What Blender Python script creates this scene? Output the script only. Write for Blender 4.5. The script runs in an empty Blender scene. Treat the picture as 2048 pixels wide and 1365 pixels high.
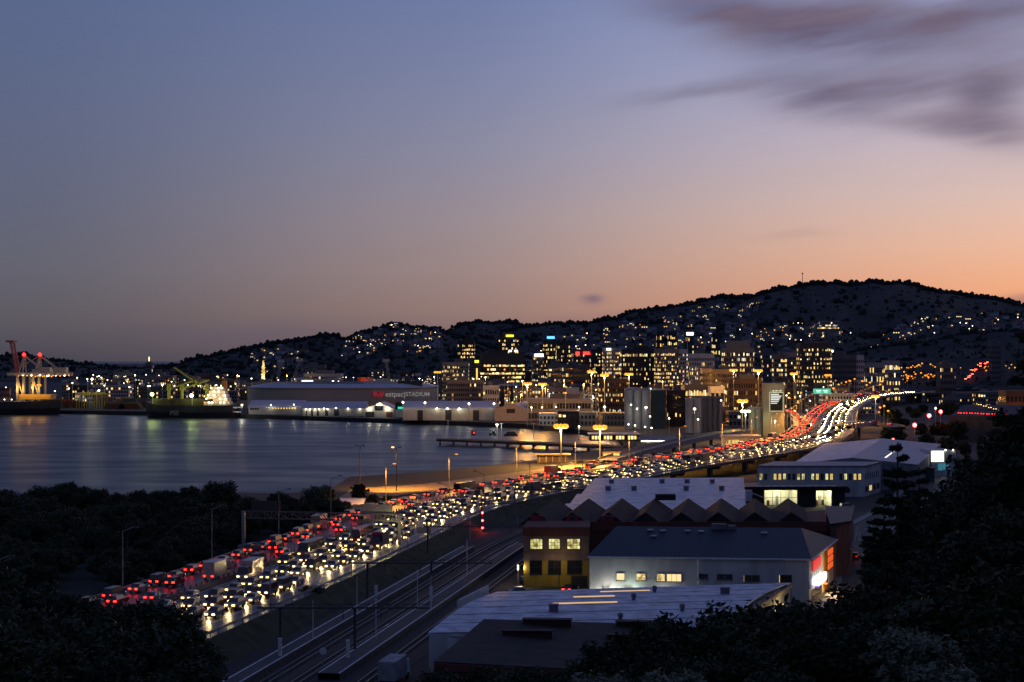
import bpy, math, random
from mathutils import Vector, Matrix, noise
R = math.radians
random.seed(7)
S = bpy.context.scene
COL = S.collection
# ------------------------------------------------------------------ camera
F, CX, HY, CZ = 3060.0, 1024.0, 720.0, 46.0      # focal length in photo pixels, eye level row, eye height
cam = bpy.data.cameras.new('camera'); camo = bpy.data.objects.new('camera', cam); COL.objects.link(camo)
camo.location = (0, 0, CZ); camo.rotation_euler = (R(90), 0, 0)
cam.sensor_width = 36; cam.lens = 36 * F / 2048; cam.shift_y = 37.5 / 2048
cam.clip_start = 1; cam.clip_end = 60000
S.camera = camo
# ------------------------------------------------------------------ world
W = bpy.data.worlds.new('World'); S.world = W; W.use_nodes = True
wt = W.node_tree; wt.nodes.clear()
def lin(c):
    return tuple((x/12.92 if x <= .04045 else ((x+.055)/1.055)**2.4) for x in (v/255 for v in c)) + (1,)
SUN_AZ = 46.0                                   # degrees right of straight ahead, just below the hills
def nd(t, **k):
    n = wt.nodes.new(t)
    for a, b in k.items(): setattr(n, a, b)
    return n
def ln(a, b): wt.links.new(a, b)
def mth(op, a, b=None, c=None, clamp=False):
    n = nd('ShaderNodeMath', operation=op, use_clamp=clamp)
    for i, v in enumerate((a, b, c)):
        if v is None: continue
        if isinstance(v, (int, float)): n.inputs[i].default_value = v
        else: ln(v, n.inputs[i])
    return n.outputs[0]
tc = nd('ShaderNodeTexCoord')
nrm = nd('ShaderNodeVectorMath', operation='NORMALIZE'); ln(tc.outputs['Generated'], nrm.inputs[0])
sep = nd('ShaderNodeSeparateXYZ'); ln(nrm.outputs[0], sep.inputs[0])
dx, dy, dz = sep.outputs
az = mth('ARCTAN2', dx, dy)                     # 0 ahead, + right
el = mth('ARCSINE', dz)
side = mth('COSINE', mth('SUBTRACT', az, R(SUN_AZ)))
def ramp(stops):
    n = nd('ShaderNodeValToRGB'); n.color_ramp.interpolation = 'EASE' if False else 'LINEAR'
    e = n.color_ramp.elements
    while len(e) > 1: e.remove(e[-1])
    e[0].position, e[0].color = stops[0][0], lin(stops[0][1])
    for p, c in stops[1:]:
        k = e.new(p); k.color = lin(c)
    ln(elr, n.inputs[0]); return n.outputs[0]
elr = mth('MULTIPLY', mth('MAXIMUM', el, 0.0), 2.0)     # 0..1 for 0..28.6 degrees
def E(py): return 2.0 * math.atan((HY - py) / F)
far_ = ramp([(0, (68, 66, 76)), (E(700), (74, 71, 81)), (E(640), (87, 84, 92)), (E(540), (92, 93, 106)), (E(400), (90, 95, 117)),
             (E(200), (87, 97, 127)), (E(0), (83, 97, 133)), (.75, (66, 82, 130)), (1, (60, 74, 122))])
mid_ = ramp([(0, (118, 98, 99)), (E(670), (132, 108, 106)), (E(620), (153, 124, 116)), (E(540), (160, 135, 131)), (E(440), (157, 141, 145)),
             (E(300), (141, 139, 160)), (E(150), (125, 131, 163)), (E(0), (111, 122, 162)), (.75, (80, 94, 144)), (1, (64, 78, 126))])
sun_ = ramp([(0, (224, 142, 100)), (E(660), (232, 148, 104)), (E(590), (237, 165, 122)), (E(500), (231, 180, 151)), (E(400), (215, 185, 175)),
             (E(290), (199, 181, 188)), (E(150), (176, 174, 201)), (E(0), (158, 168, 206)), (.75, (98, 110, 160)), (1, (66, 80, 128))])
def mixc(f, a, b):
    n = nd('ShaderNodeMix', data_type='RGBA'); n.clamp_factor = True
    if isinstance(f, (int, float)): n.inputs[0].default_value = f
    else: ln(f, n.inputs[0])
    for s, v in ((6, a), (7, b)):
        if isinstance(v, tuple): n.inputs[s].default_value = v
        else: ln(v, n.inputs[s])
    return n.outputs[2]
def mr(v, a, b, c=0.0, d=1.0, smooth=False):
    n = nd('ShaderNodeMapRange'); n.clamp = True
    if smooth: n.interpolation_type = 'SMOOTHSTEP'
    ln(v, n.inputs[0])
    for i, x in enumerate((a, b, c, d)): n.inputs[1+i].default_value = x
    return n.outputs[0]
sky = mixc(mr(side, .42, .80, smooth=True), far_, mid_)
sky = mixc(mr(side, .66, .955, smooth=True), sky, sun_)
sky = mixc(mr(side, -.9, .35, 1, 0), sky, lin((66, 78, 116)))          # the night side behind the camera
# wind-drawn clouds, laid in azimuth / elevation
wn = nd('ShaderNodeTexNoise'); wn.inputs['Scale'].default_value = 9; wn.inputs['Detail'].default_value = 3
cv = nd('ShaderNodeCombineXYZ')
ln(mth('MULTIPLY', az, 1.3), cv.inputs[0]); ln(mth('MULTIPLY', mth('SUBTRACT', el, mth('MULTIPLY', az, .10)), 6.0), cv.inputs[1])
ln(cv.outputs[0], wn.inputs['Vector'])
wob = mth('SUBTRACT', wn.outputs['Fac'], .5)
dens = None
def gauss(px, py, rx, ry, s, tilt):
    a0, e0 = math.atan((px-CX)/F), math.atan((HY-py)/F)
    u = mth('SUBTRACT', az, a0); v = mth('SUBTRACT', el, e0)
    v = mth('SUBTRACT', v, mth('MULTIPLY', u, tilt))
    v = mth('ADD', v, mth('MULTIPLY', wob, .018))
    q = mth('ADD', mth('POWER', mth('ABSOLUTE', mth('DIVIDE', u, rx/F)), 2.0), mth('POWER', mth('ABSOLUTE', mth('DIVIDE', v, ry/F)), 2.0))
    return mth('MULTIPLY', mth('EXPONENT', mth('MULTIPLY', q, -1.0)), s)
for g in [(1440, 28, 140, 24, .7, -.16), (1620, 78, 150, 40, .85, -.10), (1740, 52, 110, 34, .45, .0), (1900, 66, 170, 20, .6, .16), (2080, 40, 150, 26, .5, .16), (1880, 120, 160, 20, .35, .05),
          (1390, 185, 110, 9, .35, .13), (1640, 203, 100, 22, .7, -.02), (1810, 192, 110, 18, .55, .10), (1970, 208, 62, 30, .62, .06),
          (1600, 160, 120, 10, .25, .05), (1880, 262, 120, 14, .42, -.06), (1990, 285, 70, 20, .38, -.05), (2260, 150, 220, 40, .6, .08), (2350, 300, 200, 30, .4, .05),
          (1185, 602, 18, 5.5, .55, 0), (2130, 606, 130, 6, .55, 0), (1250, 642, 130, 7, .22, 0), (540, 668, 130, 12, .22, .05), (1590, 480, 60, 5, .10, 0), (350, 662, 60, 5, .15, 0)]:
    v = gauss(g[0], g[1], g[2]*1.2, g[3]*1.75, min(1, g[4]*1.2), g[5]); dens = v if dens is None else mth('SUBTRACT', mth('ADD', dens, v), mth('MULTIPLY', dens, v))
hn = nd('ShaderNodeTexNoise'); hn.inputs['Scale'].default_value = 5; hn.inputs['Detail'].default_value = 4
cv2 = nd('ShaderNodeCombineXYZ'); ln(mth('MULTIPLY', az, 1.6), cv2.inputs[0]); ln(mth('MULTIPLY', mth('SUBTRACT', el, mth('MULTIPLY', az, .12)), 9.0), cv2.inputs[1]); ln(cv2.outputs[0], hn.inputs['Vector'])
dens = mth('MULTIPLY', dens, mr(hn.outputs['Fac'], .25, .58, .55, 1.2))
veil = mth('MULTIPLY', mr(wn.outputs['Fac'], .45, .8), mth('MULTIPLY', mr(el, .10, .2), mr(side, .74, .9, 0, .35)))
dens = mth('MAXIMUM', dens, veil, clamp=True)
ccol = mixc(mr(hn.outputs['Fac'], .40, .68), lin((88, 79, 104)), lin((114, 100, 118)))
sky = mixc(dens, sky, ccol)
nsk = nd('ShaderNodeTexSky'); nsk.sky_type = 'NISHITA'; nsk.sun_disc = False
nsk.sun_elevation = R(-1.5); nsk.sun_rotation = R(SUN_AZ); nsk.altitude = 40
bg1 = nd('ShaderNodeBackground'); ln(sky, bg1.inputs[0]); bg1.inputs[1].default_value = 1.12
bg2 = nd('ShaderNodeBackground'); ln(nsk.outputs[0], bg2.inputs[0]); bg2.inputs[1].default_value = .015
ad = nd('ShaderNodeAddShader'); ln(bg1.outputs[0], ad.inputs[0]); ln(bg2.outputs[0], ad.inputs[1])
wo = nd('ShaderNodeOutputWorld'); ln(ad.outputs[0], wo.inputs[0])
W.cycles.sampling_method = 'MANUAL'; W.cycles.sample_map_resolution = 256
# the sun is already under the hills: only a broad, very weak glow from its side is left
sl = bpy.data.lights.new('sun', 'SUN'); sl.energy = .06; sl.angle = R(40); sl.color = (1, .62, .4)
so = bpy.data.objects.new('sun', sl); COL.objects.link(so)
so.rotation_euler = Vector((math.sin(R(SUN_AZ)), math.cos(R(SUN_AZ)), .12)).to_track_quat('Z', 'Y').to_euler()
S.view_settings.view_transform = 'Standard'; S.view_settings.look = 'None'
S.view_settings.exposure = 0; S.view_settings.gamma = 1; S.view_settings.use_curve_mapping = False
S.render.engine = 'CYCLES'
S.cycles.use_denoising = True; S.cycles.max_bounces = 4; S.cycles.diffuse_bounces = 2; S.cycles.glossy_bounces = 2
S.cycles.transmission_bounces = 2; S.cycles.sample_clamp_indirect = 3; S.cycles.use_light_tree = True
S.cycles.caustics_reflective = False; S.cycles.caustics_refractive = False
# ------------------------------------------------------------------ helpers
def P(px, py, Y): return Vector(((px-CX)/F*Y, Y, CZ-(py-HY)/F*Y))       # a photo pixel at a known distance
def G(px, py, z):                                                        # a photo pixel on a level plane
    Y = F*(CZ-z)/(py-HY); return Vector(((px-CX)/F*Y, Y, z))
MATS = {}
def pm(name, col, rough=.7, var=.18, scale=1.5, metal=0, bump=0, spec=.4, stretch=None):
    if name in MATS: return MATS[name]
    m = bpy.data.materials.new(name); m.use_nodes = True; t = m.node_tree; b = t.nodes['Principled BSDF']
    b.inputs['Roughness'].default_value = rough; b.inputs['Metallic'].default_value = metal
    b.inputs['Specular IOR Level'].default_value = spec
    if var:
        c = t.nodes.new('ShaderNodeTexCoord'); n = t.nodes.new('ShaderNodeTexNoise')
        n.inputs['Scale'].default_value = scale; n.inputs['Detail'].default_value = 5
        if stretch:
            mp = t.nodes.new('ShaderNodeMapping'); mp.inputs['Scale'].default_value = stretch
            t.links.new(c.outputs['Object'], mp.inputs[0]); t.links.new(mp.outputs[0], n.inputs['Vector'])
        else: t.links.new(c.outputs['Object'], n.inputs['Vector'])
        r = t.nodes.new('ShaderNodeMapRange'); r.inputs[1].default_value = .3; r.inputs[2].default_value = .7
        r.inputs[3].default_value = 1-var; r.inputs[4].default_value = 1+var
        t.links.new(n.outputs['Fac'], r.inputs[0])
        x = t.nodes.new('ShaderNodeVectorMath'); x.operation = 'SCALE'; x.inputs[0].default_value = col[:3]
        t.links.new(r.outputs[0], x.inputs['Scale']); t.links.new(x.outputs[0], b.inputs['Base Color'])
        if bump:
            bp = t.nodes.new('ShaderNodeBump'); bp.inputs['Strength'].default_value = bump; bp.inputs['Distance'].default_value = .1
            t.links.new(n.outputs['Fac'], bp.inputs['Height']); t.links.new(bp.outputs[0], b.inputs['Normal'])
    else: b.inputs['Base Color'].default_value = tuple(col[:3]) + (1,)
    MATS[name] = m; return m
def em(name, col, s, sample=False):
    if name in MATS: return MATS[name]
    m = bpy.data.materials.new(name); m.use_nodes = True; t = m.node_tree; b = t.nodes['Principled BSDF']
    b.inputs['Base Color'].default_value = (.1, .1, .1, 1)
    b.inputs['Emission Color'].default_value = tuple(col[:3]) + (1,); b.inputs['Emission Strength'].default_value = s
    m.cycles.emission_sampling = 'AUTO' if sample else 'NONE'
    MATS[name] = m; return m
class MB:
    def __init__(s): s.v, s.f, s.m = [], [], []
    def add(s, vs, fs, m=0):
        o = len(s.v); s.v.extend([tuple(v) for v in vs])
        for f in fs: s.f.append([i+o for i in f]); s.m.append(m)
        return s
    def box(s, c, d, rz=0, m=0, top=(1, 1)):
        hx, hy, hz = d[0]/2, d[1]/2, d[2]/2; cs, sn = math.cos(rz), math.sin(rz); vs = []
        for k in (-1, 1):
            tx, ty = (1, 1) if k < 0 else top
            for i, j in ((-1, -1), (1, -1), (1, 1), (-1, 1)):
                x, y = i*hx*tx, j*hy*ty
                vs.append((c[0]+x*cs-y*sn, c[1]+x*sn+y*cs, c[2]+k*hz))
        return s.add(vs, [(3, 2, 1, 0), (4, 5, 6, 7), (0, 1, 5, 4), (1, 2, 6, 5), (2, 3, 7, 6), (3, 0, 4, 7)], m)
    def tube(s, p, q, r0, r1=None, n=6, m=0):
        p, q = Vector(p), Vector(q); r1 = r0 if r1 is None else r1
        d = (q-p).normalized(); a = d.orthogonal().normalized(); b = d.cross(a); vs = []
        for c, r in ((p, r0), (q, r1)):
            for i in range(n):
                t = 2*math.pi*i/n; vs.append(c + a*math.cos(t)*r + b*math.sin(t)*r)
        fs = [(i, (i+1) % n, n+(i+1) % n, n+i) for i in range(n)] + [tuple(range(n))[::-1], tuple(range(n, 2*n))]
        return s.add(vs, fs, m)
    def bar(s, p, q, w, h=None, m=0):                       # square bar from p to q
        p, q = Vector(p), Vector(q); h = w if h is None else h
        d = (q-p).normalized(); up = Vector((0, 0, 1)) if abs(d.z) < .95 else Vector((0, 1, 0))
        a = d.cross(up).normalized(); b = a.cross(d); vs = []
        for c in (p, q):
            for i, j in ((-1, -1), (1, -1), (1, 1), (-1, 1)): vs.append(c + a*i*w/2 + b*j*h/2)
        return s.add(vs, [(0, 1, 2, 3), (7, 6, 5, 4), (0, 4, 5, 1), (1, 5, 6, 2), (2, 6, 7, 3), (3, 7, 4, 0)], m)
    def prism(s, poly, z0, z1, m=0, mt=None, z1s=None):
        n = len(poly); vs = [(p[0], p[1], z0) for p in poly] + [(p[0], p[1], z1 if z1s is None else z1s[i]) for i, p in enumerate(poly)]
        s.add(vs, [tuple(range(n))[::-1]] + [(i, (i+1) % n, n+(i+1) % n, n+i) for i in range(n)], m)
        return s.add(vs[n:], [tuple(range(n))], m if mt is None else mt)
    def quad(s, a, b, c, d, m=0): return s.add([a, b, c, d], [(0, 1, 2, 3)], m)
    def slab(s, a, b, c, d, t, m=0):                        # a sloping sheet of thickness t
        q = [Vector(x) for x in (a, b, c, d)]; n = (q[1]-q[0]).cross(q[3]-q[0]).normalized()
        vs = q + [x + n*t for x in q]
        return s.add(vs, [(3, 2, 1, 0), (4, 5, 6, 7), (0, 1, 5, 4), (1, 2, 6, 5), (2, 3, 7, 6), (3, 0, 4, 7)], m)
    def ball(s, c, r, m=0, n=6, k=4, sq=1):
        vs = [(c[0], c[1], c[2]-r*sq)]
        for i in range(1, k):
            a = -math.pi/2 + math.pi*i/k
            for j in range(n):
                t = 2*math.pi*j/n; vs.append((c[0]+r*math.cos(a)*math.cos(t), c[1]+r*math.cos(a)*math.sin(t), c[2]+r*math.sin(a)*sq))
        vs.append((c[0], c[1], c[2]+r*sq)); fs = []
        for j in range(n): fs.append((0, 1+(j+1) % n, 1+j))
        for i in range(k-2):
            for j in range(n): a = 1+i*n; fs.append((a+j, a+(j+1) % n, a+n+(j+1) % n, a+n+j))
        a = 1+(k-2)*n
        for j in range(n): fs.append((a+j, a+(j+1) % n, len(vs)-1))
        return s.add(vs, fs, m)
    def mesh(s, name, mats):
        me = bpy.data.meshes.new(name); me.from_pydata(s.v, [], s.f)
        for m in (mats if isinstance(mats, (list, tuple)) else [mats]): me.materials.append(m)
        if any(s.m): me.polygons.foreach_set('material_index', s.m)
        me.update(); return me
    def build(s, name, mats, parent=None, smooth=False):
        me = s.mesh(name, mats)
        if smooth: me.polygons.foreach_set('use_smooth', [True]*len(me.polygons))
        return link(name, me, parent)
def link(name, me, parent=None):
    o = bpy.data.objects.new(name, me); COL.objects.link(o)
    if parent: o.parent = parent
    return o
def tag(o, label, cat, group=None, kind=None):
    if label: o['label'] = label
    if cat: o['category'] = cat
    if group: o['group'] = group
    if kind: o['kind'] = kind
    return o
def thing(name, label, cat, loc=(0, 0, 0), rz=0, group=None):
    o = bpy.data.objects.new(name, None); COL.objects.link(o); o.empty_display_size = .5
    o.location = loc; o.rotation_euler = (0, 0, rz)
    return tag(o, label, cat, group)
def struct(o): o['kind'] = 'structure'; return o
def stuff(o): o['kind'] = 'stuff'; return o
LS = 1.0
def lamp(kind, parent, loc, watt, col, radius=.3, rot=None, **k):
    l = bpy.data.lights.new('light', kind); l.energy = watt*LS; l.color = col; l.shadow_soft_size = radius
    for a, b in k.items(): setattr(l, a, b)
    o = bpy.data.objects.new('light', l); COL.objects.link(o); o.parent = parent; o.location = loc
    if rot: o.rotation_euler = rot
    return o
def copy_tree(o, parent=None):
    c = o.copy(); COL.objects.link(c); c.parent = parent
    for ch in list(o.children): copy_tree(ch, c)
    return c
def text_mesh(txt, size, depth=.02, font_bold=False):
    cu = bpy.data.curves.new('t', 'FONT'); cu.body = txt; cu.size = size; cu.extrude = depth
    if font_bold: cu.offset = size*.015
    ob = bpy.data.objects.new('t', cu); COL.objects.link(ob)
    dg = bpy.context.evaluated_depsgraph_get(); me = bpy.data.meshes.new_from_object(ob.evaluated_get(dg))
    bpy.data.objects.remove(ob); return me
# ------------------------------------------------------------------ palette
ORANGE, WHITE_L, GREENW = (1, .50, .08), (1, .93, .72), (.86, 1, .55)
asphalt = pm('asphalt', (.05, .048, .046), .75, .25, .8, bump=.05)
concrete = pm('concrete', (.24, .23, .21), .85, .2, .4)
dark_conc = pm('dark_concrete', (.10, .095, .09), .9, .25, .3)
steel = pm('galvanised_steel', (.32, .32, .33), .45, .15, 3, metal=.6)
dark_steel = pm('dark_steel', (.05, .05, .05), .6, .1)
white_paint = pm('white_paint', (.68, .67, .65), .6, .12, .6)
road_paint = pm('road_paint', (.75, .73, .66), .6, .2, 2)
black_glass = pm('dark_glass', (.02, .022, .028), .12, 0, spec=.7)
win_warm = em('lit_window_warm', (1, .62, .17), 1.5); win_white = em('lit_window_white', (1, .80, .42), 1.8); win_dim = em('lit_window_dim', (.9, .5, .15), .55)
em_or = em('sodium_lamp', (1, .31, .012), 2.0); em_wh = em('white_lamp', (1, .90, .60), 7); em_gr = em('greenish_lamp', (.80, 1, .28), 6)
em_red = em('red_lamp', (1, .02, .015), 5); em_head = em('headlight', (1, .71, .25), 4.2); em_tail = em('tail_light', (1, .010, .004), 20, True)
# ================================================================== SETTING
def lerp(a, b, t): return a + (b-a)*t
def interp(x, pts):
    if x <= pts[0][0]: return pts[0][1]
    for (a, b), (c, d) in zip(pts, pts[1:]):
        if x <= c: return lerp(b, d, (x-a)/(c-a))
    return pts[-1][1]
# ---- sea
def water_mat():
    m = bpy.data.materials.new('sea_water'); m.use_nodes = True; t = m.node_tree; b = t.nodes['Principled BSDF']
    b.inputs['Base Color'].default_value = (.014, .036, .058, 1); b.inputs['IOR'].default_value = 1.33; b.inputs['Specular IOR Level'].default_value = .26
    c = t.nodes.new('ShaderNodeTexCoord'); mp = t.nodes.new('ShaderNodeMapping'); mp.inputs['Scale'].default_value = (.02, .05, 1)
    t.links.new(c.outputs['Object'], mp.inputs[0])
    n = t.nodes.new('ShaderNodeTexNoise'); n.inputs['Scale'].default_value = 1; n.inputs['Detail'].default_value = 6
    t.links.new(mp.outputs[0], n.inputs['Vector'])
    r = t.nodes.new('ShaderNodeMapRange'); r.inputs[1].default_value = .35; r.inputs[2].default_value = .68; r.inputs[3].default_value = .30; r.inputs[4].default_value = .44
    t.links.new(n.outputs['Fac'], r.inputs[0]); t.links.new(r.outputs[0], b.inputs['Roughness'])
    n2 = t.nodes.new('ShaderNodeTexNoise'); n2.inputs['Scale'].default_value = .35; n2.inputs['Detail'].default_value = 3
    mp2 = t.nodes.new('ShaderNodeMapping'); mp2.inputs['Scale'].default_value = (.5, 1, 1)
    t.links.new(c.outputs['Object'], mp2.inputs[0]); t.links.new(mp2.outputs[0], n2.inputs['Vector'])
    bp = t.nodes.new('ShaderNodeBump'); bp.inputs['Strength'].default_value = .15; bp.inputs['Distance'].default_value = .2
    t.links.new(n2.outputs['Fac'], bp.inputs['Height']); t.links.new(bp.outputs[0], b.inputs['Normal'])
    return m
mb = MB(); mb.quad((-30000, -3000, 0), (30000, -3000, 0), (30000, 40000, 0), (-30000, 40000, 0))
struct(mb.build('sea', water_mat()))
# ---- land sheet with quay walls down into the water
GZ = 3.0
coast = [(-6000, -300), (9000, -300), (16000, 16000), (-16000, 16000), (-6000, 1700), (-900, 1420)]
coast += [G(x, y, 0).xy for x, y in ((0, 826), (300, 831), (500, 837), (800, 847), (1050, 857), (1140, 866), (1235, 882), (1250, 905), (1180, 916), (1080, 933), (1000, 944),
                                       (850, 960), (700, 970), (655, 1000), (560, 1006), (480, 1004))]
coast += [(-150, 455), (-320, 425), (-6000, 400)]
mb = MB(); mb.prism([tuple(c) for c in coast], -4, GZ, 1, 0)
struct(mb.build('ground', [pm('city_ground', (.035, .034, .033), .9, .3, .02), pm('quay_wall', (.03, .028, .026), .9, .3, .3)]))
# sandy waste ground between motorway and water, lit by the masts
mb = MB(); pl = [G(x, y, GZ) for x, y in ((672, 1000), (705, 979), (850, 968.5), (1000, 951), (1085, 940), (1180, 924), (1190, 932), (1085, 952), (1000, 965), (850, 986), (740, 1002))]
mb.add([(p.x, p.y, GZ+.01+.35*math.sin(p.x*.4)**2) for p in pl], [tuple(range(len(pl)))[::-1]])
o = mb.build('beach', pm('sand', (.30, .22, .13), .95, .3, .25, bump=.3)); struct(o)
mb = MB(); pl = [(-300, 262), (-150, 262), (-78, 262), (-64, 330), (-48, 400), (-36, 440), (-60, 462), (-90, 470), (-150, 448), (-300, 420)]
mb.add([(x, y, GZ+.012) for x, y in pl], [tuple(range(len(pl)))[::-1]]); struct(mb.build('scrubland', pm('dark_undergrowth', (.014, .018, .009), .95, .5, .3, bump=.8)))
# ---- near hillside under the camera
def hz(X, Y):
    b = interp(Y, [(-80, 54), (-6, 44.2), (20, 39), (60, 30), (100, 21), (135, 13.5), (155, 9.5), (170, 5.5), (181, 2.2), (500, 2.0)])
    b = lerp(2.0, b, max(0, min(1, (X+74)/16))) if Y > 60 else b
    xt = interp(Y, [(-80, 40), (60, 12), (110, 14), (150, 17), (175, 30), (230, 62), (270, 80), (340, 96), (450, 138), (620, 205), (900, 330)])
    r = 2.2 + max(0, X-xt)*.75; r = min(r, 62+.06*(X-xt))
    k = 2.0 + 17*math.exp(-((X+46)/21)**2-((Y-138)/34)**2)
    return max(b, r, k) + .8*noise.noise(Vector((X*.07, Y*.07, 0)))*(1 if max(b, r, k) > 3.2 else .1)
mb = MB(); nx, ny = 70, 80; xs = [-130+i*(560/nx) for i in range(nx+1)]; ys = [-80+j*(760/ny) for j in range(ny+1)]
mb.v = [(x, y, hz(x, y)) for y in ys for x in xs]
mb.f = [(j*(nx+1)+i, j*(nx+1)+i+1, (j+1)*(nx+1)+i+1, (j+1)*(nx+1)+i) for j in range(ny) for i in range(nx)]
mb.f = [f for f in mb.f if max(mb.v[i][2] for i in f) > 2.6]; mb.m = [0]*len(mb.f)
struct(mb.build('hillside', pm('hillside_scrub', (.028, .034, .018), .95, .4, .3, bump=.4), smooth=True))
# ---- distant hills
hill_m = pm('wooded_hill', (.014, .018, .017), .95, .4, .02)
wood_m = pm('far_woodland', (.022, .028, .023), .95, .4, .08)
HILLS = {}
def hill(name, ridge, Yr, Yb, zb, amp=10, pw=1.0, ntree=700, seed=1, edge=.5):
    rnd = random.Random(seed); x0, x1 = ridge[0][0], ridge[-1][0]
    def at(px, t):
        Y = lerp(Yb, Yr, t); zr = CZ-(interp(px, ridge)-HY)/F*Yr
        z = lerp(zb, zr, t**pw); q = Vector((px*.012, t*3.1, seed))
        z += amp*(noise.noise(q)+.5*noise.noise(q*2.7))*math.sin(math.pi*min(1, t))*(.3+t)
        return Vector(((px-CX)/F*Y, Y, z))
    mb = MB(); cols = int((x1-x0)/7)+1; rows = 14
    for j in range(rows+3):
        for i in range(cols+1):
            px = lerp(x0, x1, i/cols)
            if j <= rows: p = at(px, j/rows)
            else: p = at(px, 1); p.y += 160*(j-rows); p.z -= (p.z-zb)*.35*(j-rows)
            mb.v.append(tuple(p))
    n = cols+1
    mb.f = [(j*n+i, j*n+i+1, (j+1)*n+i+1, (j+1)*n+i) for j in range(rows+2) for i in range(cols)]; mb.m = [0]*len(mb.f)
    struct(mb.build(name, hill_m, smooth=True))
    tb = MB()
    for k in range(ntree):
        px = rnd.uniform(x0, x1); t = 1.0 - rnd.random()**2*.02 if rnd.random() < edge else rnd.uniform(.1, .99)
        p = at(px, t); r = rnd.uniform(2.2, 5.6)*Yr/3600*rnd.choice((.35, .5, .7, .9, 1.5))
        for q in range(3):
            c = p + Vector((rnd.uniform(-1, 1)*r, rnd.uniform(-.5, .5)*r, r*rnd.uniform(.15, .8)))
            tb.ball(c, r*rnd.uniform(.4, .85), 0, 5, 3, rnd.uniform(.7, 1.25))
    stuff(tag(tb.build('woodland', wood_m), 'dark woodland covering the ' + HILL_LABEL[name], 'trees'))
    HILLS[name] = at

HILL_LABEL = {'hill_far_left': 'low hills behind the container cranes', 'hill_harbour': 'ridge above the stadium and harbour', 'hill_back': 'rounded hill far behind the office towers',
              'hill_main': 'big mast-topped hill under the orange sky', 'hill_suburb': 'house-covered slopes below the big hill', 'hill_right': 'black lower slope right of the motorway'}
hill('hill_far_left', [(-160, 712), (0, 714), (28, 712), (50, 710), (75, 716), (112, 724), (128, 722), (150, 730), (175, 729), (230, 737), (300, 738), (360, 733), (420, 729), (620, 725)], 3900, 3000, 4, 4, ntree=900, seed=2)
hill('hill_harbour', [(300, 742), (345, 734), (395, 718), (450, 709), (500, 697), (520, 693), (560, 686), (605, 681), (640, 674), (668, 673), (690, 681), (720, 669), (750, 661),
                      (775, 652), (790, 650), (815, 655), (845, 659), (872, 658), (885, 665), (910, 672), (950, 686), (1000, 700)], 3200, 2300, 6, 14, 1.0, 2600, 3)
hill('hill_back', [(850, 690), (885, 668), (905, 659), (925, 650), (950, 645), (985, 647), (1015, 645), (1035, 650), (1060, 662), (1120, 690)], 4700, 3700, 20, 6, 1, 700, 4)
hill('hill_main', [(1000, 668), (1040, 655), (1085, 651), (1120, 648), (1165, 648), (1200, 642), (1235, 637), (1265, 624), (1290, 621), (1325, 619), (1345, 613), (1375, 611), (1400, 604), (1440, 595),
                   (1475, 596), (1505, 593), (1530, 586), (1570, 578), (1605, 570), (1622, 567), (1650, 568), (1672, 566), (1695, 571), (1715, 568), (1742, 563), (1770, 569), (1800, 566), (1830, 571), (1840, 577),
                   (1875, 584), (1910, 588), (1950, 594), (1985, 597), (2020, 605), (2048, 611), (2150, 622)], 4000, 2500, 8, 26, 1.0, 3600, 5, .6)
hill('hill_suburb', [(1000, 702), (1060, 684), (1130, 672), (1200, 664), (1260, 652), (1330, 644), (1400, 648), (1450, 656), (1510, 651), (1580, 650), (1640, 652), (1700, 668), (1760, 672), (1800, 655),
                     (1850, 641), (1910, 634), (1980, 628), (2060, 630), (2160, 632)], 2950, 2150, 5, 14, .9, 2200, 6, .35)
hill('hill_right', [(1640, 722), (1690, 708), (1740, 697), (1800, 690), (1860, 684), (1920, 668), (1990, 662), (2060, 664), (2200, 650)], 2300, 1750, 4, 8, 1, 900, 7, .4)
# ---- motorway centre line (the median), near to far
mpx = [(312, 1211, 6), (391, 1184, 6), (482, 1151, 6), (574, 1116, 6), (665, 1081, 6), (756, 1044, 6), (817, 1021, 6.1), (902, 999, 6.4), (1003, 979, 6.6), (1079, 967, 6.9), (1181, 950, 7.4), (1257, 936.5, 7.9),
       (1318, 926, 8.4), (1410, 912, 9), (1501, 899, 9.6), (1560, 887, 10), (1600, 878, 10.2), (1624, 866, 10.4), (1634, 852, 10.6), (1642, 834, 11), (1658, 818, 11.6), (1690, 803, 12.4), (1722, 791, 13.2)]
mpts = [Vector((-98, 70, 6)), Vector((-80, 150, 6))] + [G(*q) for q in mpx]
d_ = (mpts[-1]-mpts[-2]).normalized(); mpts.append(mpts[-1]+Vector((d_.x+.25, d_.y, 0))*180)
def smooth_path(pts, it=4, step=4.0):
    for _ in range(it):
        q = [pts[0]]
        for a, b in zip(pts, pts[1:]): q += [a.lerp(b, .25), a.lerp(b, .75)]
        pts = q + [pts[-1]]
    out, acc = [pts[0]], 0
    for a, b in zip(pts, pts[1:]):
        L = (b-a).length; pos = step-acc
        while pos <= L: out.append(a.lerp(b, pos/L)); pos += step
        acc = (acc+L) % step if L else acc
    return out
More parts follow.
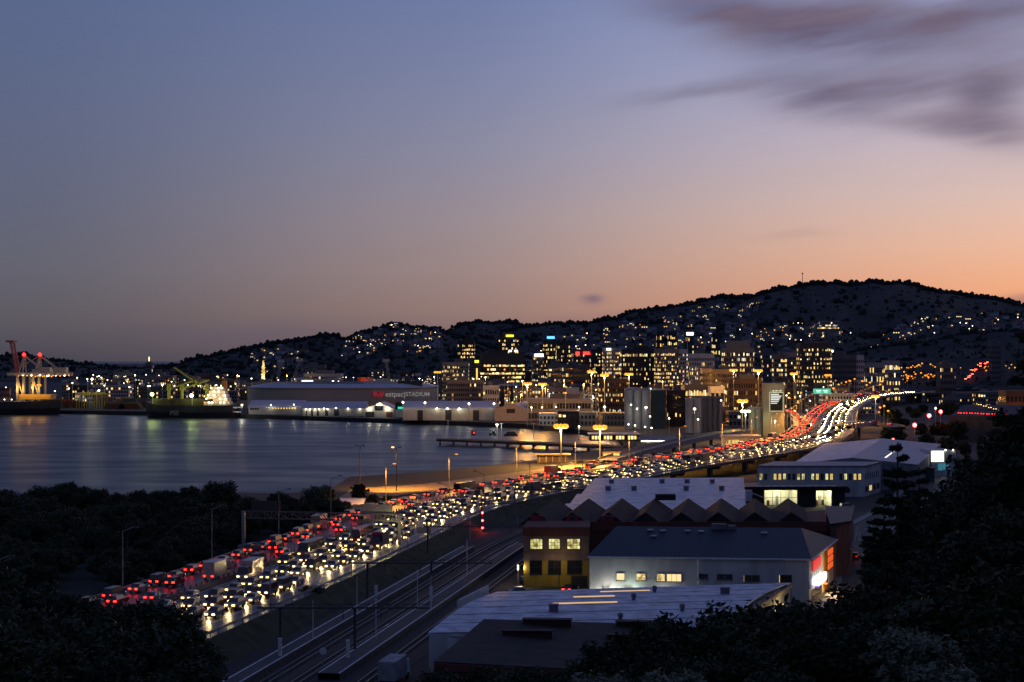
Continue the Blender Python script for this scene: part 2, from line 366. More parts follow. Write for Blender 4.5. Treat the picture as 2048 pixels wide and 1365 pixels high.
class Path:
    def __init__(s, pts):
        s.p = pts; s.n = []
        for i in range(len(pts)):
            t = pts[min(i+1, len(pts)-1)]-pts[max(i-1, 0)]; t.z = 0; t.normalize(); s.n.append(Vector((t.y, -t.x, 0)))
        s.l = [0]
        for a, b in zip(pts, pts[1:]): s.l.append(s.l[-1]+(b-a).length)
        s.len = s.l[-1]
    def at(s, d):
        d = max(0, min(s.len-.01, d)); i = 0
        lo, hi = 0, len(s.l)-1
        while hi-lo > 1:
            m = (lo+hi)//2
            if s.l[m] <= d: lo = m
            else: hi = m
        t = (d-s.l[lo])/(s.l[hi]-s.l[lo]); return s.p[lo].lerp(s.p[hi], t), s.n[lo].lerp(s.n[hi], t).normalized()
    def off(s, d, o, dz=0):
        p, n = s.at(d); q = p+n*o; q.z += dz; return q
    def ribbon(s, mb, o0, o1, dz, d0=0, d1=None, step=4, m=0):
        d1 = s.len if d1 is None else d1; k = max(1, int((d1-d0)/step)); pv = None
        for i in range(k+1):
            d = lerp(d0, d1, i/k); a, b = s.off(d, o0, dz), s.off(d, o1, dz)
            if pv: mb.quad(pv[0], pv[1], b, a, m)
            pv = (a, b)
        return mb
    def wall(s, mb, o, z0, z1, th, d0=0, d1=None, step=4, m=0, absz0=None):
        d1 = s.len if d1 is None else d1; k = max(1, int((d1-d0)/step)); pv = None
        for i in range(k+1):
            d = lerp(d0, d1, i/k); r = []
            for oo, zz in ((o-th/2, 0), (o+th/2, 0), (o+th/2, 1), (o-th/2, 1)):
                q = s.off(d, oo, z1 if zz else z0)
                if not zz and absz0 is not None: q.z = absz0
                r.append(q)
            if pv:
                for i2 in range(4): j2 = (i2+1) % 4; mb.quad(pv[i2], pv[j2], r[j2], r[i2], m)
            pv = r
        return mb
MW = Path(smooth_path(mpts))
RW, LW = 20.5, 12.6                        # widths right (towards us) and left (to the city) of the median
mb = MB(); MW.ribbon(mb, -LW, RW, 0)
road_m = pm('motorway_asphalt', (.060, .055, .050), .42, .25, .25, bump=.02, stretch=(1, 1, 1))
struct(mb.build('motorway', road_m))
# embankment, then concrete viaduct
def s_at_y(Y):
    for i, p in enumerate(MW.p):
        if p.y >= Y: return MW.l[i]
    return MW.len
SV = s_at_y(505)
mb = MB(); MW.wall(mb, -LW+.02, 0, -.02, .06, 0, SV, absz0=2.0); MW.wall(mb, RW-.02, 0, -.02, .06, 0, SV, absz0=2.0)
k = int(SV/6); pv = None
for i in range(k+1):
    d = SV*i/k
    q = [MW.off(d, -LW-6), MW.off(d, -LW-.05, -.05), MW.off(d, RW+.05, -.05), MW.off(d, RW+5)]; q[0].z = q[3].z = 2.5
    if pv: mb.quad(pv[0], pv[1], q[1], q[0]); mb.quad(pv[2], pv[3], q[3], q[2])
    pv = q
struct(mb.build('motorway_embankment', pm('rough_grass', (.045, .05, .022), .95, .45, .4, bump=.5)))
mb = MB(); MW.wall(mb, 0, -1.6, -.03, RW+LW-8, SV-6); o = mb.build('viaduct_deck', concrete); struct(o)
for v in o.data.vertices: pass
mb = MB(); MW.wall(mb, -LW+1.4, -1.0, -.02, 3.0, SV-6); MW.wall(mb, RW-1.4, -1.0, -.02, 3.0, SV-6); struct(mb.build('viaduct_edge', concrete))
d = SV+14; i = 0
while d < MW.len-40:
    p, n = MW.at(d); ang = math.atan2(n.y, n.x)
    t = tag(None or thing('viaduct_pier', 'concrete pier under the motorway viaduct, two columns and a crosshead', 'pier', (p.x, p.y, 2), ang, 'piers under the motorway viaduct'), None, None)
    h = p.z-2-1.6; m1 = MB(); m1.box((-LW/2+RW/2-10, 0, h/2), (1.6, 1.6, h)); m1.build('column', concrete, t); m1 = MB(); m1.box((-LW/2+RW/2+10, 0, h/2), (1.6, 1.6, h)); m1.build('column', concrete, t)
    m1 = MB(); m1.box(((RW-LW)/2, 0, h-.55), (27, 1.9, 1.1), top=(1.05, 1)); m1.build('crosshead', concrete, t)
    d += 30
# painted lines
mb = MB()
lanes_r = [3.2+3.55*i for i in range(4)]; lanes_l = [-(2.6+3.5*i) for i in range(3)]
for o_ in (1.25, 1.25+3.55*4+.35): MW.ribbon(mb, o_-.09, o_+.09, .008)
for o_ in (-.9, -.9-3.5*3): MW.ribbon(mb, o_-.09, o_+.09, .008)
for o_ in [lanes_r[i]+1.775 for i in range(3)] + [lanes_l[i]-1.75 for i in range(2)]:
    d = 0
    while d < MW.len-12: MW.ribbon(mb, o_-.08, o_+.08, .008, d, d+4.5, 4); d += 11
struct(mb.build('lane_markings', road_paint))
# barriers
t = thing('median_barrier', 'concrete median barrier with dark posts dividing the motorway', 'barrier', (0, 0, 0))
mb = MB(); MW.wall(mb, 0, .01, .75, .45); mb.build('barrier_wall', pm('barrier_concrete', (.13, .125, .115), .9, .25, .5), t)
mb = MB(); d = 0
while d < MW.len: p, n = MW.at(d); mb.box((p.x, p.y, p.z+1.05), (.16, .5, .62), math.atan2(n.y, n.x)); d += 2.4
stuff(mb.build('post', dark_steel, t))
for nm, o_, lab, dA in (('guard_rail', -LW+.35, 'steel guard rail along the harbour side of the motorway', 0), ('guard_rail', RW-.35, 'steel guard rail along the railway side of the motorway', 0)):
    t = thing(nm, lab, 'guard rail'); m_ = MB(); MW.wall(m_, o_, .42, .82, .09, dA); m_.build('rail', steel, t)
    m_ = MB(); d = dA
    while d < MW.len: q = MW.off(d, o_+(.14 if o_ > 0 else -.14)); m_.box((q.x, q.y, q.z+.42), (.12, .12, .84)); d += 3
    stuff(m_.build('post', steel, t))
t = thing('parapet_fence', 'dark railing on the edge of the motorway viaduct', 'fence')
m_ = MB(); s0 = s_at_y(440); MW.wall(m_, RW+.1, 1.25, 1.33, .08, s0); MW.wall(m_, RW+.1, -.9, .0, .25, s0); m_.build('rail', dark_steel, t)
m_ = MB(); d = s0
while d < s_at_y(900): q = MW.off(d, RW+.1); m_.box((q.x, q.y, q.z+.2), (.12, .12, 2.1)); d += 1.8
stuff(m_.build('baluster', dark_steel, t))
# ramps
def ramp_road(name, pts, w, lab):
    pa = Path(smooth_path([Vector(p) for p in pts], 3, 3)); t = thing(name, lab, 'ramp'); m_ = MB(); pa.wall(m_, 0, -1.3, 0, w); m_.build('deck', concrete, t)
    m_ = MB(); pa.ribbon(m_, -w/2+.5, w/2-.5, .01); m_.build('road_surface', road_m, t)
    for sd in (-1, 1): m_ = MB(); pa.wall(m_, sd*(w/2-.15), 0, .95, .25); m_.build('parapet', concrete, t)
    d = 10
    while d < pa.len-4:
        p, n = pa.at(d)
        if p.z > 4.5: m_ = MB(); m_.box((p.x, p.y, (p.z-1.3+2)/2), (1.3, 1.3, p.z-1.3-2), math.atan2(n.y, n.x)); m_.build('column', concrete, t)
        d += 24
    return pa
RAMP_R = ramp_road('ramp_right', [P(1688, 852, 790), P(1700, 851, 800), P(1725, 847.5, 830), P(1760, 848, 835), P(1800, 855, 810)], 8, 'curved slip road leaving the bright side of the motorway')
RAMP_L = ramp_road('ramp_left', [P(1600, 846, 850), P(1600, 838, 880), P(1592, 829, 920), P(1577, 823, 960), P(1552, 821, 985)], 8, 'slip road curling off the red side of the motorway')
RAMP_F = ramp_road('overbridge', [G(1215, 921, 4.2), G(1250, 910, 5.0), G(1330, 890, 7.0), G(1390, 877, 8.5), G(1440, 868, 9.0), P(1500, 862, 800)], 9, 'brown concrete overbridge climbing from the waterfront beside the motorway')
for o_ in bpy.data.objects:
    if o_.name.startswith('ramp_') and o_.parent is None: o_.name = 'slip_road'
# ---- railway: two old platforms, tracks, ballast
RS = .183                                       # tracks run this much right per metre ahead
def rx(x211, Y): return x211 + RS*(Y-211) + max(0, Y-330)**2*.0009
def rail_path(x211, y0, y1, z): return Path([Vector((rx(x211, y), y, z)) for y in [y0+(y1-y0)*i/30 for i in range(31)]])
mb = MB(); rail_path(-28.4, 176, 470, 3.05).ribbon(mb, -9.5, 13.5, 0); struct(mb.build('railway_ballast', pm('ballast', (.055, .048, .042), .95, .4, 2, bump=.6)))
platf = pm('platform_asphalt', (.075, .073, .072), .85, .25, .6); edge_w = pm('platform_edge', (.62, .62, .64), .7, .25, 1)
for (xa, xb, y0, y1, lab) in ((-35.8, -33.2, 178, 345, 'long narrow railway platform with pale edges nearer the motorway'), (-25.0, -21.9, 205, 352, 'long narrow railway platform with pale edges nearer the warehouses')):
    t = thing('railway_platform', lab, 'platform'); pa = rail_path((xa+xb)/2, y0, y1, 3.05); w = (xb-xa)/2*.98
    m_ = MB(); pa.wall(m_, 0, 0, .95, 2*w); m_.build('platform_slab', platf, t)
    for sd in (-1, 1): m_ = MB(); pa.wall(m_, sd*(w-.12), .955, 1.0, .24); m_.build('platform_edge', edge_w, t)
rail_m = pm('rail_steel', (.35, .32, .30), .28, .1, metal=.9)
for xc, lab in ((-31.3, 'railway track beside the motorway-side platform'), (-27.2, 'railway track between the two platforms, warehouse side'), (-18.4, 'railway track on the warehouse side of both platforms')):
    t = thing('railway_track', lab, 'track'); pa = rail_path(xc, 176, 470, 3.1)
    m_ = MB(); d = 0
    while d < pa.len: p, n = pa.at(d); m_.box((p.x, p.y, p.z), (2.2, .24, .12), math.atan2(n.y, n.x)); d += .75
    stuff(m_.build('sleeper', dark_conc, t))
    for sd in (-.55, .55): m_ = MB(); pa.wall(m_, sd, .06, .22, .08); m_.build('rail', rail_m, t)
# ================================================================== FOREGROUND BUILDINGS
def bw(mb, name, mats, t, parent=None, smooth=False, off=None):     # world-space mesh made local to thing t
    me = mb.mesh(name, mats); me.transform(Matrix.Translation(-Vector(t.location)))
    if smooth: me.polygons.foreach_set('use_smooth', [True]*len(me.polygons))
    return link(name, me, parent or t)
def V2(a): return Vector((a[0], a[1]))
def wallpt(A, B, u, o, z):
    A, B = V2(A), V2(B); d = (B-A).normalized(); n = Vector((d.y, -d.x)); q = A+d*u+n*o; return Vector((q.x, q.y, z))
frame_m = pm('window_frame', (.30, .30, .30), .5, .1)
room_m = em('lit_room', (1, .74, .34), 1.1); room_y = em('lit_room_yellow', (1, .70, .20), .8)
def lit_room_mat(name, c1, c2, s, scale):
    m = bpy.data.materials.new(name); m.use_nodes = True; t = m.node_tree; b = t.nodes['Principled BSDF']
    c = t.nodes.new('ShaderNodeTexCoord'); v = t.nodes.new('ShaderNodeTexVoronoi'); v.distance = 'CHEBYCHEV'; v.inputs['Scale'].default_value = scale
    t.links.new(c.outputs['Object'], v.inputs['Vector'])
    r = t.nodes.new('ShaderNodeValToRGB'); r.color_ramp.elements[0].color = c1 + (1,); r.color_ramp.elements[1].color = c2 + (1,)
    r.color_ramp.elements[0].position = .25; r.color_ramp.elements[1].position = .75
    t.links.new(v.outputs['Color'], r.inputs[0]); t.links.new(r.outputs[0], b.inputs['Emission Color']); b.inputs['Emission Strength'].default_value = s
    b.inputs['Base Color'].default_value = (.05, .05, .05, 1); m.cycles.emission_sampling = 'NONE'; return m
busy = lit_room_mat('lit_interior_busy', (.25, .14, .03), (1, .78, .34), 1.2, 1.7)
busy_g = lit_room_mat('lit_interior_fluorescent', (.22, .16, .03), (.95, .90, .38), 1.1, 1.3)
def window(t, A, B, u, w, z0, z1, pane, nx=1, nz=1, sill=False, rec=.12, fm=None):
    fm = fm or frame_m; fb = MB(); d = (V2(B)-V2(A)).normalized(); ang = math.atan2(d.y, d.x); th = .07
    def bx(ua, ub, za, zb, o=.03): c = wallpt(A, B, (ua+ub)/2, o, (za+zb)/2); fb.box(c, (ub-ua, .10, zb-za), ang)
    bx(u, u+w, z0, z0+th); bx(u, u+w, z1-th, z1); bx(u, u+th, z0+th, z1-th); bx(u+w-th, u+w, z0+th, z1-th)
    for i in range(1, nx): x = u+w*i/nx; bx(x-.03, x+.03, z0+th, z1-th, .025)
    for i in range(1, nz): z = lerp(z0, z1, i/nz); bx(u+th, u+w-th, z-.03, z+.03, .028)
    fo = bw(fb, 'window', fm, t); pb = MB()
    pb.quad(wallpt(A, B, u+.04, .015, z0+.04), wallpt(A, B, u+w-.04, .015, z0+.04), wallpt(A, B, u+w-.04, .015, z1-.04), wallpt(A, B, u+.04, .015, z1-.04))
    bw(pb, 'pane', pane, t, fo)
    if sill: sb = MB(); sb.box(wallpt(A, B, u+w/2, .1, z0-.06), (w+.2, .22, .08), ang); bw(sb, 'sill', fm, t, fo)
    return fo
def wallbox(t, A, B, u0, u1, z0, z1, o0, o1, mat, name):              # a box standing proud of a wall
    mb = MB(); d = (V2(B)-V2(A)).normalized(); c = wallpt(A, B, (u0+u1)/2, (o0+o1)/2, (z0+z1)/2)
    mb.box(c, (u1-u0, o1-o0, z1-z0), math.atan2(d.y, d.x)); return bw(mb, name, mat, t)
def wall_text(t, A, B, u, z, txt, size, mat, name='lettering', o=.06, parent=None):
    me = text_mesh(txt, size, .02, True); d = (V2(B)-V2(A)).normalized()
    M = Matrix.Translation(wallpt(A, B, u, o, z)-Vector(t.location)) @ Matrix.Rotation(math.atan2(d.y, d.x), 4, 'Z') @ Matrix.Rotation(R(90), 4, 'X')
    me.transform(M); me.materials.clear(); me.materials.append(mat); return link(name, me, parent or t)
def ribbed(name, col, scale=5, rough=.5, direction='X', var=.12):
    m = pm(name, col, rough, var, .5, bump=0, spec=.3); t = m.node_tree; b = t.nodes['Principled BSDF']
    c = t.nodes.new('ShaderNodeTexCoord'); w = t.nodes.new('ShaderNodeTexWave'); w.bands_direction = direction; w.inputs['Scale'].default_value = scale
    t.links.new(c.outputs['Object'], w.inputs['Vector']); bp = t.nodes.new('ShaderNodeBump'); bp.inputs['Strength'].default_value = .35; bp.inputs['Distance'].default_value = .05
    t.links.new(w.outputs['Fac'], bp.inputs['Height']); t.links.new(bp.outputs[0], b.inputs['Normal']); return m
white_roof = ribbed('white_roof_sheet', (.58, .58, .63), 2.2, .55, var=.34)
navy_roof = ribbed('navy_roof_sheet', (.030, .036, .048), 2.2, .55)
brown_roof = ribbed('brown_roof', (.060, .048, .042), 2.0, .85, var=.25)
saw_roof = ribbed('old_fibre_cement', (.040, .035, .032), 1.5, .9, 'Y', .3)
white_wall = pm('white_cladding', (.57, .56, .54), .7, .22, .35, stretch=(1, 1, .25))
grey_wall = pm('grey_render', (.26, .25, .25), .85, .18, .3, stretch=(1, 1, .3))
dark_wall = pm('charcoal_wall', (.03, .033, .035), .6, .2, .4)
yellow_wall = pm('mustard_paint', (.40, .27, .04), .75, .2, .5, stretch=(1, 1, .3))
tan_wall = pm('tan_brick', (.21, .15, .115), .85, .2, .5)
rust_wall = pm('red_oxide_paint', (.15, .052, .035), .85, .25, .4)
vent_m = pm('vent_metal', (.16, .15, .17), .6, .2)
def vent(t, x, y, z, kind='box'):
    mb = MB()
    if kind == 'box': mb.box((x, y, z+.5), (1.3, 1.1, 1.0)); mb.box((x, y, z+1.08), (1.5, 1.3, .14))
    else:
        mb.tube((x, y, z), (x, y, z+.6), .28, n=8); mb.ball((x, y, z+.85), .42, 0, 8, 5, .8); mb.tube((x, y, z+.6), (x, y, z+.66), .4, n=8)
    return bw(mb, 'roof_vent', vent_m, t)
# ---- long warehouse with the pale roof
A, D, C, B_ = G(860, 1268, 9), G(1437, 1256, 9), G(1580, 1169, 9), G(1000, 1187, 9)
t = thing('warehouse', 'long low warehouse with a wide pale lavender roof beside the railway', 'warehouse', (A.x, A.y, GZ))
mb = MB(); mb.prism([A.xy, D.xy, C.xy, B_.xy], GZ, 8.98); bw(mb, 'wall', white_wall, t)
for i in range(7):                                            # seven roof bays, each a sheet stepped a little over the next
    f0, f1 = i/7, (i+1)/7-.010; zz = [9.05+.9*math.sin(math.pi*f)+.02*i for f in (f0, f1)]
    L0, L1, R0, R1 = A.lerp(B_, f0), A.lerp(B_, f1), D.lerp(C, f0), D.lerp(C, f1)
    L0.z = R0.z = zz[0]; L1.z = R1.z = zz[1]; x = (L0-R0).normalized()*.3
    mb = MB(); mb.slab(L0+x, R0-x, R1-x, L1+x, .12); bw(mb, 'roof_sheet', white_roof, t)
for f, g0, g1 in ((.80, .38, .55), (.62, .33, .47), (.45, .30, .52)):     # strips of lit translucent sheet
    p, q = A.lerp(B_, f).lerp(D.lerp(C, f), g0), A.lerp(B_, f).lerp(D.lerp(C, f), g1); z = 9.05+.9*math.sin(math.pi*f)+.26
    mb = MB(); p.z = q.z = z; mb.bar(p, q, .5, .1); bw(mb, 'skylight', em('skylight_glow', (1, .62, .28), .75 if f > .5 else .3), t)
for g, f, k in ((.34, .30, 'box'), (.585, .72, 'cowl'), (.565, .5, 'cowl'), (.62, .12, 'cowl'), (.86, .60, 'box'), (.80, .25, 'cowl')):
    p = A.lerp(B_, f).lerp(D.lerp(C, f), g); vent(t, p.x, p.y, 9.1+.9*math.sin(math.pi*f), k)
for i in range(9):                                            # lit windows down the street side
    L = (C-D).length; window(t, D, C, 1.5+i*(L-4)/9, 2.2, 5.2, 6.7, busy if i % 3 else room_y, 2, 1)
mb = MB(); mb.bar(Vector((D.x+.3, D.y, 8.7)), Vector((C.x+.3, C.y, 8.7)), .35, .5); bw(mb, 'gutter', pm('gutter_cream', (.45, .36, .22), .6), t)
lamp('POINT', t, (D.lerp(C, .35)-Vector(t.location))+Vector((2.2, -1.2, -2.4)), 260, (1, .72, .3), .2)
lamp('POINT', t, (D.lerp(C, .8)-Vector(t.location))+Vector((2.2, -1.2, -2.4)), 260, (1, .72, .3), .2)
mb = MB()                                                      # raised white parapet at the railway corner
p0, p1, p2 = B_+Vector((-2.0, -2, 0)), B_+Vector((2.4, -1, 0)), A.lerp(B_, .52)+Vector((-1.8, 0, 0)); mb.prism([p0.xy, p2.xy, (p2.x+.25, p2.y), (p0.x+.25, p0.y+.0)], 8, 10.6); bw(mb, 'parapet', white_wall, t)
# ---- brown-roofed building in front of it
t = thing('brown_shed', 'brown roofed building with four long dark roof monitors at the frame bottom', 'building', (4, 186, GZ))
a, b, c, d = P(868, 1326, 184), P(1345, 1352, 186), P(1330, 1252, 210), P(968, 1241, 206.2); nz = Vector((0, 0, -.02))
mb = MB(); mb.prism([a.xy, b.xy, c.xy, d.xy], GZ, 9, z1s=[a.z-.3, b.z-.3, c.z-.3, d.z-.3]); bw(mb, 'wall', rust_wall, t)
mb = MB(); mb.slab(a+nz, b+nz, c+nz, d+nz, .2); bw(mb, 'roof', brown_roof, t)
mb = MB(); mb.bar(a+Vector((0, -.2, -.45)), b+Vector((0, -.2, -.45)), .2, .9); bw(mb, 'fascia', rust_wall, t)
mono_m = pm('monitor_red', (.055, .022, .020), .8, .2)
for px, py, w in ((1047, 1258, 96), (1042, 1240, 96), (1250, 1266, 96), (1222, 1285, 110)): pass
for u, v in ((.30, .62), (.36, .90), (.82, .62), (.86, .92)):
    q = a.lerp(b, u).lerp(d.lerp(c, u), v); mb = MB(); mb.box((q.x, q.y, q.z+.45), (6.4, 1.2, .9), -.05); mb.box((q.x, q.y, q.z+.97), (6.7, 1.5, .14), -.05); bw(mb, 'roof_monitor', mono_m, t)
t = thing('side_annex', 'white side annex with a pale lean-to roof beside the brown roof', 'building', (-11, 204, GZ))
a2, b2, c2, d2 = G(858, 1272, 8.6), G(918, 1274, 8.6), G(985, 1232, 8.9), G(926, 1230, 8.9)
mb = MB(); mb.prism([a2.xy, b2.xy, c2.xy, d2.xy], GZ, 8.45); bw(mb, 'wall', white_wall, t)
for i in range(3): f0, f1 = i/3, (i+1)/3-.01; mb = MB(); mb.slab(a2.lerp(d2, f0), b2.lerp(c2, f0), b2.lerp(c2, f1), a2.lerp(d2, f1), .12); bw(mb, 'roof_sheet', white_roof, t)
# ---- white two-storey building with navy hipped roof
A, B, C, D = Vector((13.7, 271.7, 0)), Vector((52, 268, 0)), Vector((62.8, 297, 0)), Vector((24.5, 300.7, 0)); E0 = 11.1
t = thing('white_commercial_building', 'white two-storey building with navy roof and lit upper windows', 'building', (A.x, A.y, GZ))
mb = MB(); mb.prism([A.xy, B.xy, C.xy, D.xy], GZ, E0); bw(mb, 'wall', white_wall, t)
r0, r1 = Vector((19.5, 286, 14.9)), Vector((53.5, 283, 14.9)); ov = .4
e = [Vector((p.x, p.y, E0+.04)) for p in (A+Vector((-ov, -ov, 0)), B+Vector((ov, -ov, 0)), C+Vector((ov, ov, 0)), D+Vector((-ov, ov, 0)))]
mb = MB(); mb.add([e[0], e[1], r1, r0], [(0, 1, 2, 3)]); mb.add([e[1], e[2], r1], [(0, 1, 2)]); mb.add([e[2], e[3], r0, r1], [(0, 1, 2, 3)]); mb.add([e[3], e[0], r0], [(0, 1, 2)]); mb.add(e, [(3, 2, 1, 0)])
roof = bw(mb, 'roof', navy_roof, t)
mb = MB(); mb.bar(e[0]+Vector((0, -.12, -.1)), e[1]+Vector((0, -.12, -.1)), .22, .26); bw(mb, 'gutter', pm('gutter_white', (.75, .74, .72), .6), t)
mb = MB(); mb.bar(e[1]+Vector((.12, 0, -.1)), e[2]+Vector((.12, 0, -.1)), .22, .26); bw(mb, 'gutter', MATS['gutter_white'], t)
def roofpt(f, g): return e[0].lerp(e[1], f).lerp(r0.lerp(r1, f), g)
for f, g in ((.20, .86), (.27, .84), (.40, .84), (.47, .83), (.24, .66), (.80, .80)):
    q = roofpt(f, g); mb = MB(); mb.box((q.x, q.y, q.z+.12), (1.1, .9, .25)); bw(mb, 'skylight', pm('skylight_sheet', (.45, .45, .42), .4), t, roof)
q = roofpt(.56, .93); mb = MB(); mb.box((q.x, q.y, q.z+.5), (2.6, 1.2, 1.0)); mb.box((q.x+2.4, q.y, q.z+.35), (1.6, 1.0, .8)); bw(mb, 'air_unit', vent_m, t, roof)
u0 = 0; FW = (B-A).length
def fu(px): return (px-1178)/(1617-1178)*FW
for x0, x1, z0, z1, mt, nx in ((1233, 1250, 6.9, 8.2, room_m, 1), (1273, 1292, 6.9, 8.2, busy, 1), (1314, 1331, 6.8, 8.2, busy, 2), (1334, 1364, 6.8, 8.2, room_m, 3), (1396, 1418, 7.3, 8.3, black_glass, 1), (1434, 1466, 7.2, 8.3, black_glass, 2),
                                (1488, 1520, 6.9, 8.2, black_glass, 2), (1560, 1584, 6.8, 8.3, black_glass, 1)):
    window(t, A, B, fu(x0), fu(x1)-fu(x0), z0, z1, mt, nx, 1, True)
window(t, A, B, fu(1487), .25, 6.9, 8.2, room_y); window(t, A, B, fu(1561)-.3, .25, 6.8, 8.3, room_y)
wallbox(t, A, B, fu(1563), fu(1583), 3.6, 5.9, .02, .08, pm('door_grey', (.30, .29, .30), .6), 'door')
for px in (1213, 1258): # two floodlights washing the lower wall
    p = wallpt(A, B, fu(px), .5, 5.1); mb = MB(); mb.box(p, (.5, .3, .22)); mb.bar(p, wallpt(A, B, fu(px), 0, 5.2), .06); lo = bw(mb, 'wall_lamp', em_wh, t)
    lamp('POINT', t, p-Vector(t.location)+Vector((0, -.35, -.25)), 420, (1, .98, .86) if px < 1230 else (.78, 1, .78), .15)
mb = MB(); p = wallpt(A, B, fu(1330), .5, 4.6); mb.box(p, (3.2, .2, .12)); bw(mb, 'wall_lamp', em('tube_lamp', (1, .97, .9), 6), t)
lamp('POINT', t, p-Vector(t.location)+Vector((0, -.3, -.3)), 200, (1, .97, .9), .2)
wallbox(t, A, B, 0.03, FW-.03, 3.05, 3.5, .005, .05, dark_conc, 'plinth')
for u in (.25, FW*.5, FW-.3): mb = MB(); mb.tube(wallpt(A, B, u, .12, GZ), wallpt(A, B, u, .12, E0-.1), .07); bw(mb, 'downpipe', MATS['gutter_white'], t)
# street face: white half, orange half, signs
SW = (C-B).length; orange_w = pm('orange_cladding', (.50, .20, .03), .7, .15, .5)
wallbox(t, B, C, SW*.52, SW-.02, GZ, E0-.05, .01, .12, orange_w, 'orange_panel')
red_sign = em('red_sign_face', (1, .03, .05), .75); o_sign = em('orange_sign_face', (1, .13, .02), .8); w_sign = em('white_sign_face', (.95, .95, 1), 5)
s_ = wallbox(t, B, C, SW*.12, SW*.40, 8.4, 10.2, .05, .22, red_sign, 'sign'); s_['label'] = 'lit red sign on the street face'
for i in range(3): wallbox(t, B, C, SW*.66, SW*.84, 6.6+i*1.3, 7.6+i*1.3, .14, .30, o_sign, 'sign_panel')
s_ = wallbox(t, B, C, SW*.12, SW*.44, 6.0, 7.1, .4, 1.0, w_sign, 'light_box_sign'); wallbox(t, B, C, SW*.12, SW*.44, 5.65, 5.97, .42, .98, em('violet_strip', (.25, .15, .9), 1.2), 'sign_strip')
lamp('POINT', t, wallpt(B, C, SW*.4, 2.6, 5.4)-Vector(t.location), 1500, (1, .66, .25), .25)
mb = MB(); mb.box(wallpt(B, C, SW*.36, 1.2, 5.35), (.5, .5, .25)); bw(mb, 'wall_lamp', em_or, t)
for i in range(3): window(t, B, C, SW*.20+i*1.9, 1.3, 7.3, 8.2, room_y)
p_ = wallbox(t, B, C, SW*.68, SW*.86, 3.9, 6.2, .14, .22, pm('poster_white', (.7, .68, .6), .6), 'poster'); wall_text(t, B, C, SW*.73, 5.2, 'A', 1.0, dark_steel, 'lettering', .24, p_)
wallbox(t, B, C, SW*.10, SW*.45, 3.1, 5.2, .02, .1, black_glass, 'shop_door'); wallbox(t, B, C, SW*.75, SW*.9, 3.1, 3.8, .13, .2, dark_wall, 'door')
# ---- mustard and tan corner building
Y0 = 290; A, B = Vector((2.2, Y0, 0)), Vector((14.6, Y0, 0))
t = thing('mustard_building', 'mustard-yellow building with three lit upper windows by the railway', 'building', (A.x, A.y, GZ))
mb = MB(); mb.prism([A.xy, B.xy, (15.2, 301.5), (3.4, 301.5)], GZ, 7.9); bw(mb, 'lower_wall', yellow_wall, t)
mb = MB(); mb.prism([A.xy, B.xy, (15.2, 301.5), (3.4, 301.5)], 7.91, 12.6); bw(mb, 'upper_wall', tan_wall, t)
mb = MB(); mb.prism([(2.0, Y0-.25), (14.8, Y0-.25), (15.4, 301.6), (3.2, 301.6)], 12.61, 14.3); bw(mb, 'parapet', rust_wall, t)
wallbox(t, A, B, 0, 12.4, 9.2, 9.35, .01, .12, tan_wall, 'string_course')
for px0, px1, mt in ((1060, 1085, busy_g), (1097, 1120, busy_g), (1134, 1160, busy_g)):
    u = (px0-1047)/F*Y0; w = (px1-px0)/F*Y0; window(t, A, B, u, w, 10.1, 12.1, mt, 4, 3, True, fm=dark_steel)
for px0, px1 in ((1059, 1084), (1096, 1122), (1134, 1164)):
    u = (px0-1047)/F*Y0; w = (px1-px0)/F*Y0; window(t, A, B, u, w, 5.4, 8.0, black_glass, 2, 2, True, fm=dark_steel)
wallbox(t, A, B, 9.0, 12.0, GZ+.02, 5.0, .02, .1, dark_wall, 'roller_door')
q = G(1036, 1172, GZ); tl = thing('yard_lamp', 'small bright yard lamp left of the mustard building', 'lamp', (q.x, q.y, GZ)); mb = MB(); mb.tube((0, 0, 0), (0, 0, 3.4), .07); mb.build('pole', steel, tl); mb = MB(); mb.box((0, -.1, 3.5), (.25, .25, .9)); mb.build('lamp_head', em_wh, tl); lamp('POINT', tl, (.8, -1.2, 3.6), 260, (1, .85, .55), .2)
q = G(1118, 1180, GZ); tl = thing('added_fill_lamp', 'added fill light on a post in front of the mustard wall', 'lamp', (q.x, q.y, GZ)); mb = MB(); mb.tube((0, 0, 0), (0, 0, 5.2), .08); mb.build('pole', dark_steel, tl); mb = MB(); mb.box((0, .1, 5.3), (.4, .3, .2)); mb.build('lamp_head', dark_steel, tl); lamp('POINT', tl, (0, .5, 5.0), 150, (1, .72, .3), .2)  # added light on a post, put here only to brighten the mustard wall
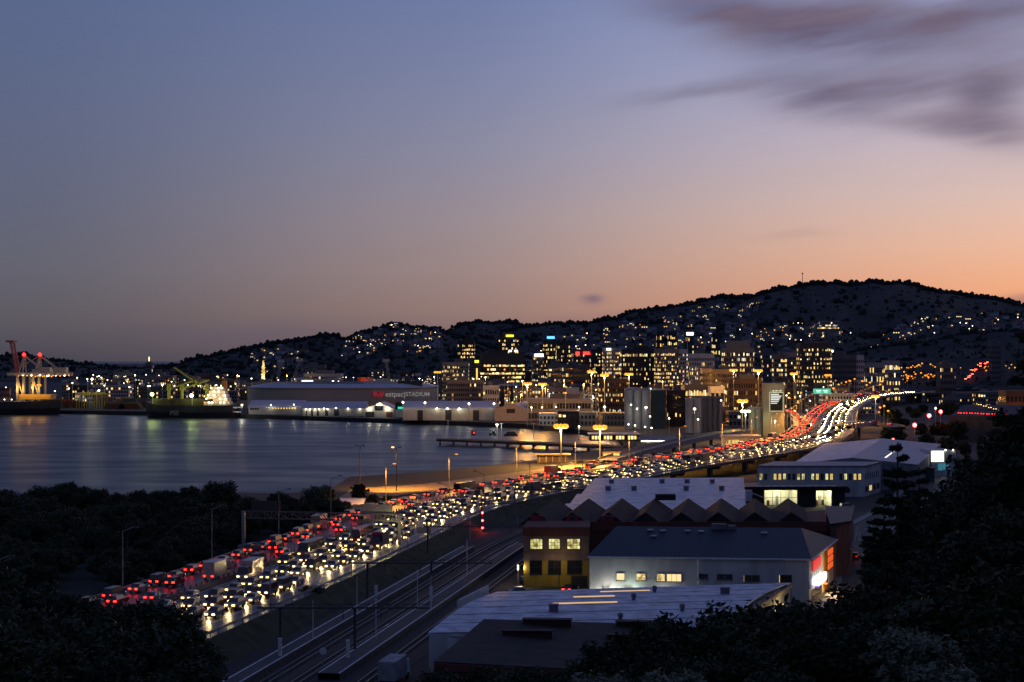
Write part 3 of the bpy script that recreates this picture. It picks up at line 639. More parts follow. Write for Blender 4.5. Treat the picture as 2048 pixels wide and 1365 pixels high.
# ---- saw-tooth factory
t = thing('sawtooth_factory', 'dark saw-tooth roofed factory, eight peaked bays in a row', 'factory', (3.5, 302, GZ))
mb = MB(); mb.prism([(3.2, 302), (62, 302), (68, 333), (7.2, 333)], GZ, 13.2); bw(mb, 'wall', rust_wall, t)
mb = MB(); mb.prism([(15.7, 301.6), (62.2, 301.6), (62.2, 301.98), (15.7, 301.98)], 12.2, 14.1); bw(mb, 'parapet', rust_wall, t)
PK = [(10.7-5.6)+7.22*i for i in range(9)]
for i in range(8):
    x0, x1 = PK[i]-1.8, PK[i]-1.8+7.2; xm = lerp(x0, x1, .48); sh = 3.9; zl, zh = 13.3+.02*i, 15.9
    a, b, c = Vector((x0-sh*.55, 302.2, zl)), Vector((xm-sh*.55, 302.2, zh)), Vector((x1-sh*.55, 302.2, zl))
    a1, b1, c1 = Vector((x0+sh*.7, 333, zl)), Vector((xm+sh*.7, 333, zh)), Vector((x1+sh*.7, 333, zl))
    mb = MB(); mb.slab(a, b, b1, a1, -.12); bw(mb, 'roof_slope', saw_roof, t); mb = MB(); mb.slab(b, c, c1, b1, -.12); bw(mb, 'roof_slope', saw_roof, t)
    mb = MB(); mb.add([a+Vector((0, .1, 0)), c+Vector((0, .1, 0)), b+Vector((0, .1, 0))], [(0, 1, 2)]); bw(mb, 'gable', saw_roof, t); mb = MB(); mb.add([a1, c1, b1], [(2, 1, 0)]); bw(mb, 'gable', saw_roof, t)
    mb = MB(); mb.tube((x0-sh*.55, 302.4, zl), (x0-sh*.55, 302.4, zl+1.3), .09); mb.ball((x0-sh*.55, 302.4, zl+1.4), .2); bw(mb, 'flue', vent_m, t)
mb = MB(); mb.box((33.2, 331, 16.3), (4.2, 2.6, 1.2)); bw(mb, 'roof_cabin', saw_roof, t)
red_v = pm('red_painted_vent', (.30, .035, .05), .7, .2)
for x in (5.0, 11.9, 18.8):
    mb = MB(); mb.box((x, 301.9, 14.55), (2.2, .5, .8), top=(1.25, 1)); mb.box((x, 301.9, 15.1), (2.9, .6, .3)); v_ = bw(mb, 'roof_ventilator', red_v, t)
    if x > 6: mb = MB(); mb.ball((x, 301.7, 14.95), .45, 0, 8, 5); bw(mb, 'vent_mouth', dark_steel, t, v_)
# curved brick end by the side street
t = thing('street_end_building', 'reddish building end with balcony rail on the side street', 'building', (63, 300, GZ))
mb = MB(); mb.prism([(62.6, 300.5), (67.5, 306), (75, 336), (69, 337)], GZ, 13.4); bw(mb, 'wall', pm('pink_brick', (.20, .10, .075), .85, .2, .5), t)
mb = MB(); mb.prism([(62.4, 300.2), (67.8, 305.8), (75.3, 336.2), (69, 337.2)], 13.41, 13.8); bw(mb, 'coping', dark_wall, t)
mb = MB(); mb.bar((68.4, 305.6, 8.2), (76, 336, 8.2), .12); mb.bar((68.4, 305.6, 9.3), (76, 336, 9.3), .1); 
for i in range(9): q = Vector((68.4, 305.6, 8.2)).lerp(Vector((76, 336, 8.2)), i/8); mb.tube(q, q+Vector((0, 0, 1.1)), .05)
bw(mb, 'balcony_rail', steel, t); mb = MB(); mb.prism([(67.6, 306), (69, 305.8), (76.6, 336), (75.1, 336)], 7.9, 8.1); bw(mb, 'balcony_slab', concrete, t)
# ---- big pale roof behind the saw-tooth
t = thing('pale_roof_warehouse', 'big warehouse with a flat pale stepped roof behind the saw-tooth factory', 'warehouse', (12, 338, GZ))
q = [Vector((11.5, 337)), Vector((52, 339)), Vector((66, 436)), Vector((22.5, 434))]
mb = MB(); mb.prism(q, GZ, 11.6); bw(mb, 'wall', white_wall, t)
for i in range(4):
    f0, f1 = i/4, (i+1)/4-.004; z = 11.7+.12*i; L0, L1, R0, R1 = [Vector((*v, z)) for v in (q[0].lerp(q[3], f0), q[0].lerp(q[3], f1), q[1].lerp(q[2], f0), q[1].lerp(q[2], f1))]
    L0.x -= [1.5, 0.6, -.8, -1][i]; L1.x -= [1.5, .6, -.8, -1][i]; L1.z += .25; R1.z += .25
    mb = MB(); mb.slab(L0, R0, R1, L1, .15); bw(mb, 'roof_sheet', white_roof, t)
for px, py in ((1223, 972), (1216, 980), (1268, 980), (1324, 971), (1374, 973), (1372, 980), (1424, 970), (1443, 977)): v = P(px, py, 418 if py < 975 else 396); vent(t, v.x, v.y, 12.2)
mb = MB(); mb.box((57.5, 372, 13), (1.6, 1.6, 2.6)); mb.slab((58.5, 371, 13.6), (58.5, 373, 13.6), (62, 373, 12.2), (62, 371, 12.2), .1); bw(mb, 'chimney_stack', white_wall, t)
# ---- glazed workshop / showroom
Y0 = 446; A, B = Vector((63, Y0, 0)), Vector((97.5, Y0+2, 0)); LEN = (B-A).length
t = thing('glazed_workshop', 'dark low workshop with two bright glazed bays under a flat canopy', 'building', (A.x, A.y, GZ))
def bu(px): return (px-1456)/F*Y0
bays = [(1529, 1563), (1563, 1596), (1634, 1666)]; zt = 8.6
segs = [(0, bu(1529)), (bu(1596), bu(1634)), (bu(1666), LEN)]
for u0, u1 in segs: wallbox(t, A, B, u0, u1, GZ, zt, -.3, 0, dark_wall, 'wall')
wallbox(t, A, B, bu(1529), bu(1596), 7.9, zt, -.3, 0, dark_wall, 'lintel'); wallbox(t, A, B, bu(1634), bu(1666), 7.7, zt, -.3, 0, dark_wall, 'lintel')
wallbox(t, A, B, -.2, LEN+.4, zt+.02, zt+.55, -12, 2.4, dark_wall, 'canopy'); mb = MB()
for i in range(10): mb.box(wallpt(A, B, 9+i*2.4, 1.2, zt+.6), (1.9, 2.2, .06))
bw(mb, 'canopy_panel', white_roof, t)
inw = pm('workshop_wall', (.75, .74, .62), .8, .1)
for u0, u1 in ((bu(1529), bu(1596)), (bu(1634), bu(1666))):
    wallbox(t, A, B, u0-.2, u1+.2, GZ, zt, -7.2, -7, inw, 'back_wall'); wallbox(t, A, B, u0-.3, u0-.1, GZ, zt, -7, -.31, inw, 'side_wall'); wallbox(t, A, B, u1+.1, u1+.3, GZ, zt, -7, -.31, inw, 'side_wall')
    for k in range(2): wallbox(t, A, B, u0+.5, u1-.5, zt-.35, zt-.22, -2.2-3*k, -1.9-3*k, em('fluorescent', (1, .98, .7), 9), 'ceiling_light')
    lamp('POINT', t, wallpt(A, B, (u0+u1)/2, -3.2, 7.4)-Vector(t.location), 900, (1, .93, .55), .6)
    n = 4 if u1-u0 > 6 else 2
    mb = MB()
    for k in range(n+1): u = lerp(u0, u1, k/n); mb.box(wallpt(A, B, u, .02, (GZ+7.8)/2), (.12, .12, 4.8))
    mb.box(wallpt(A, B, (u0+u1)/2, .02, 5.8), (u1-u0, .1, .1)); bw(mb, 'glazing_frame', dark_steel, t)
    for k in range(3): u = lerp(u0+.6, u1-.8, (k+.5)/3); wallbox(t, A, B, u-.35, u+.35, GZ, GZ+1.6+1.4*(k % 2), -4-k*.6, -3.4-k*.6, [rust_wall, grey_wall, dark_wall][k], 'tool_rack')
# ---- white office behind, with a row of lit windows
A, B, C, D = Vector((77, 480, 0)), Vector((110.5, 480, 0)), Vector((120, 498, 0)), Vector((86, 500, 0)); zt = 12.4
t = thing('white_office', 'long white two-storey office with a row of lit square windows', 'office', (A.x, A.y, GZ))
mb = MB(); mb.prism([A.xy, B.xy, C.xy, D.xy], GZ, zt); bw(mb, 'wall', white_wall, t)
mb = MB(); mb.prism([(76.7, 479.7), (110.8, 479.7), (120.4, 498.4), (85.6, 500.3)], zt+.01, zt+.4); bw(mb, 'roof', ribbed('slate_blue_roof', (.16, .18, .25), 2, .5), t)
for i in range(22):
    px = 1519+i*9.4; u = (px-1515)/F*480; lit = random.Random(i*3).random(); mt = busy_g if lit > .5 else (room_y if lit > .25 else black_glass)
    if i in (2, 10, 16): continue
    window(t, A, B, u, .95, 8.3, 10.3, mt, 2, 2)
for i in range(5): window(t, A, B, 13+i*3.4, 2.4, 4.2, 5.8, black_glass, 2, 1)
SWc = (C-B).length
for i in range(7): window(t, B, C, 1.2+i*2.6, .9, 8.3, 10.3, black_glass, 1, 2)
for i in range(4): window(t, B, C, 1.2+i*4.6, 3.4, 4.4, 6.2, room_y if i == 1 else black_glass, 2, 1)
t = thing('barn_roof_store', 'wide store with grey sheet roof and one lit skylight strip beyond the white office', 'warehouse', (100, 506, GZ))
q = [Vector((92, 505)), Vector((134, 505)), Vector((176, 628)), Vector((128, 628))]
mb = MB(); mb.prism(q, GZ, 11.2); bw(mb, 'wall', grey_wall, t)
mid0, mid1 = Vector((112, 505, 13.6)), Vector((152, 628, 13.6)); e4 = [Vector((*v, 11.3)) for v in q]
mb = MB(); mb.slab(e4[0], mid0, mid1, e4[3], .12); bw(mb, 'roof_slope', white_roof, t); mb = MB(); mb.slab(mid0, e4[1], e4[2], mid1, .12); bw(mb, 'roof_slope', ribbed('grey_roof_sheet', (.38, .38, .42), 2, .5), t)
mb = MB(); p, q2 = mid0.lerp(e4[1], .45), mid1.lerp(e4[2], .45); mb.bar(p.lerp(q2, .12)+Vector((0, 0, .2)), p.lerp(q2, .42)+Vector((0, 0, .2)), .5, .1); bw(mb, 'skylight', em('skylight_white', (1, .97, .9), 1.4), t)
mb = MB(); mb.add([e4[0], e4[1], mid0], [(0, 1, 2)]); bw(mb, 'gable', grey_wall, t)
# ---- shed with bright sign by the right slope
t = thing('signboard_shed', 'white shed with a blazing lit end wall at the foot of the black slope', 'building', (150, 560, GZ))
a = P(1862, 902, 560); mb = MB(); mb.prism([(a.x, 560), (a.x+9, 560), (a.x+9, 575), (a.x, 575)], GZ, a.z); bw(mb, 'wall', white_wall, t)
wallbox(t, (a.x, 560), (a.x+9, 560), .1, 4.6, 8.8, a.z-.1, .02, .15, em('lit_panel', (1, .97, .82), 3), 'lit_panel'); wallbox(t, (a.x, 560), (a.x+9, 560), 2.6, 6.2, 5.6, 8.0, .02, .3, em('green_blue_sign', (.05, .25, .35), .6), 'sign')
for u in (5.2, 8.0): mb = MB(); mb.ball((a.x+u, 559.6, a.z+.3), .28); bw(mb, 'roof_lamp', em_wh, t)
t = thing('teal_shed', 'low dark teal shed left of the blazing sign wall', 'building', (142, 540, GZ)); a = P(1835, 938, 540)
mb = MB(); mb.prism([(a.x, 540), (a.x+6, 540), (a.x+6, 552), (a.x, 552)], GZ, a.z); bw(mb, 'wall', pm('teal_sheet', (.03, .10, .10), .6), t); mb = MB(); mb.prism([(a.x-.3, 539.7), (a.x+6.3, 539.7), (a.x+6.3, 552.3), (a.x-.3, 552.3)], a.z+.01, a.z+.35); bw(mb, 'roof', rust_wall, t)
# ---- globe sign on a pole beside the long warehouse
q = G(1580, 1200, GZ); t = thing('globe_sign', 'blue and white lit globe on a pole at the warehouse corner', 'sign', (q.x, q.y, GZ)); zc = P(1580, 1166, q.y).z
mb = MB(); mb.tube((0, 0, 0), (0, 0, zc-GZ-.7), .1, n=8); mb.build('pole', white_paint, t)
def globe_mat():
    m = bpy.data.materials.new('globe_print'); m.use_nodes = True; n = m.node_tree; b = n.nodes['Principled BSDF']; c = n.nodes.new('ShaderNodeTexCoord'); v = n.nodes.new('ShaderNodeTexNoise'); v.inputs['Scale'].default_value = 1.2
    r = n.nodes.new('ShaderNodeValToRGB'); r.color_ramp.interpolation = 'CONSTANT'; r.color_ramp.elements[0].color = (.02, .25, .6, 1); r.color_ramp.elements[1].color = (.9, .95, 1, 1); r.color_ramp.elements[1].position = .5
    n.links.new(c.outputs['Object'], v.inputs['Vector']); n.links.new(v.outputs['Fac'], r.inputs[0]); n.links.new(r.outputs[0], b.inputs['Emission Color']); b.inputs['Emission Strength'].default_value = 1.6; return m
mb = MB(); mb.ball((0, 0, zc-GZ), .85, 0, 14, 10); mb.build('globe', globe_mat(), t, True)
# ---- side street
mb = MB(); pa = Path([Vector(p) for p in ((34, 205, GZ+.02), (52, 240, GZ+.02), (66, 285, GZ+.02), (76, 330, GZ+.02), (86, 380, GZ+.02), (112, 440, GZ+.02), (140, 520, GZ+.02), (165, 600, GZ+.02), (200, 760, GZ+.02))])
pa.ribbon(mb, -4.5, 4.5, 0, step=6); struct(mb.build('side_street', asphalt)); STREET = pa
for sd, nm in ((-5.6, 'pavement'), (5.6, 'pavement')):
    m_ = MB(); pa.wall(m_, sd, -.3, .13, 2.2, step=6); struct(m_.build(nm, concrete))
m_ = MB(); d = 0
while d < pa.len-6: pa.ribbon(m_, -.06, .06, .006, d, d+3, 3); d += 8
struct(m_.build('street_markings', road_paint))
LS = .2
# ================================================================== HARBOUR
def light_col(k): return {'o': (1, .46, .08), 'w': (1, .93, .70), 'g': (.88, 1, .50)}[k]
LM = {'o': em_or, 'w': em_wh, 'g': em_gr}
# ---- stadium
t = thing('stadium', 'long grey round-ended stadium with big lettering on its outer wall', 'stadium', P(690, 800, 1330).xy.to_3d())
SC = Vector((P(690, 800, 1400).x, 1400)); sa, sb_ = (878-503)/2/F*1395, 95.0; ztop = P(690, 776, 1315).z
stad_m = pm('stadium_cladding', (.30, .27, .255), .7, .12, .06)
def sell(a, k=1.0): return Vector((SC.x+math.copysign(abs(math.cos(a))**.62, math.cos(a))*sa*k, SC.y+math.copysign(abs(math.sin(a))**.8, math.sin(a))*sb_*k, 0))
N = 56; mb = MB(); ring = [sell(2*math.pi*i/N) for i in range(N)]; ringi = [sell(2*math.pi*i/N, .80) for i in range(N)]
for i in range(N):
    j = (i+1) % N; a, b = ring[i], ring[j]
    mb.quad((a.x, a.y, GZ), (b.x, b.y, GZ), (b.x, b.y, ztop), (a.x, a.y, ztop))
bw(mb, 'outer_wall', stad_m, t)
mb = MB()
for i in range(N):
    j = (i+1) % N; a, b, c, d = ring[i], ring[j], ringi[j], ringi[i]; z2 = ztop+3.2
    mb.quad((a.x, a.y, ztop+.02), (b.x, b.y, ztop+.02), (c.x, c.y, z2), (d.x, d.y, z2)); mb.quad((d.x, d.y, z2), (c.x, c.y, z2), (c.x, c.y, ztop-8), (d.x, d.y, ztop-8))
bw(mb, 'roof_ring', pm('stadium_roof', (.42, .40, .42), .5, .1), t)
mb = MB()
for i in range(N):
    j = (i+1) % N; a, b = ring[i], ring[j]; mb.bar((a.x, a.y, ztop-.9), (b.x, b.y, ztop-.9), 1.2, .5)
bw(mb, 'eaves_band', dark_steel, t)
mb = MB(); yy = 1342
for i in range(34):
    x = P(727+i*2.05, 0, yy).x; mb.bar((x, yy, ztop+1.5), (x+.5, yy+2, ztop+7), .35, .3)
mb.bar((P(725, 0, yy).x, yy, ztop+7), (P(800, 0, yy).x, yy, ztop+7), .5, .5); stuff(bw(mb, 'roof_truss', pm('truss_white', (.62, .60, .58), .6), t))
mb = MB(); mb.box((P(820, 0, 1350).x, 1350, ztop+3), (22, 8, 5)); bw(mb, 'control_box', dark_wall, t)
def tower_slanted(px0, py0, px1, py1, Y, lab):
    p, q = P(px0, py0, Y), P(px1, py1, Y); p.z = ztop-3; tt = thing('floodlight_tower', lab, 'floodlight tower', (p.x, Y, ztop-3)); mb = MB()
    d = (q-p); side = Vector((1.6, 0, 0))
    for s in (-1, 1): mb.tube(p+side*s, q+side*s*.5, .22, .16)
    mb.tube(p+Vector((0, 2, 0)), q+Vector((0, .8, 0)), .2, .14); n = 9
    for i in range(n): a = p.lerp(q, i/n); b = p.lerp(q, (i+1)/n); w0, w1 = 1.6*(1-.5*i/n), 1.6*(1-.5*(i+1)/n); mb.tube(a+Vector((-w0, 0, 0)), b+Vector((w1, 0, 0)), .09, n=4)
    bw(mb, 'lattice_mast', steel, tt); mb = MB(); mb.box((q.x, q.y-.4, q.z+1.2), (6, .6, 2.6)); bw(mb, 'lamp_rack', pm('rack_grey', (.3, .3, .32), .5), tt)
tower_slanted(551, 775, 562, 725, 1390, 'slanted lattice floodlight mast at the left end of the stadium, unlit')
tower_slanted(580, 775, 599, 723, 1340, 'slanted lattice floodlight mast left of the stadium, beside the blue sign')
tower_slanted(782, 762, 772, 724, 1350, 'slanted lattice floodlight mast right of the stadium lettering')
tower_slanted(846, 770, 836, 752, 1440, 'short slanted floodlight mast at the right end of the stadium')
# lettering on the wall facing the water
fy = min(v.y for v in ring)-.6; xl = P(755, 0, fy).x
def stext(txt, px, py, size, mat, name):
    me = text_mesh(txt, size, .15, True); p = P(px, py, fy); me.transform(Matrix.Translation(p-Vector(t.location)) @ Matrix.Rotation(R(90), 4, 'X')); me.materials.clear(); me.materials.append(mat); return link(name, me, t)
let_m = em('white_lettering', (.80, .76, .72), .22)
stext('estpac', 770.5, 793.5, 6.1, let_m, 'lettering'); stext('|', 807, 794, 6.2, let_m, 'lettering'); stext('STADIUM', 811, 792.6, 4.9, let_m, 'lettering')
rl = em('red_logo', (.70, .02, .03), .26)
for cx, w in ((750.5, 9.0), (763.5, 9.0)):
    p = P(cx, 789, fy); mb = MB(); hw, hh = w/2/F*fy, 4.9/F*fy
    vs = [(p.x-hw, fy, p.z+hh), (p.x-hw, fy, p.z-hh*.2), (p.x-hw*.45, fy, p.z-hh), (p.x+hw*.45, fy, p.z-hh), (p.x+hw, fy, p.z-hh*.2), (p.x+hw, fy, p.z+hh)]
    mb.add([(a, b-.2, c) for a, b, c in vs], [(0, 1, 2, 3, 4, 5)]); bw(mb, 'logo_block', rl, t)
mb = MB(); p = P(757, 789, fy); mb.box((p.x, fy-.3, p.z-1.2), (1.4, .3, 2.6), top=(1.8, 1)); bw(mb, 'logo_block', rl, t)
# ---- quay sheds
shed_w = pm('shed_cladding', (.44, .42, .37), .7, .15, .2, stretch=(1, 1, .2)); shed_r = ribbed('shed_roof', (.50, .48, .50), 1, .5)
def lamp_wall(tt, p, k='w', watt=900, r=.5, out=1.0):
    mb = MB(); mb.ball((p.x, p.y-.4, p.z), r, 0, 8, 6); bw(mb, 'wall_lamp', LM[k], tt)
    if watt: lamp('POINT', tt, p-Vector(tt.location)+Vector((0, -out-.6, -.3)), watt, light_col(k), .4)
def shed(px0, px1, yeave, yridge, ybase, lab, Y0=None, depth=34, doors=(), lamps=(), k='w', gable_right=None, watt=900):
    a = G(px0, ybase, GZ); b = G(px1, ybase, GZ)
    if Y0: a.y = b.y = Y0; a.x = P(px0, 0, Y0).x; b.x = P(px1, 0, Y0).x
    tt = thing('quay_shed', lab, 'shed', (a.x, a.y, GZ)); ze = P(0, yeave, (a.y+b.y)/2).z; zr = P(0, yridge, (a.y+b.y)/2+depth/2).z
    n = Vector((-(b-a).y, (b-a).x, 0)).normalized()*depth; c, d = b+n, a+n
    mb = MB(); mb.prism([a.xy, b.xy, c.xy, d.xy], GZ, ze); bw(mb, 'wall', shed_w, tt)
    m0, m1 = a+n/2, b+n/2; m0.z = m1.z = zr
    for v in (a, b, c, d): v.z = ze+.05
    ex = (b-a).normalized()*.8
    mb = MB(); mb.slab(a-ex, b+ex, m1+ex, m0-ex, .25); bw(mb, 'roof_slope', shed_r, tt); mb = MB(); mb.slab(m0-ex, m1+ex, c+ex, d-ex, .25); bw(mb, 'roof_slope', shed_r, tt)
    for q, (x0, x1) in enumerate(((a, d), (b, c))): mb = MB(); mb.add([x0, x1, m0 if q == 0 else m1], [(0, 1, 2)]); bw(mb, 'gable', shed_w, tt)
    A, B = a, b
    def uu(px): return (px-px0)/(px1-px0)*(B-A).length
    for x0, x1, z0, z1 in doors: wallbox(tt, A, B, uu(x0), uu(x1), z0, z1, .02, .15, dark_wall, 'door')
    for lx, lz in lamps: lamp_wall(tt, wallpt(A, B, uu(lx), .1, lz), k, watt)
    return tt, A, B, uu
t1, A, B, uu = shed(497, 604, 816, 801, 829, 'left-hand quay shed with a grey roof and small windows', depth=40, lamps=((542, 10.2), (588, 10.6)), watt=2500)
for i in range(6): wallbox(t1, A, B, uu(500+i*3.2), uu(502+i*3.2), 6.4, 8.2, .02, .12, black_glass, 'window')
for i in range(9): wallbox(t1, A, B, uu(545+i*5.5), uu(547+i*5.5), 7.2, 8.2, .02, .12, win_warm, 'window')
shed(605, 728, 818, 804, 832, 'long low middle quay shed with a row of lamps under the eaves', depth=44, doors=((612, 614, 3, 8), (622, 626, 3, 8), (634, 638, 3, 8), (650, 656, 3, 8), (668, 678, 3, 8.5)),
     lamps=((612, 8), (620, 8), (630, 8), (638, 8), (648, 8.6), (655, 8), (672, 9), (696, 8.6), (720, 8.2)), watt=700)
# gable-fronted shed
a, b = G(728, 834, GZ), G(806, 836, GZ); Yg = (a.y+b.y)/2; a.y = b.y = Yg; a.x, b.x = P(728, 0, Yg).x, P(788, 0, Yg).x
tt = thing('gable_shed', 'gable-fronted quay shed glowing yellow under three lamps', 'shed', (a.x, Yg, GZ)); zl, zr_, za = P(0, 819, Yg).z, P(0, 818, Yg).z, P(0, 806, Yg).z; am = P(759, 0, Yg).x
gw = pm('gable_cladding', (.58, .54, .44), .75, .12, .3)
mb = MB(); f = [(a.x, zl), (a.x, GZ), (b.x, GZ), (b.x, zr_), (am, za)]
vs = [(x, Yg, z) for x, z in f]+[(x, Yg+45, z) for x, z in f]; mb.add(vs, [(0, 1, 2, 3, 4), (9, 8, 7, 6, 5), (1, 0, 5, 6), (3, 2, 7, 8)]); bw(mb, 'wall', gw, tt)
mb = MB(); mb.slab((a.x-.5, Yg-.6, zl-.1), (am, Yg-.6, za+.1), (am, Yg+45, za+.1), (a.x-.5, Yg+45, zl-.1), -.25); bw(mb, 'roof_slope', shed_r, tt); mb = MB(); mb.slab((am, Yg-.6, za+.1), (b.x+.5, Yg-.6, zr_-.1), (b.x+.5, Yg+45, zr_-.1), (am, Yg+45, za+.1), -.25); bw(mb, 'roof_slope', shed_r, tt)
px_ = lambda p: P(p, 0, Yg).x
for x0, x1, z0, z1, m_, n_ in ((750, 766, 8.2, 11.6, black_glass, 'window'), (731, 748, GZ, 7.2, dark_wall, 'roller_door'), (773, 785, GZ, 7.0, rust_wall, 'door'), (750, 772, GZ, 7.2, gw, 'panel')):
    wallbox(tt, (a.x, Yg), (b.x, Yg), px_(x0)-a.x, px_(x1)-a.x, z0, z1, .03, .25, m_, n_)
lamp_wall(tt, Vector((px_(759), Yg, P(0, 809, Yg).z)), 'w', 5200, .75); lamp_wall(tt, Vector((px_(739), Yg, P(0, 817, Yg).z)), 'w', 3000, .6); lamp_wall(tt, Vector((px_(776), Yg, P(0, 817, Yg).z)), 'w', 3000, .6)
wx = px_(806); mb = MB(); mb.prism([(b.x+.05, Yg+.5), (wx, Yg+.5), (wx, Yg+16), (b.x+.05, Yg+16)], GZ, 8.6); bw(mb, 'annex_wall', gw, tt)
mb = MB(); mb.prism([(b.x+.2, Yg+7), (wx-.2, Yg+7), (wx-.2, Yg+15), (b.x+.2, Yg+15)], 8.62, 14); bw(mb, 'annex_upper', dark_wall, tt)
wallbox(tt, (b.x, Yg+7), (wx, Yg+7), 2.4, 6.8, 9.0, 10.6, .03, .25, em('green_neon', (.02, .8, .45), 1.0), 'sign')
t3, A, B, uu = shed(807, 990, 818, 803, 841, 'large right-hand quay shed with wide pale roof and long grey wall', depth=52, doors=((835, 846, 3, 10.2), (891, 903, 3, 10.5), (946, 958, 3, 10.2)), lamps=((874, 11.6), (895, 11.6), (918.5, 11.4)), k='w', watt=1800)
for px, py in ((806, 805), (850, 806), (938, 808), (988, 808)):
    tp = thing('roof_edge_lamp', {806: 'lamp post between the gable shed and the big quay shed', 850: 'bright lamp above the big quay shed roof, left one', 938: 'bright lamp above the big quay shed roof, middle one', 988: 'bright lamp at the right corner of the big quay shed'}[px], 'lamp', P(px, 820, 1085))
    q = P(px, py, 1085)-Vector(tp.location); mb = MB(); mb.tube((0, 0, -8), q, .2); mb.build('pole', steel, tp); mb = MB(); mb.ball(q, .75, 0, 8, 6); mb.build('lamp_head', LM['w'], tp); lamp('POINT', tp, q+Vector((0, -1.2, .3)), 3500, light_col('w'), .5)
a, b = G(988, 842, GZ), G(1053, 845, GZ); tt = thing('end_shed', 'pinkish gable end of the right-hand quay shed row', 'shed', (a.x, a.y, GZ)); Yg = a.y-3; am = P(1013, 0, Yg).x; f = [(P(989, 0, Yg).x, P(0, 818, Yg).z), (P(989, 0, Yg).x, GZ), (P(1053, 0, Yg).x, GZ), (P(1053, 0, Yg).x, P(0, 820, Yg).z), (P(1026, 0, Yg).x, P(0, 807, Yg).z)]
mb = MB(); mb.add([(x, Yg, z) for x, z in f]+[(x+10, Yg+50, z) for x, z in f], [(0, 1, 2, 3, 4), (9, 8, 7, 6, 5), (1, 0, 5, 6), (3, 2, 7, 8)]); bw(mb, 'wall', pm('pinkish_cladding', (.42, .36, .34), .7), tt)  # the pinkish tone is the cladding colour itself
mb = MB(); mb.slab((f[0][0], Yg-.5, f[0][1]), (f[4][0], Yg-.5, f[4][1]), (f[4][0]+10, Yg+50, f[4][1]), (f[0][0]+10, Yg+50, f[0][1]), -.25); bw(mb, 'roof_slope', shed_r, tt); mb = MB(); mb.slab((f[4][0], Yg-.5, f[4][1]), (f[3][0], Yg-.5, f[3][1]), (f[3][0]+10, Yg+50, f[3][1]), (f[4][0]+10, Yg+50, f[4][1]), -.25); bw(mb, 'roof_slope', shed_r, tt)
wallbox(tt, (f[1][0], Yg), (f[2][0], Yg), P(1013, 0, Yg).x-f[1][0], P(1030, 0, Yg).x-f[1][0], 8.5, 11.5, .03, .3, dark_wall, 'door')
# ---- pier
pa = Path([G(888, 878, 3), G(1000, 882, 3), G(1150, 889, 3), G(1260, 894, 3)]); t = thing('pier', 'dark timber pier reaching into the harbour from the right', 'pier', (pa.p[0].x, pa.p[0].y, 0))
mb = MB(); pa.wall(mb, 0, -1.1, 0, 14); bw(mb, 'deck', pm('pier_deck', (.075, .06, .05), .9, .3, .5), t)
for sd in (-6.2, 6.2):
    d = 2
    while d < pa.len-2: q = pa.off(d, sd); mb = MB(); mb.tube((q.x, q.y, -2), (q.x, q.y, 2), .45, n=7); bw(mb, 'pile', dark_conc, t); d += 9
mb = MB(); pa.wall(mb, 6.6, .02, .5, .4); bw(mb, 'kerb', pm('pier_kerb', (.35, .30, .18), .8), t)
def at_pier(px, py, Y): return P(px, py, Y)
for px, py, h, lab in ((994, 850, 10, 'lit white lamp post standing on the pier'), (1003, 848, 8, 'white post lamp on the pier just right of the brightest pier lamp'), (1067, 848, 8, 'white post lamp halfway along the pier'), (896, 842, 9, 'pale signal mast on the outer end of the pier')):
    Y = 46*F/(882-HY)*.95; q = P(px, py, Y); tp = thing('pier_lamp', lab, 'lamp post', (q.x, Y, 3)); mb = MB(); mb.tube((0, 0, 0), (0, 0, q.z-3), .16, n=8); mb.build('pole', white_paint, tp)
    mb = MB(); mb.box((0, 0, q.z-3+.15), (1.6, .6, .4)); mb.build('lamp_head', em_wh if px in (994,) else pm('lamp_head_pale', (.7, .68, .6), .5), tp)
    if px == 994: lamp('POINT', tp, (0, -1, q.z-3-.3), 3000, light_col('w'), .4)
q = P(947, 865, 870); tp = thing('harbour_beacon', 'small dark beacon box with a red light on the pier', 'beacon', (q.x, 870, 3)); mb = MB(); mb.box((0, 0, 1.4), (2.4, 2, 2.8)); mb.build('housing', dark_steel, tp); mb = MB(); mb.ball((.3, -1.3, 1.6), .4, 0, 8, 6); mb.build('red_lamp', em_red, tp)
lamp('POINT', tp, (.3, -2, 1.6), 300, (1, .05, .03), .3)
q = P(1022, 868, 860); tp = thing('moored_launch', 'dark covered launch lying at the pier beside the lamps', 'boat', (q.x, 860, 3)); mb = MB(); mb.box((0, 0, .7), (8, 3, 1.4), top=(.92, .8)); mb.build('hull', dark_wall, tp); mb = MB(); mb.box((0, 0, 2.0), (6, 2.4, 1.2), top=(.7, .7)); mb.build('cabin', dark_steel, tp)
q = P(985, 868, 862); tp = thing('quay_tractor', 'small green machine parked on the pier', 'tractor', (q.x, 862, 3)); mb = MB(); mb.box((0, 0, 1.1), (4, 2, 1.2)); mb.build('body', pm('green_machine', (.05, .3, .12), .5), tp); mb = MB(); mb.box((.6, 0, 2.2), (1.6, 1.6, 1.0), top=(.8, .8)); mb.build('cab', black_glass, tp)  # green comes from the body colour
for s in (-1.2, 1.2): mb = MB(); mb.tube((s, -1.1, .5), (s, 1.1, .5), .5, n=10); mb.build('wheel', dark_steel, tp)
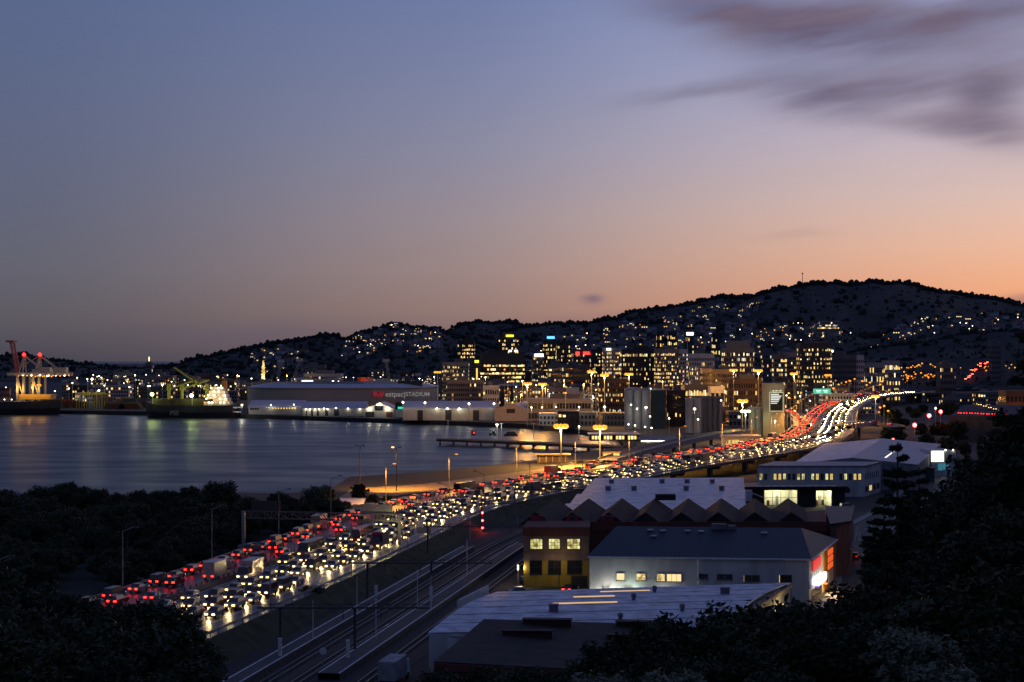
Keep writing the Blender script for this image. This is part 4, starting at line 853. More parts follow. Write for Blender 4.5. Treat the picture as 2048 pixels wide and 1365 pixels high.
# ---- ships
def hull_mesh(L, Wd, zd, bow=.12, stern=.06, sheer=2.5, n=24):
    mb = MB(); secs = []
    for i in range(n+1):
        u = i/n; w = Wd/2*min(1, (1-((1-u/stern) if u < stern else 0)**2*.5), 1 if u < 1-bow else math.cos((u-1+bow)/bow*math.pi/2*.97))
        zt = zd + sheer*max(0, (u-.8)/.2)**1.5 + .8*max(0, (.1-u)/.1); x = (u-.5)*L; fl = x + (L*.022 if u > 1-bow else 0)*(u-1+bow)/bow
        secs.append([(x, -w*.82, -1.5), (fl, -w, zt*.45), (fl+.5*(u > .9), -w, zt), (fl+.5*(u > .9), w, zt), (fl, w, zt*.45), (x, w*.82, -1.5)])
    for s in secs: mb.v += s
    for i in range(n):
        for k in range(6): j = (k+1) % 6; mb.f.append((i*6+k, (i+1)*6+k, (i+1)*6+j, i*6+j)); mb.m.append(0)
    mb.f += [tuple(range(6)), tuple(range(n*6, n*6+6))[::-1]]; mb.m += [0, 0]; return mb
hull_m = pm('dark_hull_paint', (.022, .022, .026), .5, .25, .08); boot_m = pm('hull_red', (.05, .018, .015), .6)
# container ship at the left edge (bow to the right)
Yc = 1290; xb = P(117, 0, Yc).x; L = 150
t = thing('container_ship', 'dark container ship at the left edge with glowing orange bow bulwark', 'ship', (xb-L/2-1.5, Yc, 0))
zd = P(0, 800.5, Yc).z; hull_mesh(L, 24, zd-1.2, .13, sheer=1.5).build('hull', hull_m, t)
mb = MB(); mb.box((L/2-16, 0, zd+2.8), (26, 15, 4.2), top=(1.06, 1.02)); mb.build('forecastle', pm('forecastle_cream', (.62, .42, .12), .6), t)
for x in (L/2-27, L/2-18, L/2-8): lamp('POINT', t, (x, -13.5, zd+7.5), 9500, (1, .50, .06), .6)
mb = MB(); mb.tube((L/2-16, 0, zd+4), (L/2-16, 0, zd+13), .5); mb.box((L/2-16, 0, zd+12), (6, 1, .8)); mb.build('foremast', white_paint, t)
for x in (-3, 0, 2.5): mb = MB(); mb.ball((L/2-16+x, -.9, zd+12.8), .7, 0, 8, 6); mb.build('mast_lamp', em_or, t)
for x in (L/2-46, L/2-40, L/2-34, L/2-54): mb = MB(); mb.ball((x, -12.2, zd+.7), .45, 0, 7, 5); mb.build('deck_lamp', em_wh, t)
cont_cols = [pm('container_%d' % i, c, .65, .2, .3) for i, c in enumerate([(.16, .03, .025), (.05, .06, .09), (.13, .12, .11), (.20, .09, .03), (.03, .08, .07), (.09, .03, .05)])]
cont_me = []
for m_ in cont_cols:
    c_ = MB(); c_.box((0, 0, 1.3), (12.1, 2.44, 2.58))
    for i in range(14): c_.box((-5.6+i*.86, -1.25, 1.3), (.35, .05, 2.3))
    cont_me.append(c_.mesh('shipping_container', m_))
CN = ['red', 'navy', 'grey', 'orange', 'teal', 'maroon']
def container(x, y, z, rz, k, grp, lab): lab = CN[k % 6] + ' ' + lab; grp = CN[k % 6] + ' ' + grp; o = link('shipping_container', cont_me[k % 6]); o.location = (x, y, z); o.rotation_euler = (0, 0, rz); tag(o, lab, 'container', grp)
rnd = random.Random(5); ox = t.location.x
for bay in range(4):
    for tier in range(rnd.choice((2, 3, 4)) if bay < 3 else 2):
        container(ox+L/2-42-bay*13, Yc-10, zd+.2+tier*2.6, 0, rnd.randint(0, 5), 'containers stacked on the ship', 'shipping container stacked on the deck of the container ship')
# log carrier with green-lit deck cranes (bow to the left)
Yl = 1215; x0, x1 = P(296, 0, Yl).x, P(477, 0, Yl).x; L = x1-x0
t = thing('log_carrier_ship', 'dark cargo ship with yellow-green lit deck cranes and bright stern house', 'ship', ((x0+x1)/2, Yl, 0), math.pi)
zd = P(0, 811, Yl).z; hull_mesh(L, 20, zd, .12, .05, 3.5).build('hull', hull_m, t)
me = text_mesh('PSS', 5.0, .05, True); me.transform(Matrix.Rotation(math.pi, 4, 'Z') @ Matrix.Translation(Vector((P(345, 0, Yl).x-(x0+x1)/2, -10.1, zd*.25))) @ Matrix.Rotation(R(90), 4, 'X')); me.materials.clear(); me.materials.append(pm('hull_lettering', (.20, .24, .24), .7)); link('lettering', me, t)
crane_y = pm('deck_crane_paint', (.42, .36, .06), .6, .15)
mb = MB(); mb.box((L*.10, 0, zd+2.6), (L*.68, 15, 5)); mb.build('log_cargo', pm('log_stack', (.06, .045, .03), .9, .4, .3), t)
for px, kx, kz in ((338, 22, 7), (364, 22, 7), (414, 26, 17)):
    x = -(P(px, 0, Yl).x-(x0+x1)/2); mb = MB(); mb.tube((x, 0, zd), (x, 0, zd+13), 1.3, 1.1, 8); mb.box((x, 0, zd+14.5), (3.4, 3.4, 5), top=(.7, .8)); cr = mb.build('deck_crane', crane_y, t)
    sgn = -1 if px < 400 else 1
    mb = MB(); mb.bar((x, 1.6, zd+13), (x+sgn*kx, 1.6, zd+13+kz), .9, 1.1); mb.bar((x, 1.6, zd+17), (x+sgn*kx, 1.6, zd+13.6+kz), .15, .15); mb.build('jib', crane_y, t, False).parent = cr
for px, py in ((310, 788.5), (388.5, 791)):
    x = -(P(px, 0, Yl).x-(x0+x1)/2); z = P(0, py, Yl).z; mb = MB(); mb.tube((x, 8, zd), (x, 8, z), .3); mb.build('lamp_mast', steel, t); mb = MB(); mb.ball((x, 10, z), 1.5, 0, 10, 7); mb.build('floodlight', em_gr, t)
    lamp('POINT', t, (x, 13, z), 13000, (.82, 1, .30), 1.0)
    lamp('POINT', t, (x, -6, z+1), 8000, (.82, 1, .30), 1.0)
hx = -L*.5+16; ship_w = pm('ship_house_white', (.7, .66, .56), .6, .1)
for i in range(5): mb = MB(); mb.box((hx, 0, zd+1.6+i*2.9), (20-i*2.4, 16-i*1.2, 2.8)); mb.build('deck_house', ship_w, t)
mb = MB(); mb.box((hx-5, 0, zd+16.5), (4, 4, 6), top=(.8, .8)); mb.build('funnel', pm('funnel_orange', (.6, .25, .03), .6), t)
rnd = random.Random(3)
for i in range(5):
    for k in range(7 if i == 0 else 4):
        x = hx+lerp(-11, 11, (k+.5)/(7 if i == 0 else 4))*(1-.12*i)+rnd.uniform(-.6, .6); mb = MB(); mb.ball((x, 8.7-.5*i, zd+2.4+i*2.9), .55, 0, 7, 5); mb.build('deck_lamp', em_wh if (i+k) % 3 else em_or, t)
for x in (-7, 2, 9): lamp('POINT', t, (hx+x, 12, zd+8), 4000, (1, .78, .4), .6)
mb = MB(); mb.box((-L*.5+3, 9.2, zd-1.4), (16, .6, 1.0)); mb.box((-L*.5+3, 9.0, zd-5), (13, .6, .8)); mb.build('fender_rail', white_paint, t)
# ---- container cranes
cr_m = pm('crane_paint', (.52, .44, .34), .55, .12); cr_r = pm('crane_boom_red', (.34, .10, .09), .6, .15, .3)
def gantry(pxA, pxB, Y, lab, boom_up, zrail, apex_px):
    t = thing('container_crane', lab, 'crane', (P(pxA, 0, Y).x, Y, GZ)); o = Vector(t.location); xA, xB = 0, P(pxB, 0, Y).x-o.x; zg = P(0, 752, Y).z-GZ; za = P(0, 712, Y).z-GZ
    for x in (xA, xB):
        for y in (0, 18): mb = MB(); mb.bar((x, y, 0), (x, y, zg), 1.7, 1.7); mb.build('leg', cr_m, t)
    mb = MB(); mb.bar((xA, 0, zg*.28), (xB, 0, zg*.28), 1.3); mb.bar((xA, 18, zg*.28), (xB, 18, zg*.28), 1.3); mb.bar((xB, 0, zg*.3), (xA, 0, zg*.96), .8); mb.build('cross_brace', cr_m, t)
    ap = P(apex_px, 0, Y).x-o.x; xe = P(apex_px+62, 0, Y).x-o.x
    mb = MB(); mb.bar((xA-4, 4, zg+1.4), (xe, 4, zg+1.4), 1.5, 2.6); mb.bar((xA-4, 14, zg+1.4), (xe, 14, zg+1.4), 1.5, 2.6); mb.build('girder', cr_m, t)
    for y in (4, 14): mb = MB(); mb.bar((xA, y, zg+2), (ap, y+(9-y)*.7, za), .9); mb.bar((xB-2, y, zg+2), (ap, y+(9-y)*.7, za), .9); mb.bar((ap, y+(9-y)*.7, za), (xe-6, y, zg+2), .7); mb.build('a_frame', cr_m, t)
    mb = MB(); mb.box((xe-9, 9, zg+5), (11, 8, 4.6)); mb.build('machinery_house', cr_m, t)
    mb = MB(); mb.box((ap+11, 9, zg+4), (7, 6, 3.4)); mb.build('operator_cabin', cr_m, t)
    mb = MB(); mb.ball((ap, 8, za+1), 1.7, 0, 8, 6); l_ = mb.build('aircraft_warning_lamp', em_red, t)
    if boom_up:
        q = P(18, 683, Y)-o; b0 = Vector((xA-2, 4, zg+2)); mb = MB()
        for y in (0, 9): mb.bar(b0+Vector((0, y, 0)), Vector((q.x, b0.y+y, q.z)), 1.1, 1.6)
        for i in range(14): a = b0.lerp(Vector((q.x, b0.y, q.z)), i/14); b = b0.lerp(Vector((q.x, b0.y, q.z)), (i+1)/14); mb.bar(a, b+Vector((0, 9, 0)), .4); mb.bar(a+Vector((-1.6, 0, 0)), b+Vector((1.8, 0, 0)), .5)
        mb.build('raised_boom', cr_r, t); mb = MB(); mb.box((q.x-.5, 8, q.z), (7, 10, 1.6)); mb.build('boom_tip', cr_r, t)
    else:
        mb = MB(); mb.bar((xA-4, 9, zg+1.4), (xA-26, 9, zg+1.4), 3, 2.4); mb.bar((ap, 8, za), (xA-24, 9, zg+2), .5); mb.build('boom', cr_m, t)
    rnd = random.Random(int(pxA))
    for i in range(9): mb = MB(); mb.ball((lerp(xA, xe, i/8), 2.6, zg-.6+rnd.uniform(-.5, 1)), .6, 0, 7, 5); mb.build('crane_lamp', em_wh if i % 2 else em_or, t)
    for x in (xA, xB): lamp('POINT', t, (x-2, -4, zg*.62), 9000, (1, .6, .15), .5)
    return t
gantry(35, 47, 1330, 'container crane with its red lattice boom raised high', True, 0, 42)
gantry(66, 78, 1365, 'container crane with two pale slanting stays and lowered boom', False, 0, 74)
# straddle carriers, log stacks, containers on the left wharf
def straddle(px, Y, lab):
    p = P(px, 0, Y); t = thing('straddle_carrier', lab, 'straddle carrier', (p.x, Y, GZ), 0, 'straddle carriers on the wharf')
    for x in (-2.4, 2.4):
        for y in (-4, 4): mb = MB(); mb.bar((x, y, 0), (x, y, 12), .6); mb.build('leg', crane_y, t)
    mb = MB(); mb.box((0, 0, 12.3), (5.6, 9, 1)); mb.box((1.5, -3, 13.4), (2, 2, 1.4)); mb.build('top_frame', crane_y, t)
for i in range(10): straddle(161+i*5.0, 1370+random.uniform(-6, 6), 'tall yellow straddle carrier parked in a row on the container wharf')
lampY = thing('wharf_floodlight', 'floodlight pole lighting the yellow straddle carriers', 'lamp post', (P(184, 0, 1345).x, 1345, GZ)); mb = MB(); mb.tube((0, 0, 0), (0, 0, 26), .3, .2); mb.build('pole', steel, lampY); mb = MB(); mb.ball((0, 0, 26), 1.0, 0, 8, 6); mb.build('lamp_head', em_wh, lampY); lamp('POINT', lampY, (0, 2, 25), 20000, (1, .85, .4), .6)
rnd = random.Random(12)
for i in range(70):
    px = rnd.choice((rnd.uniform(118, 165), rnd.uniform(212, 300), rnd.uniform(-20, 120))); Y = rnd.choice((1375, 1388, 1400, 1420))
    p = P(px, 0, Y)
    for k in range(rnd.randint(1, 3)): container(p.x, Y, GZ+k*2.6, rnd.choice((0, 0, .05)), rnd.randint(0, 5), 'containers stacked on the wharf', 'shipping container stacked on the container wharf behind the ships')
for px, lab in ((232, 'left long brown log stack on the wharf'), (262, 'right long brown log stack on the wharf, behind the cargo ship bow')):
    p = P(px, 0, 1345); t = thing('log_stack', lab, 'log stack', (p.x, 1345, GZ)); mb = MB()
    for r in range(5):
        for c_ in range(16-r): mb.tube((-9+c_*1.2+r*.6, -6, .6+r*1.0), (-9+c_*1.2+r*.6, 6, .6+r*1.0), .58, n=7)
    stuff(mb.build('log', pm('log_bark', (.16, .085, .03), .9, .35, 1), t))
# ---- silo group and billboard tower beyond the overbridge
silo_m = pm('silo_concrete', (.36, .37, .38), .8, .12, .1, stretch=(1, 1, .3)); dk_silo = pm('dark_green_cladding', (.045, .075, .075), .7, .15, .2)
def silo_row(px0, px1, ytop, Y, n, m_, lab, h_base=GZ):
    a, b = P(px0, 0, Y), P(px1, 0, Y); zt = P(0, ytop, Y).z; t = thing('silo', lab, 'silo', (a.x, Y, h_base)); w = (b.x-a.x)/n
    for i in range(n):
        mb = MB(); mb.tube((w*(i+.5), 0, 0), (w*(i+.5), 0, zt-h_base), w*.5, n=20); mb.build('silo_cell', m_, t, False)
    mb = MB(); mb.box((w*n/2, 0, zt-h_base+.6), (w*n, w*.5, 1.2)); mb.build('gallery', m_, t); return t
ts = silo_row(1249, 1300, 781, 950, 3, silo_m, 'pale concrete silos, three cells, left of the green tower')
for px, py in ((1262, 810), (1274, 818)): lamp_wall(ts, P(px, py, 941), 'w', 2400, .5)
t = thing('green_tower_block', 'windowless dark green tower beside the pale silos', 'tower', (P(1300, 0, 955).x, 955, GZ)); a = P(1301, 781, 955); b = P(1332, 781, 955)
mb = MB(); mb.prism([(a.x, 955), (b.x, 955), (b.x, 975), (a.x, 975)], GZ, a.z); bw(mb, 'wall', dk_silo, t); mb = MB(); mb.prism([(a.x-.3, 954.7), (b.x+.3, 954.7), (b.x+.3, 975.3), (a.x-.3, 975.3)], a.z+.01, a.z+.5); bw(mb, 'coping', silo_m, t)
mb = MB(); mb.ball((a.x, 954, a.z+1), .4); bw(mb, 'roof_lamp', em('cyan_lamp', (.2, .9, 1), 8), t)
silo_row(1371, 1402, 800, 900, 2, silo_m, 'pair of bluish silos behind the bright white lamp')
silo_row(1404, 1445, 797, 915, 4, pm('ribbed_silo', (.20, .19, .185), .8, .2), 'ribbed grey storage silos between the lamp and the billboard tower')
silo_row(1497, 1524, 818, 870, 2, silo_m, 'short pale-lit silos left of the billboard tower')
Yb = 862; a, b = P(1526, 767, Yb), P(1569, 767, Yb); t = thing('billboard_tower', 'tall grey slab tower with a lit black billboard high on its face', 'tower', (a.x, Yb, GZ))
mb = MB(); mb.prism([(a.x, Yb), (b.x, Yb), (b.x+2, Yb+16), (a.x+2, Yb+16)], GZ, a.z); bw(mb, 'wall', pm('tower_concrete', (.30, .27, .21), .8, .15, .15, stretch=(1, 1, .3)), t)
A, B = Vector((a.x, Yb, 0)), Vector((b.x, Yb, 0)); bz0, bz1 = P(0, 822, Yb).z, P(0, 786, Yb).z; u0, u1 = P(1540, 0, Yb).x-a.x, P(1565.5, 0, Yb).x-a.x
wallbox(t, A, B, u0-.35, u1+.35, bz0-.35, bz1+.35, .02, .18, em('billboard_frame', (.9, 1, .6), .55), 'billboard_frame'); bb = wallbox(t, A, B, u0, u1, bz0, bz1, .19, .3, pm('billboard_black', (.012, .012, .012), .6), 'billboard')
for i, (w, h) in enumerate(((4.6, .55), (6.0, .6), (5.4, .6), (4.8, .6), (4.4, .45), (3.6, .45))): # the printed lines are too small to read in the photo: pale bars stand for them
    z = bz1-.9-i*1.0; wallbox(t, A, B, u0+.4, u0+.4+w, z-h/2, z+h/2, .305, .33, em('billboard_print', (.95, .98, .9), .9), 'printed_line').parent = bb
for o_ in bb.children: o_.matrix_parent_inverse = Matrix()
for u in (u0+1.5, (u0+u1)/2, u1-1.5): lamp('POINT', t, wallpt(A, B, u, 1.8, bz1+1.2)-Vector(t.location), 520, (.95, 1, .7), .2); mb = MB(); mb.box(wallpt(A, B, u, 1.4, bz1+1.3), (.9, .4, .2)); mb.bar(wallpt(A, B, u, 0, bz1+1.3), wallpt(A, B, u, 1.3, bz1+1.3), .08); bw(mb, 'billboard_lamp', steel, t)
for px, py in ((1500, 835), (1535, 840)): lamp('POINT', t, P(px, py, Yb-6)-Vector(t.location), 3500, (.9, 1, .5), .4)
# green motorway sign
q = P(1644, 783, 1060); t = thing('motorway_sign', 'lit green motorway direction sign over the road', 'sign', (q.x, 1060, 12)); hw, hh = 17/F*1060, 5.2/F*1060
mb = MB(); mb.box((0, 0, q.z-12), (2*hw, .4, 2*hh)); pn = mb.build('panel', em('green_sign_face', (.02, .55, .32), 1.0), t)
for i, (x, w) in enumerate(((-2.4, 3.4), (2.4, 3.0))): mb = MB(); mb.box((x, -.26, q.z-12+.5), (w, .1, .45)); mb.box((x, -.26, q.z-12-.5), (w*.8, .1, .4)); mb.build('printed_line', em('sign_print', (.8, 1, .9), 1.4), t)
for x in (-hw*.8, hw*.8): mb = MB(); mb.tube((x, .4, -10), (x, .4, q.z-12), .25); mb.build('post', steel, t)
# bright string-lit shed, cafe, service buildings under the ramp
q0, q1 = P(1283, 882, 800), P(1357, 882, 800); t = thing('string_lit_shed', 'low shed outlined by a blazing row of white lamps', 'building', (q0.x, 800, GZ)); zt = q0.z
mb = MB(); mb.prism([(q0.x, 800), (q1.x, 800), (q1.x, 812), (q0.x, 812)], GZ, zt); bw(mb, 'wall', dark_wall, t); mb = MB(); mb.slab((q0.x, 799, zt+.2), (q1.x, 799, zt+.2), (q1.x, 813, zt+1.6), (q0.x, 813, zt+1.6), .2); bw(mb, 'roof', pm('blue_roof', (.04, .07, .16), .6), t)
for i in range(26): mb = MB(); mb.ball((lerp(q0.x, q1.x, i/25), 798.6, zt-.1), .32, 0, 7, 5); bw(mb, 'string_lamp', em_wh, t)
for i in range(3): lamp('POINT', t, Vector((lerp(q0.x, q1.x, (i+.5)/3), 797, zt-.4))-Vector(t.location), 1800, (.95, 1, .8), .4)
q0, q1 = P(1180, 886, 812), P(1278, 886, 812); t = thing('waterfront_terminal', 'long low terminal with a strip of yellow lit windows behind the two big orange lamps', 'building', (q0.x, 812, GZ)); zt = P(0, 870, 812).z
mb = MB(); mb.prism([(q0.x, 812), (q1.x, 812), (q1.x, 826), (q0.x, 826)], GZ, zt); bw(mb, 'wall', dark_wall, t); mb = MB(); mb.prism([(q0.x-.6, 811), (q1.x+.6, 811), (q1.x+.6, 827), (q0.x-.6, 827)], zt+.01, zt+.5); bw(mb, 'roof', shed_r, t)
for i in range(16):
    u = 1+i*1.6; wallbox(t, (q0.x, 812), (q1.x, 812), u, u+1.15, GZ+.8, GZ+2.6, .02, .1, [win_warm, win_white, win_warm, black_glass][i % 4], 'window')
q0, q1 = P(1450, 892, 700), P(1520, 892, 700); t = thing('bus_depot_cafe', 'small building with two yellow lit windows tucked behind the motorway', 'building', (q0.x, 700, GZ)); zt = P(0, 877, 700).z
mb = MB(); mb.prism([(q0.x, 700), (q1.x, 700), (q1.x, 712), (q0.x, 712)], GZ, zt); bw(mb, 'wall', white_wall, t); mb = MB(); mb.prism([(q0.x-.6, 699), (q1.x+.6, 699), (q1.x+.6, 713), (q0.x-.6, 713)], zt+.01, zt+1.2); bw(mb, 'roof_band', pm('pale_fascia', (.45, .40, .38), .7), t)
for px0, px1 in ((1457, 1461), (1464, 1470), (1471, 1479)): wallbox(t, (q0.x, 700), (q1.x, 700), P(px0, 0, 700).x-q0.x, P(px1, 0, 700).x-q0.x, GZ+1.5, zt-.8, .02, .1, room_y, 'window')
for o in ('hill_far_left',): pass
q = P(1105, 935, 640); t = thing('waterfront_kiosk', 'orange-lit kiosk with a flat canopy by the big lamps', 'kiosk', (q.x, 640, GZ)); mb = MB(); mb.box((0, 0, 1.7), (13, 5, 3.2)); mb.build('wall', tan_wall, t); mb = MB(); mb.box((0, -.5, 3.5), (15, 7.5, .35)); mb.build('canopy', pm('canopy_cream', (.55, .45, .25), .7), t)
for i in range(5): mb = MB(); mb.box((-5.4+i*2.7, -2.55, 1.6), (.3, .1, 2.6)); mb.build('pilaster', white_paint, t)
q = P(1222, 925, 660); t = thing('roadside_hut', 'small yellow-lit hut beside the shore road', 'hut', (q.x, 660, GZ)); mb = MB(); mb.box((0, 0, 1.5), (7, 4, 2.9)); mb.build('wall', white_wall, t); mb = MB(); mb.box((0, 0, 3.15), (8, 5, .3)); mb.build('roof', tan_wall, t); mb = MB(); mb.box((0, -2.05, 1.7), (5.6, .08, 1.2)); mb.build('window', room_y, t)
LS = 1.0
# ================================================================== CITY
rc = random.Random(21)
facs = {'dark': pm('facade_dark', (.028, .028, .032), .5, .2, .1), 'grey': pm('facade_grey', (.13, .125, .13), .8, .15, .1), 'pale': pm('facade_pale', (.34, .32, .32), .8, .12, .1), 'beige': pm('facade_beige', (.27, .22, .18), .8, .12, .1),
        'white': pm('facade_white', (.55, .53, .54), .8, .1, .1), 'brown': pm('facade_brown', (.10, .065, .05), .8, .2, .1)}
WM = [win_warm, win_white, win_dim, em('lit_window_green', (.85, .90, .28), 1.25), em('lit_window_faint', (1, .55, .2), .26), em('lit_window_mid', (1, .64, .2), 1.0), em('lit_window_cool', (.85, .9, .75), .9)]
def building(px0, px1, ytop, Y, floors, cols, fac, lit, lab, depth=None, mode='grid', plant=True, z0=GZ, group=None, rowlit=None, name='office_building', fill=(.62, .55), top_blank=0.06, seed=None):
    r = random.Random(seed if seed is not None else int(px0*7+Y)); a, b = P(px0, 0, Y), P(px1, 0, Y); w = b.x-a.x; zt = P(0, ytop, Y).z; dp = depth or max(14, w*.6)
    t = thing(name, lab, 'building', (a.x, Y, z0), 0, group); h = zt-z0
    mb = MB(); mb.box((w/2, dp/2, h/2), (w, dp, h)); mb.box((w/2, dp/2, h+.35), (w+.4, dp+.4, .7)); mb.build('wall', facs[fac], t)
    if plant: mb = MB(); pw = r.uniform(.25, .5); mb.box((w*r.uniform(.35, .65), dp/2, h+.7+1.6), (w*pw, dp*.5, 3.2)); mb.build('roof_plant', facs['grey'] if fac != 'dark' else facs['dark'], t)
    lm, dm = MB(), MB(); fh = h*(1-top_blank)/floors; cw = w/cols; ww, wh = cw*fill[0], fh*fill[1]
    for f in range(floors):
        zb = h*(1-top_blank)-(f+1)*fh+fh*.22
        if z0+zb+wh < CZ-(900-HY)/F*Y: continue
        rl = lit*r.choice((.25, .6, 1, 1.2, 1.5)) if mode != 'grid' else lit*r.uniform(.7, 1.3)
        if rowlit and f in rowlit: rl = rowlit[f]
        for c in range(cols):
            x = (c+.5)*cw; on = r.random() < rl; k = r.choice((0, 0, 1, 2, 4, 5, 5, 6)) if fac != 'dark' else r.choice((0, 0, 1, 3, 2, 4, 5, 5))
            w2 = cw*.97 if mode == 'strip' else ww
            tgt = lm if on else dm; hh = wh*r.choice((1, 1, .8, .55)) if on else wh; tgt.box((x, -.04, zb+hh/2), (w2*(r.choice((1, 1, .6)) if on and mode == 'grid' else 1), .12, hh), 0, k if on else 0)
        for c in range(max(2, int(dp/cw))):
            on = r.random() < rl*.8; y = (c+.5)*dp/max(2, int(dp/cw)); tgt = lm if on else dm
            side = w+.04 if px0 < CX-0 else -.04; tgt.box((side, y, zb+wh/2), (.12, cw*fill[0], wh), 0, (r.choice((0, 1, 2)) if on else 0))
    if Y < 2200 and name != 'city_block':
        fm_ = MB()
        for c in range(cols+1): fm_.box((min(max(c*cw, .15), w-.15), -.16, h*(1-top_blank)/2), (.3, .3, h*(1-top_blank)))
        if fac != 'dark': stuff(fm_.build('facade_fin', facs[fac], t))
    if lm.v: stuff(lm.build('lit_window', WM, t))
    if dm.v: stuff(dm.build('dark_window', black_glass, t))
    return t
def roof_sign(t, px0, px1, py0, py1, Y, mat, txtlike=True):
    a, b = P(px0, py0, Y-1), P(px1, py1, Y-1); o = Vector(t.location); mb = MB(); mb.box(((a.x+b.x)/2-o.x, -1.0, (a.z+b.z)/2-o.z), (b.x-a.x, .5, abs(a.z-b.z))); s = mb.build('roof_sign', mat, t); return s
s_red = em('sign_red', (1, .03, .02), 3.5); s_blue = em('sign_blue', (.08, .35, 1), 3.0); s_yel = em('sign_yellow', (.95, .9, .05), 2.2); s_wht = em('sign_white', (1, .92, .7), 3.0)
t = building(915, 949, 682, 2000, 13, 11, 'dark', .72, 'slim dark tower full of small lit windows, left of the wide lit slab')
t = building(961, 1049, 708, 1700, 9, 26, 'dark', .62, 'wide dark slab office with long rows of yellow windows', mode='strip', top_blank=.22, fill=(.8, .5))
roof_sign(t, 949, 957, 721, 726, 1690, s_yel)
mb = MB(); mb.box((-4, 2, 20), (4, 5, 38)); mb.build('stair_tower', facs['brown'], t); mb = MB(); mb.box((-4, -.7, 26), (1.6, .2, 15)); mb.build('stair_glazing', em('stair_light', (1, .55, .1), 1.6), t)
building(884, 937, 726, 1600, 9, 20, 'beige', .42, 'pale block with many small lit windows left of the wide lit slab')
t = building(997, 1037, 671, 2150, 13, 11, 'brown', .5, 'brown tower with a yellow sign strip on its roof corner')
s_ = roof_sign(t, 1012, 1027, 670, 674, 2149, s_yel); roof_sign(t, 1017, 1023, 699, 703, 1990, s_wht); roof_sign(t, 1029, 1036, 699, 703, 1990, s_wht)
t = building(1064, 1088, 709, 1800, 11, 8, 'grey', .35, 'grey tower crowned by a white lit sign band'); roof_sign(t, 1069, 1087, 708, 714, 1799, s_wht)
t = building(1086, 1113, 681, 2050, 12, 9, 'dark', .45, 'dark tower with a blue lit sign on top'); roof_sign(t, 1094, 1109, 673, 678, 2049, s_blue)
building(1113, 1143, 684, 2000, 11, 10, 'dark', .35, 'dark tower right of the blue-signed tower')
building(1096, 1137, 729, 1600, 6, 16, 'grey', .22, 'low grey office in front of the blue-signed tower', mode='strip')
t = building(1146, 1182, 700, 1900, 8, 11, 'brown', .15, 'brown building carrying two glowing red signs'); roof_sign(t, 1152, 1160, 704, 711, 1890, s_red); roof_sign(t, 1167, 1180, 704, 710, 1890, s_red)
building(1133, 1177, 731, 1620, 6, 15, 'grey', .1, 'unlit grey office with pale fins below the red signs')
building(1182, 1207, 700, 1850, 12, 8, 'dark', .3, 'narrow dark tower right of the red signs')
t = building(1206, 1241, 697, 1700, 12, 10, 'pale', .68, 'pale tower with a small white sign and rows of lit windows'); roof_sign(t, 1213, 1222, 697, 701, 1699, s_wht)
building(1243, 1308, 700, 1650, 10, 20, 'dark', .34, 'wide black office with one bright top row', mode='grid', rowlit={0: .9})
building(1311, 1357, 699, 1550, 13, 13, 'beige', .55, 'beige tower with columns of warm windows right of the black office')
t = building(1358, 1376, 700, 1555, 12, 5, 'white', .4, 'slim white tower with a flagpole mast'); mb = MB(); mb.tube((9, 3, 38), (9, 3, 62), .25); mb.build('mast', steel, t)
building(1380, 1429, 709, 1500, 10, 15, 'white', .10, 'white gridded office block, mostly dark inside', fill=(.55, .6), rowlit={4: .5})
t = building(1447, 1509, 697, 1480, 10, 19, 'beige', .5, 'broad tan office with yellow windows and a tall roof plant'); mb = MB(); mb.box((15, 8, 62-GZ-1), (22, 10, 7)); mb.build('roof_plant', facs['beige'], t)
building(1525, 1549, 704, 1650, 10, 8, 'grey', .2, 'grey block left of the ribbed lit block')
building(1549, 1574, 711, 1450, 10, 6, 'grey', .45, 'ribbed block with dotted lit windows left of the pale pair', mode='strip')
building(1573, 1600, 707, 1460, 11, 9, 'pale', .22, 'pale narrow block beside the big dark tower')
t = building(1600, 1664, 688, 1420, 13, 19, 'dark', .42, 'big dark tower with broken rows of lights near the motorway end'); mb = MB(); mb.box((16, 8, 57), (18, 10, 6)); mb.build('roof_plant', facs['grey'], t); mb = MB(); mb.ball((30, -1, 51), .9, 0, 8, 6); mb.build('roof_lamp', em_wh, t)
building(1667, 1713, 711, 1500, 8, 13, 'grey', .08, 'unlit grey glass block right of the big dark tower', mode='strip'); building(1713, 1728, 712, 1505, 8, 4, 'white', .0, 'white stair tower at the end of the grey glass block')
building(1731, 1770, 727, 1560, 4, 14, 'pale', .75, 'low long lit building in front of the black slope, left part', mode='strip'); building(1770, 1800, 723, 1565, 5, 10, 'pale', .6, 'low long lit building in front of the black slope, right part', mode='strip')
building(1405, 1424, 739, 1150, 8, 6, 'beige', .05, 'pinkish block, its left wing'); building(1424, 1466, 741, 1160, 8, 12, 'beige', .07, 'pinkish apartment block behind the orange star-bright lamp')
building(1369, 1418, 772, 1120, 3, 16, 'grey', .75, 'low office with one bright strip of windows above the silos', mode='strip', rowlit={0: .95, 1: .25}); building(1421, 1449, 775, 1060, 2, 3, 'white', .0, 'blank white box building under the pinkish block')
building(1198, 1252, 760, 1130, 7, 16, 'brown', .38, 'dark brown office with lit strips beside the silos'); building(894, 966, 762, 1260, 6, 16, 'beige', .12, 'beige flats behind the big quay shed')
building(966, 998, 773, 1230, 3, 7, 'white', .12, 'white low block right of the beige flats'); t = building(1096, 1133, 778, 1150, 4, 9, 'beige', .25, 'low beige block with a blue sign behind the sheds'); roof_sign(t, 1098, 1102, 787, 795, 1149, em('sign_paleblue', (.5, .8, 1), 2))
